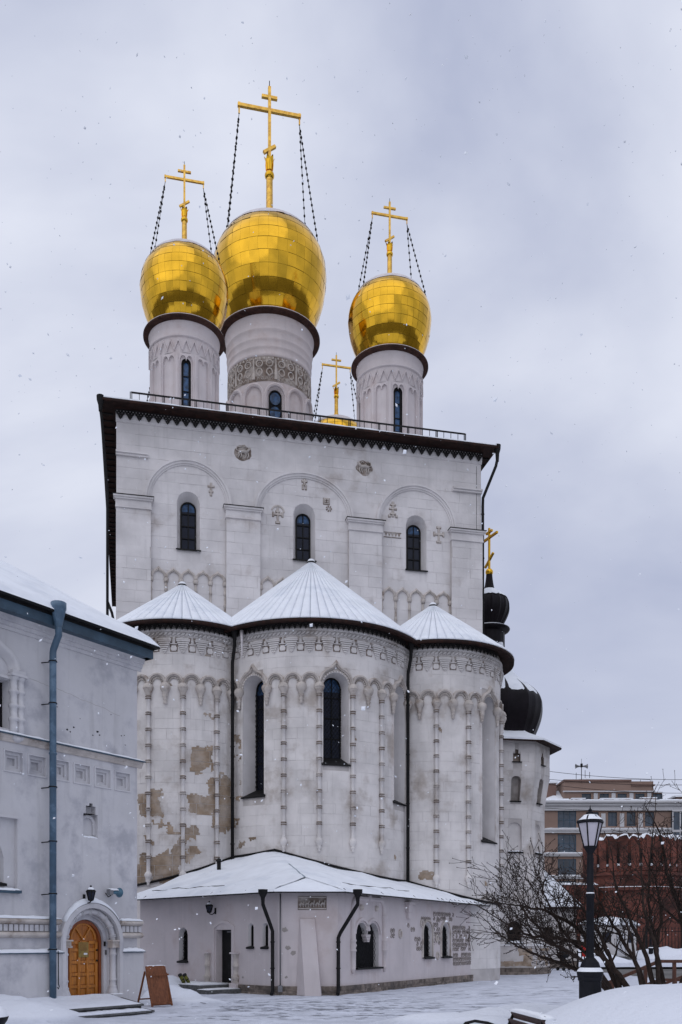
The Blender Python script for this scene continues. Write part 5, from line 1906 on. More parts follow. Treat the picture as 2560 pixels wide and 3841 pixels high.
    for s in (-2.36, -0.82):
        pf = [(0.14, 0.28), (0.15, 0.32), (0.12, 0.40), (0.10, 0.46), (0.11, 0.48), (0.08, 0.52), (0.08, 0.62), (0.098, 0.64), (0.098, 0.67), (0.08, 0.69), (0.08, 1.28), (0.098, 1.30), (0.098, 1.33), (0.08, 1.36), (0.08, 1.48)]
        MB().lathe(pf, 12, (s, -0.02), m).build('column', 'plaster_grey', pr)
        MB().wbox(m, s - 0.13, s + 0.13, 1.48, 1.53, -0.08, 0.12).wbox(m, s - 0.11, s + 0.11, 1.53, 1.64, -0.08, 0.10).wbox(m, s - 0.14, s + 0.14, 1.64, 1.68, -0.08, 0.14).build('capital', 'carved', pr)
        MB().wbox(m, s - 0.18, s + 0.18, -0.1, 0.28, -0.08, 0.20).build('base', 'plaster_grey', pr)
        snow_strip(m, s - 0.17, s + 0.17, 0.28, -0.05, 0.19, 0.03, 3, 6).build('base_snow', 'snow', pr)
    # snow on the arch
    vs, fs = [], []
    N = 30
    for i in range(N + 1):
        a = pi * (0.17 + 0.66 * i / N)
        e = sin(pi * i / N) ** 0.6
        t = 0.13 * e * (0.85 + 0.3 * mnoise.noise(Vector((i * 0.4, 0, 1))))
        for rr, d in ((1.0, 0.0), (1.0 + t, 0.0), (1.0 + t, 0.07), (1.0 + t * 0.6, 0.14), (0.995, 0.15)):
            vs.append(m(-1.58 + rr * cos(a), 1.62 + rr * sin(a), d))
    for i in range(N):
        for j in range(4):
            a = i * 5 + j
            fs.append((a, a + 1, a + 6, a + 5))
    MB().add(vs, fs, True).build('arch_snow', 'snow', pr)
    # the door itself
    dd = -0.30
    dr = MB().plate(m, list(reversed(arch(-1.58, 1.15, 0.14, 1.62, 0.575, 20))), dd - 0.05, dd).build('door', 'oak', house)
    MB().sweep(m, arch(-1.58, 1.13, 0.14, 1.62, 0.565, 20), [(0.0, dd), (0.0, dd + 0.06), (-0.075, dd + 0.06), (-0.085, dd)]).build('door_frame', 'oak_dark', dr)
    leaf = MB()
    L0, L1 = -2.06, -1.10
    cols = [(-2.02, -1.96), (-1.76, -1.68), (-1.48, -1.40), (-1.20, -1.12)]
    for a, b in cols:
        leaf.wbox(m, a, b, 0.16, 1.62, dd, dd + 0.042)
    dz = [0.16, 0.50, 0.84, 1.18, 1.52]
    for i, z in enumerate((0.15, 0.46, 0.77, 1.08, 1.39, 1.58)):
        for (a, b), (c, d) in zip(cols, cols[1:]):
            leaf.wbox(m, b + 0.001, c - 0.001, z, z + 0.075, dd, dd + 0.035)
    leaf.sweep(m, arc(-1.57, 1.66, 0.36, 0.40, 14, 176, 4), [(0, dd), (0, dd + 0.03), (0.05, dd + 0.03), (0.06, dd)])
    leaf.beam(m(-1.57, 1.68, dd + 0.02), m(-1.80, 1.98, dd + 0.02), 0.05, 0.04, up=(0, 1, 0)).beam(m(-1.57, 1.68, dd + 0.02), m(-1.36, 1.98, dd + 0.02), 0.05, 0.04, up=(0, 1, 0))
    leaf.build('door_leaf_rails', 'oak_panel', dr)
    pnm = MB().wbox(m, 0.012, 0.178, 0.02, 0.21, dd, dd + 0.018).mesh('door_panel', 'oak_panel')
    for (a, b), (c, d) in zip(cols, cols[1:]):
        for z in (0.225, 0.535, 0.845, 1.155):
            link('door_panel', pnm, dr, (b + 0.005, 0, z))
    pq = MB().wbox(m, -1.74, -1.43, 1.24, 1.62, dd + 0.043, dd + 0.055).build('notice_plaque', 'brass', dr)
    pt = MB()
    rgp = random.Random(6)
    for i in range(9):
        z = 1.585 - 0.022 * i
        x = -1.70
        while x < -1.48:
            wd = rgp.uniform(0.015, 0.04)
            pt.wbox(m, x, min(x + wd, -1.47), z, z + 0.008, dd + 0.055, dd + 0.057)
            x += wd + 0.012
    pt.build('plaque_text', 'oak_dark', pq, kind='stuff')
    MB().plate(m, list(reversed([(-1.58, 1.30), (-1.48, 1.30), (-1.46, 1.325), (-1.48, 1.35), (-1.58, 1.35)])), dd + 0.055, dd + 0.06).build('sticker', 'paper_white', pq)
    for z in (1.42, 1.15):
        MB().ball(m(-1.17, z, dd + 0.075), 0.028, n=8, q=6).tube([m(-1.17, z, dd + 0.03), m(-1.17, z, dd + 0.07)], 0.012, 6).build('door_knob', 'black_metal', dr)
    MB().wbox(m, -1.0, -0.96, 1.52, 1.64, -0.17, -0.13).build('doorbell', 'black_metal', pr)
    MB().wbox(m, -0.97, -0.93, 1.30, 1.42, -0.16, -0.12).build('intercom', 'steel_grey', pr)
    # landing and steps
    st = MB()
    def slab(P_, z0, z1):
        n = len(P_)
        st.add([m(s, z0, d) for s, d in P_] + [m(s, z1, d) for s, d in P_], [tuple(range(n, 2 * n)), tuple(reversed(range(n)))] + [(i, (i + 1) % n, n + (i + 1) % n, n + i) for i in range(n)])
    slab([(-5.2, 0.1), (-5.2, 2.52), (-2.22, 2.52), (-0.7, 0.1)], -0.1, 0.155)
    slab([(-5.2, 0.12), (-5.2, 2.57), (-2.18, 2.57), (-0.65, 0.12)], 0.155, 0.195)
    slab([(-5.2, 2.4), (-5.2, 2.93), (-2.28, 2.93), (-1.98, 2.4)], -0.1, 0.03)
    slab([(-5.2, 2.38), (-5.2, 2.98), (-2.24, 2.98), (-1.94, 2.38)], 0.03, 0.07)
    so = st.build('entrance_steps', 'granite', house)
    sn = MB()
    vs, fs = [], []
    for i in range(26):
        for j in range(16):
            d = 0.1 + 2.40 * j / 15
            sr = -0.75 - 1.43 * j / 15
            s = -5.0 + (sr + 5.0) * i / 25
            edge = min(1, min(25 - i, 15 - j) / 2.0)
            vs.append(m(s, 0.197 + 0.055 * edge * (0.7 + 0.6 * mnoise.noise(Vector((s * 2, d * 2, 3)))) + (0.08 if j < 2 else 0) * edge, d))
    for i in range(25):
        for j in range(15):
            a = i * 16 + j
            fs.append((a, a + 1, a + 17, a + 16))
    sn.add(vs, fs, True)
    sn.build('landing_snow', 'packed_snow', so)
    snow_strip(m, -5.0, -2.3, 0.07, 2.58, 2.94, 0.05, 8, 30).build('step_snow', 'packed_snow', so)
    # cracks and spots in the plaster
    rg = random.Random(77)
    for s, z, r in ((-2.1, 6.95, .03), (-2.3, 6.86, .04), (-2.2, 6.82, .025), (-1.35, 6.98, .05), (-1.28, 6.9, .03), (-1.5, 6.86, .025), (-0.45, 7.05, .02), (-0.55, 7.02, .02), (-0.42, 6.8, .02), (-0.9, 7.5, .02), (-1.9, 7.2, .015), (-2.6, 7.35, .02)):
        MB().plate(m, [(s + r * rg.uniform(.5, 1.2) * cos(2 * pi * i / 9), z + 0.7 * r * rg.uniform(.5, 1.2) * sin(2 * pi * i / 9)) for i in range(9)], 0, 0.003).build('plaster_chip', 'void', w)
    ck = MB()
    z = 7.86
    s = -3.4
    prev = (s, z)
    while s < -0.6:
        s += 0.08
        z += rg.uniform(-0.028, 0.012)
        ck.plate(m, [prev, (s, z), (s, z + 0.007), (prev[0], prev[1] + 0.007)], 0, 0.002)
        prev = (s, z)
    ck.build('crack', 'mortar', w)


build_house()


# ------------------------------------------------------------------ wall lanterns and loudspeaker
def wall_lantern(name, label, loc, rotz):
    t = thing(name, label, 'lantern', loc, rotz, 'iron lanterns fixed to walls')
    body = MB().lathe([(0.06, -0.13), (0.11, 0.08)], 6, (0, -0.26), smooth=False).build('glass_body', 'glass', t)
    fr = MB()
    for i in range(6):
        a = 2 * pi * i / 6
        fr.tube([(0.062 * cos(a), -0.26 + 0.062 * sin(a), -0.13), (0.114 * cos(a), -0.26 + 0.114 * sin(a), 0.085)], 0.012, 4)
    fr.lathe([(0.02, -0.16), (0.07, -0.14), (0.065, -0.12)], 6, (0, -0.26))
    fr.build('frame', 'black_metal', t)
    MB().lathe([(0.135, 0.08), (0.12, 0.11), (0.05, 0.17), (0.025, 0.19), (0.03, 0.22), (0.0, 0.25)], 6, (0, -0.26)).build('cap', 'black_metal', t)
    MB().tube([(0, 0, -0.06), (0, -0.05, -0.14), (0, -0.14, -0.2), (0, -0.24, -0.18), (0, -0.26, -0.14)], 0.016, 6).box((-0.035, -0.02, -0.18), (0.035, 0.005, 0.02)).build('bracket', 'black_metal', t)
    MB().lathe([(0.10, 0.125), (0.05, 0.19), (0.0, 0.2)], 6, (0, -0.26)).build('snow', 'snow', t)
    return t


def on_house(s, d, z):
    v = Matrix.Rotation(HA, 3, 'Z') @ Vector((s, -d, z))
    return (v.x - 5.43, v.y + 24.85, z)


wall_lantern('wall_lantern', 'black iron lantern with snow on its cap above the orange arched door', on_house(-1.78, 0, 2.80), HA)
v = Matrix.Rotation(RAD(-45), 3, 'Z') @ Vector((-3.12, 0, 0))
wall_lantern('wall_lantern', 'small black lantern on the annex wall above the black doorway', (AX + v.x, AY + v.y, 2.72), RAD(-45))
hs = thing('horn_loudspeaker', 'pale blue horn loudspeaker on the house wall right of the lantern', 'loudspeaker', on_house(-0.98, 0, 2.9), HA)
hb = MB()
vs, fs = [], []
pf = [(0.0, 0.03), (0.05, 0.045), (0.14, 0.06), (0.21, 0.09), (0.26, 0.15), (0.265, 0.145), (0.2, 0.07), (0.1, 0.03)]
for x, r in pf:
    for i in range(14):
        a = 2 * pi * i / 14
        vs.append((-0.08 + x, -0.2 + r * cos(a), r * 0.85 * sin(a)))
for j in range(len(pf) - 1):
    for i in range(14):
        fs.append((j * 14 + i, j * 14 + (i + 1) % 14, (j + 1) * 14 + (i + 1) % 14, (j + 1) * 14 + i))
MB().add(vs, fs, True).build('horn', 'horn_blue', hs)
MB().box((-0.19, -0.26, -0.075), (-0.07, -0.14, 0.075)).build('driver', 'steel_grey', hs)
MB().tube([(-0.1, 0, -0.02), (-0.1, -0.1, -0.12), (-0.1, -0.2, -0.08)], 0.014, 5).build('bracket', 'black_metal', hs)
snow_strip(flat(0), -0.18, 0.1, 0.06, 0.13, 0.27, 0.04, 2, 8).build('snow', 'snow', hs)


# ------------------------------------------------------------------ octagonal tower behind the right apse
tower = thing('octagonal_tower', 'white octagonal stone tower with a big black onion dome right of the apses', 'tower', (8.2, 48.0, 0))


def build_tower():
    def inr(z):
        if z < 1.45:
            return 2.28
        if z < 8.4:
            return 2.04
        if z < 10.0:
            return 2.04 + 0.24 * (z - 8.4) / 1.6
        return 2.28
    T8 = math.tan(pi / 8)
    rg = random.Random(9)
    for f in range(8):
        th = RAD(10.5 + 45 * f - 90)            # direction of the face normal, 0 = towards the camera side
        m = lambda s, z, d: ((s * inr(z) / 1.86), -(inr(z) + d), z)
        hw = 1.86 * T8
        vis = f in (1, 2, 3)
        lowo = [(0, 0.62, 6.05, 7.2, 0.31)] if vis else []
        loww = [(0.0, 0.72, 1.55, 2.3, 0.36)] if f == 2 else []
        mid = [(0, 0.42, 8.55, 9.55, 0.21)] if vis else []
        upo = [(0, 0.30, 10.45, 10.85, 0.0), (0, 0.14, 10.85, 11.05, 0.0)] if vis else []
        mb = MB()
        mb.wall(m, -hw, hw, -0.2, 1.449)
        mb.wall(m, -hw, hw, 1.451, 8.4, lowo + loww)
        mb.wall(m, -hw, hw, 8.4, 10.0, mid)
        mb.wall(m, -hw, hw, 10.0, 11.6, upo)
        w = mb.build('wall', 'limewash_joint', tower, rotz=th)
        if not vis:
            continue
        st = MB()
        for z0, z1, ops in ((1.5, 8.4, lowo + loww), (8.4, 10.0, mid), (10.0, 11.6, upo)):
            for b in courses(-hw + 0.004, hw - 0.004, z0, z1, 0.44, 0.85, rg, [(o[0], o[1] + 0.02, o[2], o[3], o[4]) for o in ops]):
                g = rg.choice((0, 0.006, 0.012)) / 2
                st.wbox(m, b[0] + g, b[1] - g, b[2] + g, b[3] - g, 0.0, 0.014)
        st.build('stone_courses', 'limewash', w, kind='stuff')
        for o in lowo:
            A = arch(*o)
            nb = MB().loft(m, A, 0, A, -0.14)
            nb.poly(m, list(reversed(A)), -0.14)
            no = nb.build('blind_niche', 'limewash', w)
            MB().wbox(m, -0.36, 0.36, 5.98, 6.05, -0.1, 0.12).build('sill', 'black_metal', no)
            snow_strip(m, -0.34, 0.34, 6.05, -0.12, 0.1, 0.07, 3, 8).build('snow', 'snow', no)
        for o in mid:
            A = arch(*o)
            nb = MB().loft(m, A, 0, A, -0.30)
            nb.poly(m, list(reversed(A)), -0.30)
            no = nb.build('slit_window', 'mortar', w)
            MB().wbox(m, -0.26, 0.26, 8.50, 8.55, -0.1, 0.12).build('sill', 'black_metal', no)
        for o in loww:
            window(w, m, o, (o[0], 0.66, 1.6, 2.28, 0.33), 0.2, panes=(1, 1), glass='void', lattice=True, reveal='limewash')
            snow_strip(m, -0.34, 0.34, 1.56, -0.15, 0.12, 0.10, 3, 8).build('snow', 'snow', w)
        if upo:
            nb = MB()
            for o in upo:
                A = [(o[0] - o[1] / 2, o[2]), (o[0] - o[1] / 2, o[3]), (o[0] + o[1] / 2, o[3]), (o[0] + o[1] / 2, o[2])]
                nb.loft(m, A, 0, A, -0.14)
                nb.poly(m, list(reversed(A)), -0.14)
            no = nb.build('stepped_niche', 'brown_dark', w)
            MB().wbox(m, -0.2, 0.2, 10.41, 10.45, -0.1, 0.09).build('sill', 'black_metal', no)
        # plinth ledge, base stones, fallen plaster
        MB().wbox(m, -hw - 0.02, hw + 0.02, 1.40, 1.449, -0.02, 0.05).build('ledge', 'limewash', w)
        snow_strip(m, -hw, hw, 1.45, -0.2, 0.04, 0.05, f, 12).build('ledge_snow', 'snow', w)
        sb = MB()
        for b in courses(-hw - 0.02, hw + 0.02, -0.1, 0.34, 0.11, 0.4, rg):
            sb.wbox(m, b[0] + 0.006, b[1] - 0.006, b[2] + 0.005, b[3] - 0.005, 0.0, 0.05 + 0.02 * rg.random())
        sb.build('plinth_stones', 'plinth_stone', w, kind='stuff')
        if f in (1, 2, 3):
            for b in courses(-hw + 0.1, hw - 0.1, 0.42, 1.3, 0.26, 0.42, rg):
                if rg.random() < (0.62 if b[2] < 0.9 else 0.3):
                    r = [(b[0], b[2]), (b[1], b[2]), (b[1], b[3]), (b[0], b[3])]
                    P = []
                    for (x0, z0), (x1, z1) in zip(r, r[1:] + r[:1]):
                        for q in range(3):
                            P.append((x0 + (x1 - x0) * q / 3 + rg.uniform(-.03, .03), z0 + (z1 - z0) * q / 3 + rg.uniform(-.03, .03)))
                    MB().plate(m, P, 0, 0.006 + 0.002 * rg.random()).build('bare_stone', 'bare_stone', w)
    th0 = RAD(10.5 + 22.5)
    def oc(R):
        return [(R * cos(th0 + pi / 4 * i), R * sin(th0 + pi / 4 * i)) for i in range(8)]
    def ringp(R0, z0, R1, z1):
        mb = MB()
        A, B = oc(R0), oc(R1)
        mb.add([(x, y, z0) for x, y in A] + [(x, y, z1) for x, y in B], [(i, (i + 1) % 8, 8 + (i + 1) % 8, 8 + i) for i in range(8)])
        return mb
    ev = ringp(2.4, 11.5, 3.05, 11.36)
    ev.v += ringp(3.05, 11.36, 3.08, 11.44).v
    k = len(ev.v) - 16
    ev.f += [(k + i, k + (i + 1) % 8, k + 8 + (i + 1) % 8, k + 8 + i) for i in range(8)]
    ev.sm += [False] * 8
    ev.build('eaves', 'eave_brown', tower)
    rf = MB()
    prof = [(3.07, 11.44), (3.06, 11.54), (2.8, 11.66), (1.9, 12.05), (1.3, 12.45)]
    rf.v = [(R * cos(th0 + pi / 4 * i), R * sin(th0 + pi / 4 * i), z) for R, z in prof for i in range(8)]
    rf.f = [(j * 8 + i, j * 8 + (i + 1) % 8, (j + 1) * 8 + (i + 1) % 8, (j + 1) * 8 + i) for j in range(4) for i in range(8)]
    rf.sm = [False] * len(rf.f)
    rf.build('roof', 'roof_snow', tower)
    ON = catmull([(1.6, 11.9), (1.88, 12.5), (2.06, 13.05), (2.12, 13.55), (2.05, 14.0), (1.72, 14.45), (1.25, 14.85), (0.82, 15.25), (0.45, 15.75), (0.22, 16.2), (0.1, 17.0)], 5)
    n = 12
    ob = MB()
    vs = []
    for r, z in ON:
        for i in range(n * 4):
            a = 2 * pi * i / (n * 4)
            k = 1.0 + (0.025 if i % 4 == 0 else 0)
            vs.append((r * k * cos(a), r * k * sin(a), z))
    N = n * 4
    ob.add(vs, [(j * N + i, j * N + (i + 1) % N, (j + 1) * N + (i + 1) % N, (j + 1) * N + i) for j in range(len(ON) - 1) for i in range(N)], False)
    oo = ob.build('onion_dome', 'copper_black', tower)
    top = [p for p in ON if p[1] > 14.05]
    vs = []
    for j, (r, z) in enumerate(top):
        for i in range(N):
            a = 2 * pi * i / N
            d = 0.03
            if j == 0:
                q = 0.22 * mnoise.noise(Vector((cos(a) * 4, sin(a) * 4, 2))) + rg.uniform(-0.12, 0.06)
                z_ = z + q
                r_ = r - q * 0.45
                d = 0.012
            else:
                z_, r_ = z, r
            vs.append(((r_ + d) * cos(a), (r_ + d) * sin(a), z_))
    MB().add(vs, [(j * N + i, j * N + (i + 1) % N, (j + 1) * N + (i + 1) % N, (j + 1) * N + i) for j in range(len(top) - 1) for i in range(N)], True).build('dome_snow', 'roof_snow', oo)


build_tower()

# small turret with black cupola, rising behind the cathedral's right corner
turret = thing('cupola_turret', 'small black onion cupola with gold cross behind the right corner of the cathedral', 'turret', (8.42, 53, 0))
MB().lathe([(1.0, 0), (1.0, 17.4), (1.06, 17.5), (1.06, 17.7)], 24).build('body', 'limewash', turret)
MB().lathe([(1.12, 17.7), (1.12, 18.0), (1.0, 18.05), (0.88, 18.1), (0.88, 19.2)], 20, smooth=False).build('drum', 'copper_black', turret)
MB().lathe([(0.88, 19.1), (1.12, 19.22), (1.17, 19.3), (1.1, 19.36), (0.8, 19.42), (0.76, 19.55)], 28).build('collar', 'copper_black', turret)
MB().lathe([(1.15, 19.34), (1.0, 19.42), (0.8, 19.45)], 28).build('collar_snow', 'snow', turret)
CU = catmull([(0.70, 19.5), (0.92, 19.9), (1.08, 20.35), (1.08, 20.75), (0.92, 21.12), (0.62, 21.38), (0.36, 21.55), (0.26, 21.75), (0.19, 22.2), (0.17, 22.45)], 5)
vs = []
for r, z in CU:
    for i in range(64):
        a = 2 * pi * i / 64
        k = 1.0 + (0.05 if i % 4 == 0 else 0)
        vs.append((r * k * cos(a), r * k * sin(a), z))
MB().add(vs, [(j * 64 + i, j * 64 + (i + 1) % 64, (j + 1) * 64 + (i + 1) % 64, (j + 1) * 64 + i) for j in range(len(CU) - 1) for i in range(64)], False).build('onion', 'copper_black', turret)
vs = []
top = [p for p in CU if 21.0 < p[1] < 21.6]
for j, (r, z) in enumerate(top):
    for i in range(64):
        a = 2 * pi * i / 64
        q = (0.09 * mnoise.noise(Vector((cos(a) * 4, sin(a) * 4, 2))) + rnd.uniform(-0.05, 0.02)) if j == 0 else 0
        vs.append(((r + 0.03 - q) * cos(a), (r + 0.03 - q) * sin(a), z + q + 0.02))
MB().add(vs, [(j * 64 + i, j * 64 + (i + 1) % 64, (j + 1) * 64 + (i + 1) % 64, (j + 1) * 64 + i) for j in range(len(top) - 1) for i in range(64)], True).build('onion_snow', 'roof_snow', turret)
MB().ball((0, 0, 22.6), 0.22, n=16, q=10).build('ball', 'gold', turret)
tcx = MB().box((-0.05, -0.05, 22.6), (0.05, 0.05, 25.1)).build('cross', 'gold', turret, rotz=RAD(-66))
MB().box((-0.82, -0.055, 24.5), (0.82, 0.055, 24.62)).build('main_bar', 'gold', tcx)
MB().box((-0.3, -0.053, 24.82), (0.3, 0.053, 24.93)).build('top_bar', 'gold', tcx)
MB().beam((-0.42, 0, 23.0), (0.42, 0, 23.55), 0.11, 0.11).build('slanted_bar', 'gold', tcx)

# low wing to the right of the tower
wing = thing('low_wing', 'low white wing with steep snowy roof right of the octagonal tower', 'wing', (11.2, 57.0, 0))
MB().box((-2.6, -1.0, 0), (2.92, 7, 3.6)).box((-2.6, -1.15, 0), (2.98, -1.0, 1.3)).build('wall', 'limewash', wing)
MB().box((-2.7, -1.25, 0), (3.0, 0.0, 0.45)).build('base', 'plinth_stone', wing)
MB().box((-2.9, -1.45, 3.6), (3.22, 7.2, 3.68)).build('eaves', 'eave_brown', wing)
MB().add([(-2.9, -1.45, 3.69), (3.22, -1.45, 3.69), (3.22, 7.2, 3.69), (-2.9, 7.2, 3.69), (-2.9, -1.42, 3.8), (3.2, -1.42, 3.8), (3.2, 7.2, 3.8), (-2.9, 7.2, 3.8), (0.6, 2.4, 7.2), (-2.9, 2.4, 7.2), (0.6, 3.4, 7.2)],
         [(0, 1, 5, 4), (1, 2, 6, 5), (4, 5, 8, 9), (5, 6, 10, 8), (6, 7, 9, 10)]).build('roof', 'roof_snow', wing)
lm = MB()
FW = flat(-1.4)
for pts in ([(-0.13, 0), (0, -0.24), (0.13, 0)], [(-0.07, 0), (0, -0.12), (0.07, 0)]):
    lm.sweep(FW, pts, [(-0.015, 0), (-0.015, 0.02), (0.015, 0.02), (0.015, 0), (-0.015, 0)])
lme = lm.mesh('lace_pendant', 'lace_metal')
for i in range(22):
    link('lace_pendant', lme, wing, (-2.6 + 0.26 * i, 0, 3.6))
MB().box((0.9, -1.02, 1.5), (1.5, -0.98, 2.5)).build('window', 'void', wing)

# ------------------------------------------------------------------ far side: booth, fence, brick bastion, apartment block
booth = thing('guard_booth', 'white guard booth with thick snow on its curved roof in front of the brick bastion', 'booth', (24.2, 82, 0), RAD(14))
bm0 = flat(0)
bw = MB().wall(bm0, -1.95, 1.95, 0.15, 2.95, [(-0.95, 0.86, 1.55, 2.45, 0.0), (0.45, 0.84, 0.3, 2.4, 0.0)])
bw.box((-1.95, 0.02, 0.15), (1.95, 2.8, 2.95))
bw.build('walls', 'booth_white', booth)
window(booth, bm0, (-0.95, 0.86, 1.55, 2.45, 0.0), (-0.95, 0.84, 1.56, 2.44, 0.0), 0.015, panes=(1, 1), fw=0.09, glass='glass', sill=False)
MB().wbox(bm0, 0.05, 0.85, 0.3, 2.38, -0.01, 0.02).build('door', 'facade_white', booth)
MB().wbox(bm0, 0.02, 0.05, 0.3, 2.42, -0.01, 0.05).wbox(bm0, 0.85, 0.88, 0.3, 2.42, -0.01, 0.05).wbox(bm0, 0.02, 0.88, 2.38, 2.42, -0.01, 0.05).build('door_frame', 'steel_grey', booth)
MB().wbox(bm0, 1.2, 1.65, 1.5, 2.4, 0.0, 0.02).build('side_window', 'glass', booth)
MB().wbox(bm0, -0.2, 1.1, 0.05, 0.15, 0, 0.8).wbox(bm0, -0.1, 1.0, 0.15, 0.28, 0, 0.4).build('steps', 'granite', booth)
MB().box((-2.0, -0.05, 0.0), (2.0, 2.85, 0.16)).build('base', 'granite', booth)
MB().box((-2.15, -0.2, 2.95), (2.15, 2.9, 3.05)).build('roof', 'steel_grey', booth)
vs, fs = [], []
for i in range(15):
    x = -2.2 + 4.4 * i / 14
    h = 0.62 * (1 - abs(x / 2.2) ** 2.6) + 0.16
    for y, k in ((-0.25, 0.0), (-0.27, 0.35), (-0.1, 0.8), (1.3, 1.0), (2.9, 0.8)):
        vs.append((x, y, 3.05 + h * k))
for i in range(14):
    for j in range(4):
        a = i * 5 + j
        fs.append((a, a + 1, a + 6, a + 5))
fs += [(0, 1, 2, 3, 4), (74, 73, 72, 71, 70)]
MB().add(vs, fs, True).build('roof_snow_load', 'snow', booth)

fence = thing('iron_fence', 'black iron picket fence along the foot of the brick bastion', 'fence', (18, 88, 0))
MB().beam((0, 0, 0.5), (27, 0, 0.5), 0.06, 0.06).beam((0, 0, 2.55), (27, 0, 2.55), 0.06, 0.06).build('rails', 'black_metal', fence)
pk = MB().box((-0.025, -0.025, 0.3), (0.025, 0.025, 2.85)).lathe([(0.05, 2.85), (0.0, 3.05)], 4, smooth=False).mesh('picket', 'black_metal')
ps = MB().box((-0.09, -0.09, 0.0), (0.09, 0.09, 3.0)).lathe([(0.14, 3.0), (0.05, 3.2), (0.0, 3.25)], 4, smooth=False).mesh('post', 'black_metal')
for i in range(90):
    link('post' if i % 12 == 0 else 'picket', ps if i % 12 == 0 else pk, fence, (0.3 * i, 0, 0))

bast = thing('brick_bastion', 'round red brick bastion with ragged battlements behind the bare shrubs', 'bastion', (33.4, 108, 0))


def build_bastion():
    R = 5.7
    m = cyl(R)
    rg = random.Random(4)
    es = [R * RAD(-80 + 160 * i / 64) for i in range(65)]
    mb = MB()
    vs = []
    for s in es:
        top = 13.1 + 0.3 * rg.uniform(-1, 1)
        for z, d in ((0, 0.3), (7.2, 0.0), (7.25, 0.25), (7.6, 0.25), (7.65, 0.0), (8.9, 0.0), (8.95, 0.3), (9.3, 0.3), (9.35, 0.1), (top, 0.1), (top, -1.2)):
            vs.append(m(s, z, d))
    mb.add(vs, [(i * 11 + j, (i + 1) * 11 + j, (i + 1) * 11 + j + 1, i * 11 + j + 1) for i in range(64) for j in range(10)])
    w = mb.build('wall', 'old_brick', bast)
    hm = MB().wbox(m, -0.26, 0.26, 10.0, 11.3, 0.095, 0.115).mesh('embrasure', 'void')
    sm = snow_strip(m, -0.3, 0.3, 9.95, -0.1, 0.2, 0.32, 3, 6).mesh('embrasure_snow', 'snow')
    bm2 = MB().wbox(m, -0.42, 0.42, 9.4, 12.7, 0.09, 0.3).mesh('battlement_pier', 'old_brick')
    cb = MB().wbox(m, -0.3, 0.3, 6.1, 6.7, -0.3, 0.012).mesh('putlog_hole', 'void')
    for i in range(-6, 7):
        a = RAD(11.5 * i)
        o = link('battlement_pier', bm2, w, rotz=a)
        link('embrasure', hm, w, rotz=a + RAD(5.7))
        link('embrasure_snow', sm, w, rotz=a + RAD(5.7))
        link('putlog_hole', cb, w, rotz=a + RAD(2))
    # snow along the broken top
    vs, fs = [], []
    for i, s in enumerate(es):
        z = vs and 0 or 0
        zt = mb.v[i * 11 + 9][2]
        for d, q in ((0.16, 0.0), (0.13, 0.16), (-0.5, 0.25), (-1.2, 0.2)):
            vs.append(m(s, zt + q * (0.6 + 0.6 * rg.random()), d))
    MB().add(vs, [(i * 4 + j, (i + 1) * 4 + j, (i + 1) * 4 + j + 1, i * 4 + j + 1) for i in range(64) for j in range(3)], True).build('top_snow', 'snow', w)
    snow_strip(m, -R * 1.2, R * 1.2, 7.62, 0.0, 0.26, 0.06, 8, 60).build('band_snow', 'snow', w)


build_bastion()
bwall = thing('brick_wall', 'lower stretch of red brick wall joining the round bastion on its left', 'wall', (24.5, 103.5, 0))
MB().box((-9, 0, 0), (4, 1.5, 7.9)).box((-9, -0.15, 6.4), (4, 0, 6.7)).build('masonry', 'old_brick', bwall)
snow_strip(flat(0), -9, 4, 7.9, -1.4, 0.1, 0.28, 4, 40).build('top_snow', 'snow', bwall)
bwall2 = thing('brick_wall', 'red brick curtain wall with snowy coping at the right edge of the picture', 'wall', (44, 104, 0))
MB().box((-5, 0, 0), (14, 1.5, 7.0)).build('masonry', 'old_brick', bwall2)
snow_strip(flat(0), -5, 14, 7.0, -1.4, 0.1, 0.9, 5, 40).build('top_snow', 'snow', bwall2)

apt = thing('apartment_block', 'tan apartment block with white cornices and dark windows behind the brick bastion', 'building', (30.6, 140, 0))


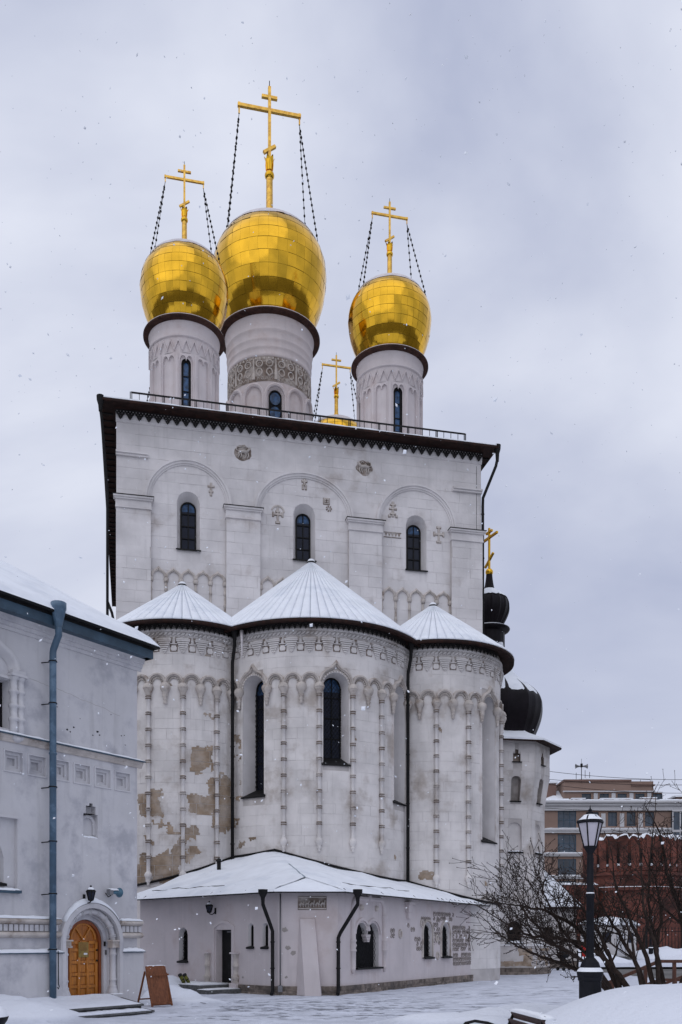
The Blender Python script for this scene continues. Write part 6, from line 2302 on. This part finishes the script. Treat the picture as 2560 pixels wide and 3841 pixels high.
def build_apartment():
    m = flat(0)
    # main front, storeys 3.3 m; local x 0..30
    rows = [(2.0, 3.9), (5.3, 7.2), (8.6, 10.5), (11.9, 13.8), (15.3, 17.5), (18.9, 21.0)]
    wx = [7.4, 10.15, 12.95, 15.7, 19.6, 21.3, 23.8, 26.5, 29.0]
    ops = []
    for z0, z1 in rows:
        for x in wx:
            ops.append((x, 1.35 if x < 18 else 1.2, z0, z1, 0.0))
    bay = [(3.3, 2.75, z0 - 0.4, z1 + 0.15, 0.0) for z0, z1 in rows]
    w = MB().wall(m, 0, 32, 0, 21.3, ops + bay).wall(side_x(0, -1), 0, 14, 0, 21.3).build('wall', 'facade_tan', apt)
    for o in ops:
        if o[2] < 8:
            continue
        window(w, m, o, (o[0], o[1] - 0.02, o[2] + 0.01, o[3] - 0.01, 0), 0.25, panes=(2, 1), fw=0.10, glass='glass_sky', frame='blue_dark', sill=False, reveal='facade_brown')
    for o in bay:
        if o[2] < 8:
            continue
        window(w, m, o, (o[0], o[1] - 0.02, o[2] + 0.01, o[3] - 0.01, 0), 0.12, panes=(3, 2), fw=0.12, glass='glass_sky', frame='blue_dark', sill=False, reveal='blue_dark', name='bay_window')
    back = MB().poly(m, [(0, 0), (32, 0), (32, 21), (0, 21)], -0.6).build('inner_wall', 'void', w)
    for x in (8.75, 11.55, 14.35):
        for z in (15.2, 18.8):
            MB().wbox(m, x - 0.32, x + 0.32, z, z + 2.0, 0, 0.08).build('white_panel', 'facade_white', w)
    for z, h, d in ((17.85, 0.55, 0.35), (14.35, 0.4, 0.3), (10.95, 0.4, 0.3)):
        b = MB().wbox(m, -0.2, 32, z, z + h, 0, d).wbox(m, -0.25, 32, z + h * .6, z + h + 0.1, 0, d + 0.15).build('band', 'facade_white', w)
        snow_strip(m, -0.2, 32, z + h + 0.1, 0, d + 0.1, 0.12, 3, 60).build('band_snow', 'snow', b)
    cn = MB()
    cn.wbox(m, -0.3, 24.5, 21.2, 21.9, -0.4, 0.35).wbox(m, -0.4, 24.6, 21.9, 22.3, -0.4, 0.65).wbox(m, -0.5, 24.7, 22.3, 22.6, -0.4, 1.0)
    c = cn.build('cornice', 'facade_white', apt)
    snow_strip(m, -0.5, 24.7, 22.6, -0.6, 0.95, 0.25, 6, 70).build('cornice_snow', 'snow', c)
    # attic storey, set back
    ma = flat(2.2)
    at = [(7.4 + 2.72 * i - 0.6, 1.4, 22.95, 24.1, 0.0) for i in range(5)]
    a = MB().wall(ma, 3.4, 17.0, 22.3, 26.0, at).wall(side_x(3.4, -1), 2.2, 12, 22.3, 26).wall(side_x(17.0, 1), 2.2, 12, 22.3, 25.9).build('attic_wall', 'facade_tan', apt)
    for o in at:
        window(a, ma, o, (o[0], 1.38, 22.96, 24.09, 0), 0.2, panes=(2, 1), fw=0.1, glass='glass_sky', frame='blue_dark', sill=False, reveal='facade_brown')
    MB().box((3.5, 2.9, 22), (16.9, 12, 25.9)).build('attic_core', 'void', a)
    for i in range(4):
        MB().wbox(ma, 7.9 + 2.72 * i, 8.5 + 2.72 * i, 22.4, 24.2, 0, 0.1).build('white_panel', 'facade_white', a)
    MB().wbox(ma, 3.2, 17.2, 24.35, 24.5, 0, 0.4).build('attic_band', 'facade_white', a)
    pr = MB().wbox(ma, 3.3, 13.6, 25.95, 26.25, -8, 0.25).wbox(ma, 13.6, 17.2, 25.3, 25.5, -8, 0.28).build('parapet', 'facade_brown', a)
    snow_strip(ma, 3.3, 13.6, 26.25, -6, 0.2, 0.1, 2, 40).build('parapet_snow', 'snow', pr)
    # terrace parapets in front of the attic
    for x0, x1, z, y in ((0.9, 3.6, 22.95, 0.6), (4.3, 6.2, 23.1, 0.9), (8.6, 13.2, 23.05, 0.7), (14.6, 16.9, 23.15, 0.6), (17.6, 20.2, 22.9, 0.8)):
        pp = MB().box((x0, y, 22.4), (x1, y + 0.5, z)).build('terrace_parapet', 'facade_tan', apt)
        MB().box((x0 - 0.12, y - 0.12, z), (x1 + 0.12, y + 0.62, z + 0.16)).build('coping_snow', 'snow', pp)
    MB().box((16.99, 3.0, 22.3), (18.6, 8, 24.4)).build('stair_block', 'facade_brown', apt)
    MB().box((16.9, 2.9, 24.4), (18.7, 8.1, 24.55)).build('stair_snow', 'snow', apt)
    # left glazed slope and chimney
    MB().add([(0.3, 1.2, 22.6), (3.4, 1.2, 22.6), (3.4, 6, 25.2), (1.2, 6, 24.4)], [(0, 1, 2, 3)]).build('glazed_roof', 'roof_snow', apt)
    MB().box((0.2, 4, 22), (2.6, 7, 26.0)).build('chimney', 'facade_brown', apt)
    MB().box((0.0, 3.8, 26.0), (2.8, 7.2, 26.25)).build('chimney_cap', 'snow', apt)
    # roof rail, plant box, masts
    rr = MB()
    for x in (13.8, 15.3, 16.8):
        rr.beam((x, 3, 25.4), (x, 3, 26.4), 0.05, 0.05)
    rr.beam((13.8, 3, 26.4), (16.8, 3, 26.4), 0.05, 0.05).beam((13.8, 3, 25.9), (16.8, 3, 25.9), 0.04, 0.04)
    rr.build('roof_rail', 'black_metal', apt)
    MB().box((6.6, 5, 26.2), (8.6, 7, 26.8)).build('roof_box', 'facade_brown', apt)
    MB().box((6.4, 4.8, 26.8), (8.8, 7.2, 26.95)).build('roof_box_snow', 'snow', apt)
    mt = MB()
    for x, z in ((6.2, 28.0), (7.6, 28.4), (8.3, 28.1), (2.0, 27.0)):
        mt.tube([(x, 6, 25), (x, 6, z)], 0.04, 4)
    mt.build('masts', 'black_metal', apt)
    # right part, stepping down
    mr = flat(4.0)
    st = [(26.0, 1.3, 19.2, 20.8, 0.0), (28.4, 1.3, 19.2, 20.8, 0.0)]
    r = MB().box((20.5, 2.2, 21.0), (24.4, 9, 23.6)).box((24.4, 3.0, 0), (34, 9, 22.2)).build('right_block', 'facade_brown', apt)
    MB().box((20.3, 2.0, 23.6), (24.6, 9.2, 23.85)).box((24.2, 2.8, 22.2), (34.2, 9.2, 22.45)).build('right_snow', 'snow', r)
    # bay window projecting at the right
    MB().box((18.9, -0.8, 0), (21.2, 0.0, 20.9)).build('bay', 'glass_sky', apt)
    by = MB()
    for x in (18.9, 20.0, 21.2):
        by.box((x - 0.08, -0.86, 0), (x + 0.08, -0.80, 20.95))
    for z in (10.9, 14.4, 17.9, 20.9):
        by.box((18.8, -0.88, z), (21.3, -0.79, z + 0.35))
    by.build('bay_frame', 'facade_white', apt)


build_apartment()
# siren horns on the roof
sr = thing('roof_siren', 'twin horn siren on a mast on the apartment roof', 'siren', (36.6, 142, 25.8))
MB().tube([(0, 0, 0), (0, 0, 2.9)], 0.06, 5).tube([(0, 0, 1.6), (0, 0, 3.6)], 0.025, 4).build('mast', 'black_metal', sr)
for s in (-1, 1):
    vs = []
    for x, rr in ((0.12, 0.1), (0.4, 0.13), (0.7, 0.22), (0.9, 0.38)):
        for i in range(10):
            a = 2 * pi * i / 10
            vs.append((s * x, rr * cos(a), 2.45 + rr * sin(a)))
    MB().add(vs, [(j * 10 + i, j * 10 + (i + 1) % 10, (j + 1) * 10 + (i + 1) % 10, (j + 1) * 10 + i) for j in range(3) for i in range(10)], True).build('horn', 'steel_grey', sr)
MB().box((-0.15, -0.15, 2.3), (0.15, 0.15, 2.85)).build('driver', 'black_metal', sr)
wl_ = ['highest', 'second', 'third', 'lowest']
for i, (z0, z1, sag) in enumerate(((25.0, 24.6, 1.0), (23.9, 24.0, 0.9), (23.2, 22.7, 1.0), (19.9, 20.1, 0.6))):
    pts = [(28 + 34 * k / 12, 128, z0 + (z1 - z0) * k / 12 - sag * 4 * (k / 12) * (1 - k / 12)) for k in range(13)]
    tag(MB().tube(pts, 0.03, 4).build('overhead_wire', 'black_metal'), '%s of the overhead wires strung past the apartment block' % wl_[i], 'wire', 'overhead wires by the apartment block')


# ------------------------------------------------------------------ bare shrubs and the far tree
def grow(mb, p, d, ln, r, depth, rg, up=0.25, kids=5, spread=0.8, minr=0.0035, nseg=6):
    pts, rs = [p.copy()], [r]
    q, dd = p.copy(), d.normalized()
    for i in range(nseg):
        dd = (dd + Vector((rg.gauss(0, 0.14), rg.gauss(0, 0.14), rg.gauss(0, 0.11) + up * 0.22))).normalized()
        q = q + dd * (ln / nseg)
        pts.append(q.copy())
        rs.append(max(minr, r * (1 - 0.62 * (i + 1) / nseg)))
    mb.tube(pts, rs, 5 if depth >= 3 else (4 if depth == 2 else 3), cap=False)
    if depth <= 0:
        mb.ball(pts[-1], rs[-1] * 1.7, rs[-1] * 1.7, rs[-1] * 3, 4, 3)
        return
    k = kids
    for i in range(k):
        t = 0.28 + 0.72 * (i + rg.random() * 0.7) / k
        a = min(len(pts) - 2, int(t * nseg))
        f = t * nseg - a
        pp = pts[a].lerp(pts[a + 1], min(1, f))
        base = (pts[a + 1] - pts[a]).normalized()
        side = Vector((rg.gauss(0, 1), rg.gauss(0, 1), rg.gauss(0, 0.8)))
        side = (side - base * side.dot(base)).normalized()
        nd = (base * (1 - spread * 0.45) + side * spread * rg.uniform(0.6, 1.1)).normalized()
        grow(mb, pp, nd, ln * rg.uniform(0.38, 0.62), max(minr, rs[a] * rg.uniform(0.42, 0.6)), depth - 1, rg, up * 1.2, kids, spread, minr, max(3, nseg - 1))


def shrub(name, label, loc, stems, seed, step=0.15, tl=(0.5, 0.95), depth=2, kids=4, start=0.33, size=1.0):
    """stems = (radius, [world points]); twigs spring from every hand's breadth of the outer stem"""
    t = thing(name, label, 'shrub', loc, group='bare shrubs on the snow mound')
    rg = random.Random(seed)
    L0 = Vector(loc)
    for r, P in stems:
        pts = []
        V = [(Vector(p) - L0) * size for p in P]
        for i in range(len(V) - 1):
            p0, p1, p2, p3 = V[max(i - 1, 0)], V[i], V[i + 1], V[min(i + 2, len(V) - 1)]
            for k in range(5):
                u = k / 5
                q = 0.5 * ((2 * p1) + (p2 - p0) * u + (2 * p0 - 5 * p1 + 4 * p2 - p3) * u * u + (3 * p1 - p0 - 3 * p2 + p3) * u ** 3)
                pts.append(q + Vector((rg.gauss(0, 0.012), rg.gauss(0, 0.012), rg.gauss(0, 0.012))))
        pts.append(V[-1])
        n = len(pts)
        rs = [max(0.006, r * (1 - 0.8 * (i / n) ** 1.2)) for i in range(n)]
        stem = MB().tube(pts, rs, 7).build('stem', 'bark', t)
        tw = MB()
        ln = sum((pts[i + 1] - pts[i]).length for i in range(n - 1))
        acc = 0.0
        nxt = ln * start
        for i in range(n - 1):
            d = pts[i + 1] - pts[i]
            acc += d.length
            while acc > nxt:
                nxt += step * rg.uniform(0.6, 1.4)
                dd = d.normalized()
                side = Vector((rg.gauss(0, 0.8), rg.gauss(0, 0.8), rg.gauss(0.45, 0.7)))
                side = (side - dd * side.dot(dd)).normalized()
                nd = (dd * rg.uniform(0.5, 1.0) + side * 0.8).normalized()
                grow(tw, pts[i].lerp(pts[i + 1], rg.random()), nd, rg.uniform(*tl), max(0.005, rs[i] * rg.uniform(0.3, 0.5)), depth, rg, 0.34, kids, 0.75, 0.0055, 5)
        grow(tw, pts[-1], pts[-1] - pts[-2], tl[1], rs[-1], depth, rg, 0.1, kids, 0.75, 0.0045, 5)
        tw.build('twigs', 'bark', stem, kind='stuff')
    return t


shrub('bare_shrub', 'bare shrub leaning far left behind the lamp post, its twigs crossing the tower', (5.53, 18.59, 0.42), [
    (0.065, [(5.85, 18.46, 0.48), (5.40, 18.46, 1.20), (4.88, 18.59, 1.69), (4.16, 18.72, 1.92), (3.51, 18.72, 1.97), (2.93, 18.72, 2.26)]),
    (0.058, [(5.56, 18.72, 0.42), (5.00, 18.85, 1.01), (4.36, 18.98, 1.30), (3.71, 18.98, 1.52), (3.06, 18.98, 1.85)]),
    (0.058, [(5.72, 18.85, 0.48), (5.20, 18.98, 1.61), (4.55, 19.11, 2.26), (3.90, 19.11, 2.57), (3.25, 18.98, 2.69)]),
    (0.048, [(5.65, 18.59, 0.48), (5.26, 18.46, 1.59), (4.75, 18.33, 2.43), (4.29, 18.20, 2.95)]),
    (0.043, [(5.46, 18.33, 0.42), (5.00, 18.20, 1.09), (4.42, 18.07, 1.52), (3.77, 18.07, 1.82), (3.12, 18.07, 1.97)]),
    (0.041, [(5.59, 18.98, 0.48), (5.07, 19.11, 1.39), (4.49, 19.24, 1.97), (4.03, 19.24, 2.75), (3.84, 19.24, 3.27)]),
    (0.037, [(5.49, 18.46, 0.42), (4.81, 18.59, 1.32), (4.03, 18.59, 1.78), (3.38, 18.46, 2.49), (3.12, 18.46, 2.89)])], 3, size=0.86)
shrub('bare_shrub', 'bare many-stemmed shrub in the middle of the snow mound, right of the lamp post', (6.21, 18.46, 0.42), [
    (0.058, [(6.21, 18.46, 0.48), (6.06, 18.46, 1.32), (5.69, 18.46, 2.10), (5.40, 18.46, 2.89)]),
    (0.055, [(6.11, 18.59, 0.48), (5.88, 18.59, 1.20), (5.46, 18.72, 1.97), (5.14, 18.72, 2.49)]),
    (0.050, [(6.27, 18.33, 0.48), (6.19, 18.33, 1.46), (5.92, 18.20, 2.24), (5.85, 18.20, 3.27)]),
    (0.046, [(6.32, 18.59, 0.48), (6.34, 18.72, 1.46), (6.17, 18.72, 2.49), (6.24, 18.72, 3.67)]),
    (0.041, [(5.98, 18.20, 0.44), (5.75, 18.07, 1.06), (5.59, 18.07, 1.85), (5.26, 18.07, 2.37)])], 5, 0.2, (0.5, 1.0), 2, 3, 0.4)
shrub('bare_shrub', 'bare shrub at the right edge of the picture, with the thickest stems', (6.76, 18.59, 0.42), [
    (0.084, [(6.66, 18.59, 0.48), (6.92, 18.59, 1.13), (6.83, 18.59, 1.97), (6.57, 18.59, 2.75), (6.44, 18.59, 3.41)]),
    (0.074, [(6.76, 18.46, 0.48), (7.15, 18.46, 1.46), (7.21, 18.59, 2.37), (7.15, 18.59, 3.27)]),
    (0.052, [(6.55, 18.72, 0.48), (6.40, 18.85, 1.46), (6.47, 18.85, 2.37), (6.30, 18.85, 3.02)]),
    (0.046, [(6.86, 18.33, 0.48), (6.96, 18.20, 1.59), (6.76, 18.20, 2.62), (6.83, 18.20, 3.41)])], 8, 0.2, (0.5, 1.1), 2, 3, 0.4)
ft = thing('bare_tree', 'tiny bare tree on the skyline right of the apartment attic', 'tree', (52.5, 150, 0))
rg_ = random.Random(5)
tr = MB().tube([(0, 0, 0), (0.1, 0, 12), (0, 0, 22.5)], [0.35, 0.28, 0.16], 6).build('trunk', 'bark', ft)
cr_ = MB()
for i in range(9):
    grow(cr_, Vector((0, 0, 21.0 + 0.2 * i)), Vector((rg_.gauss(0, 1), rg_.gauss(0, 1), 0.9)), 2.4, 0.07, 2, rg_, 0.2, 4, 0.8, 0.02)
cr_.build('crown', 'bark', ft, kind='stuff')


# ------------------------------------------------------------------ lamp posts
def lamp_post(label, loc, k=1.0):
    t = thing('lamp_post', label, 'lamp post', loc, group='black lantern lamp posts')
    pf = [(0.205, 0.0), (0.205, 0.86), (0.225, 0.88), (0.225, 0.93), (0.24, 0.96), (0.245, 1.03), (0.20, 1.08), (0.16, 1.2), (0.10, 1.27), (0.07, 1.3)]
    MB().lathe([(r * k, z * k) for r, z in pf], 8, smooth=False).build('pedestal', 'iron', t)
    MB().lathe([(0.247 * k, 1.036 * k), (0.225 * k, 1.07 * k), (0.185 * k, 1.115 * k), (0.178 * k, 1.14 * k)], 8).build('pedestal_snow', 'snow', t)
    MB().lathe([(r * k, z * k) for r, z in [(0.074, 1.25), (0.07, 2.38), (0.088, 2.40), (0.088, 2.44), (0.066, 2.47), (0.06, 3.1), (0.06, 3.14), (0.05, 3.18), (0.10, 3.26), (0.12, 3.30)]], 12).build('post', 'iron', t)
    MB().lathe([(0.082 * k, 2.44 * k), (0.07 * k, 2.475 * k), (0.055 * k, 2.48 * k)], 12).build('collar_snow', 'snow', t)
    gl = MB()
    fr = MB()
    for i in range(6):
        a, b = 2 * pi * i / 6, 2 * pi * (i + 1) / 6
        gl.add([(0.105 * k * cos(a), 0.105 * k * sin(a), 3.30 * k), (0.105 * k * cos(b), 0.105 * k * sin(b), 3.30 * k), (0.215 * k * cos(b), 0.215 * k * sin(b), 3.74 * k), (0.215 * k * cos(a), 0.215 * k * sin(a), 3.74 * k)], [(0, 1, 2, 3)])
        fr.tube([(0.108 * k * cos(a), 0.108 * k * sin(a), 3.29 * k), (0.222 * k * cos(a), 0.222 * k * sin(a), 3.75 * k)], 0.013 * k, 4)
    fr.lathe([(0.12 * k, 3.28 * k), (0.12 * k, 3.32 * k)], 6, smooth=False).lathe([(0.235 * k, 3.73 * k), (0.25 * k, 3.75 * k), (0.245 * k, 3.775 * k), (0.13 * k, 3.88 * k), (0.07 * k, 3.90 * k), (0.08 * k, 3.93 * k), (0.035 * k, 3.95 * k), (0.04 * k, 3.98 * k), (0.015 * k, 4.0 * k), (0.0, 4.08 * k)], 6, smooth=False)
    for i in range(6):
        a = 2 * pi * i / 6
        p = [(0.108 * k * cos(a), 0.108 * k * sin(a))]
    gl.build('glass_panes', 'lamp_glass', t)
    fr.build('lantern_frame', 'iron', t)
    vs = []
    for j, (r, z) in enumerate([(0.225, 3.79), (0.19, 3.82), (0.12, 3.885), (0.08, 3.895)]):
        for i in range(24):
            a = 2 * pi * i / 24
            q = 0.02 * mnoise.noise(Vector((cos(a) * 3, sin(a) * 3, j)))
            vs.append(((r + q) * k * cos(a), (r + q) * k * sin(a), z * k))
    MB().add(vs, [(j * 24 + i, j * 24 + (i + 1) % 24, (j + 1) * 24 + (i + 1) % 24, (j + 1) * 24 + i) for j in range(3) for i in range(24)], True).build('lantern_snow', 'snow', t)
    return t


lamp_post('tall black lamp post with snow-capped lantern in front of the bare shrubs', (4.54, 17.0, 0.06))
lamp_post('small distant lamp post beside the iron fence, right of the guard booth', (27.9, 84, 0.0))

# ------------------------------------------------------------------ brown stair railing behind the shrubs
rl = thing('stair_railing', 'brown wooden handrail climbing to the right behind the shrubs', 'railing', (5.75, 21.0, -0.2))
MB().beam((0.0, 0, 0.80), (1.42, 0, 1.40), 0.09, 0.07).beam((1.40, 0, 1.395), (3.2, 0, 1.395), 0.09, 0.07).build('handrail', 'rail_wood', rl)
MB().beam((0.95, 0, 0.80), (1.42, 0, 0.98), 0.06, 0.06).beam((1.42, 0, 0.98), (3.2, 0, 0.96), 0.06, 0.06).build('lower_rail', 'rail_wood', rl)
for x, z in ((0.36, 0.92), (1.1, 1.24), (1.42, 1.38), (1.75, 1.38), (2.6, 1.38)):
    MB().box((x - 0.035, -0.035, 0.1), (x + 0.035, 0.035, z)).build('post', 'rail_wood', rl)
rl2 = thing('stair_railing', 'second brown handrail low behind the shrubs at the right edge', 'railing', (6.6, 22.6, -0.25))
MB().beam((0.6, 0, 0.62), (2.2, 0, 1.25), 0.07, 0.06).build('handrail', 'rail_wood', rl2)
MB().beam((0.2, 0, 0.5), (3.0, 0, 0.5), 0.06, 0.06).build('lower_rail', 'rail_wood', rl2)
for x, z in ((0.7, 0.64), (1.5, 0.95), (2.15, 1.2)):
    MB().box((x - 0.03, -0.03, 0.05), (x + 0.03, 0.03, z)).build('post', 'rail_wood', rl2)

# ------------------------------------------------------------------ bench, planter, board, floodlights, bin, pushchair
bn = thing('park_bench', 'dark brown slatted bench loaded with snow at the bottom edge', 'bench', (2.05, 11.5, 0), RAD(-84))
# local x along the bench, local -y is the sitting side
for i in range(4):
    z = 0.46 + 0.098 * i
    y = 0.16 + 0.045 * i
    MB().beam((-0.75, y, z), (0.75, y, z), 0.028, 0.086, up=(0, -0.4, 1)).build('back_slat', 'bench_wood', bn)
for i in range(4):
    MB().box((-0.75, -0.42 + 0.13 * i, 0.41), (0.75, -0.31 + 0.13 * i, 0.445)).build('seat_slat', 'bench_wood', bn)
for x in (-0.7, 0.7):
    MB().tube([(x, -0.40, 0.0), (x, -0.38, 0.4), (x, 0.12, 0.4), (x, 0.33, 0.83)], 0.026, 6).tube([(x, 0.16, 0.0), (x, 0.14, 0.4)], 0.026, 6).build('side_frame', 'black_metal', bn)
    MB().tube([(x, -0.52, 0.56), (x, -0.44, 0.64), (x, -0.3, 0.67), (x, -0.1, 0.64), (x, 0.16, 0.55)], 0.022, 6).tube([(x, -0.40, 0.64), (x, -0.38, 0.4)], 0.018, 6).build('armrest', 'black_metal', bn)
sb = MB()
vs, fs = [], []
for i in range(25):
    x = -0.76 + 1.52 * i / 24
    e = min(1, min(i, 24 - i) / 2 + 0.3)
    h = 0.06 * e * (0.85 + 0.3 * mnoise.noise(Vector((x * 4, 0, 3))))
    for y, q in ((0.25, 0.0), (0.245, h * 0.7), (0.30, h), (0.40, h * 0.9), (0.46, h * 0.3), (0.45, -0.02)):
        vs.append((x, y, 0.80 + q))
for i in range(24):
    for j in range(5):
        a = i * 6 + j
        fs.append((a, a + 6, a + 7, a + 1))
fs += [(0, 1, 2, 3, 4, 5), tuple(24 * 6 + j for j in reversed(range(6)))]
sb.add(vs, fs, True).build('back_snow', 'snow', bn)
vs, fs = [], []
for i in range(25):
    for j in range(11):
        x, y = -0.76 + 1.52 * i / 24, -0.43 + 0.56 * j / 10
        e = min(1, min(i, 24 - i, j, 10 - j) / 2.0)
        vs.append((x, y, 0.445 + 0.14 * e ** .7 * (0.85 + 0.3 * mnoise.noise(Vector((x * 3, y * 3, 1))))))
for i in range(24):
    for j in range(10):
        a = i * 11 + j
        fs.append((a, a + 11, a + 12, a + 1))
MB().add(vs, fs, True).build('seat_snow', 'snow', bn)

bn.scale = (0.86, 0.86, 0.92)
pl = thing('stone_planter', 'dark round planter heaped with snow cut by the lower left corner', 'planter', (-5.46, 14.15, 0))
MB().lathe([(0.2, 0), (0.24, 0.08), (0.2, 0.14), (0.28, 0.3), (0.38, 0.44), (0.40, 0.50), (0.37, 0.52)], 24).build('bowl', 'iron', pl)
MB().lathe([(0.395, 0.50), (0.36, 0.60), (0.22, 0.70), (0.0, 0.74)], 24).build('snow', 'snow', pl)

ab = thing('sandwich_board', 'brown wooden sandwich board standing in the snow by the house corner', 'sign board', (-4.66, 23.45, 0.03), RAD(48))
MB().add([(-0.30, -0.26, 0.02), (0.30, -0.26, 0.02), (0.30, -0.22, 0.02), (-0.30, -0.22, 0.02), (-0.30, 0.0, 1.0), (0.30, 0.0, 1.0), (0.30, 0.03, 0.99), (-0.30, 0.03, 0.99)],
         [(0, 1, 5, 4), (1, 2, 6, 5), (2, 3, 7, 6), (3, 0, 4, 7), (4, 5, 6, 7)]).build('panel', 'board_wood', ab)
pa = MB()
for x in (-0.30, 0.30):
    pa.beam((x, -0.275, 0.0), (x, -0.03, 0.82), 0.045, 0.03, up=(0, -1, 0.3))
pa.beam((-0.30, -0.27, 0.07), (0.30, -0.27, 0.07), 0.03, 0.05)
pa.build('panel_trim', 'board_wood', ab)
MB().beam((-0.30, -0.135, 0.78), (0.30, -0.135, 0.78), 0.02, 0.04).build('cross_piece', 'board_wood', ab)
for x in (-0.29, 0.29):
    MB().beam((x, 0.36, 0.0), (x, 0.05, 0.86), 0.04, 0.03, up=(0, 1, 0.3)).build('leg', 'board_wood', ab)
MB().beam((-0.29, 0.30, 0.16), (0.29, 0.30, 0.16), 0.025, 0.035).build('leg_brace', 'board_wood', ab)
snow_strip(flat(0), -0.3, 0.3, 0.995, -0.03, 0.0, 0.02, 3, 8).build('snow', 'snow', ab)

for i, (x, y, lab) in enumerate(((-5.12, 30.15, 'left of two olive cylinder floodlights propped in the snow by the annex landing'), (-4.98, 30.2, 'right of two olive cylinder floodlights propped in the snow by the annex landing'))):
    fl = thing('floodlight', lab, 'floodlight', (x, y, 0.28), RAD(20), 'floodlights by the annex landing')
    a, b = Vector((0.05, 0.02, 0.03)), Vector((-0.10, -0.12, 0.27))
    MB().tube([a, b], 0.062, 10).build('housing', 'olive', fl)
    MB().tube([b, b + (b - a).normalized() * 0.03], 0.072, 10).tube([a.lerp(b, 0.45), a.lerp(b, 0.55)], 0.068, 10).build('rim', 'black_metal', fl)
    MB().tube([a, (0.08, 0.05, -0.08), (0.08, 0.05, -0.3)], 0.012, 5).build('stake', 'black_metal', fl)

bi = thing('red_bin', 'small bright red litter bin beyond the tower, left of the guard booth', 'bin', (14.15, 54.0, 0))
MB().lathe([(0.24, 0.75), (0.27, 1.35), (0.24, 1.42), (0.0, 1.45)], 14).build('bucket', 'red_plastic', bi)
MB().lathe([(0.25, 1.42), (0.18, 1.5), (0.0, 1.52)], 14).build('snow', 'snow', bi)
MB().box((-0.5, -0.03, 0.0), (-0.42, 0.03, 1.1)).box((-0.5, -0.02, 0.95), (0.0, 0.02, 1.02)).box((-0.03, 0.2, 0.0), (0.03, 0.26, 1.0)).build('stand', 'black_metal', bi)

pc = thing('pushchair', 'black folding pushchair parked in the snow at the tower foot', 'pushchair', (12.62, 52.3, 0.0), RAD(25))
fr = MB()
for y in (-0.22, 0.22):
    fr.tube([(0.42, y, 0.1), (0.1, y, 0.45), (-0.3, y, 1.0), (-0.42, y, 1.02)], 0.018, 5).tube([(-0.38, y, 0.1), (-0.1, y, 0.42), (0.2, y, 0.55)], 0.018, 5)
fr.tube([(-0.42, -0.22, 1.02), (-0.42, 0.22, 1.02)], 0.018, 5)
fr.build('frame', 'black_metal', pc)
wm = MB()
for i in range(1):
    vs = []
wmesh = MB().tube([(0, -0.025, 0), (0, 0.025, 0)], 0.1, 14).mesh('wheel', 'fabric_black')
for x in (0.42, -0.38):
    for y in (-0.26, 0.26):
        link('wheel', wmesh, pc, (x, y, 0.1))
MB().box((-0.12, -0.2, 0.42), (0.24, 0.2, 0.5)).beam((-0.12, 0, 0.46), (-0.34, 0, 0.95), 0.4, 0.06, up=(1, 0, 0.4)).build('seat', 'fabric_black', pc)
MB().lathe([(0.05, 0.0), (0.28, 0.04), (0.36, 0.14), (0.30, 0.3), (0.1, 0.38), (0, 0.39)], 12, (-0.22, 0)).build('hood', 'fabric_black', pc, (0, 0, 0.68))
MB().box((-0.25, -0.19, 0.2), (0.15, 0.19, 0.34)).build('basket', 'fabric_black', pc)


# ------------------------------------------------------------------ falling snow
def snowfall():
    rg = random.Random(17)
    mb = MB()
    for i in range(2600):
        y = 4.0 + 30.0 * rg.random() ** 0.8
        x = rg.uniform(-0.75, 0.75) * y
        z = rg.uniform(0.3, 1.65 + 1.1 * y)
        if z > 30:
            continue
        r = rg.uniform(0.0035, 0.009) * (1.0 + y / 20) * (1 + 1.3 * rg.random() ** 5)
        ax = Vector((rg.gauss(0, 1), rg.gauss(0, 1), rg.gauss(0, 1))).normalized()
        bx = ax.orthogonal().normalized()
        cx = ax.cross(bx)
        p = Vector((x, y, z))
        q = rg.uniform(0.5, 1.0)
        mb.add([p + ax * r * 0.5, p - ax * r * 0.5, p + bx * r * 1.3, p - bx * r, p + cx * r * q, p - cx * r * 1.2 * q],
               [(0, 2, 4), (0, 4, 3), (0, 3, 5), (0, 5, 2), (1, 4, 2), (1, 3, 4), (1, 5, 3), (1, 2, 5)])
    o = mb.build('falling_snow', 'snow', kind='stuff')
    o['label'] = 'snowflakes drifting through the air in front of the cathedral'


snowfall()
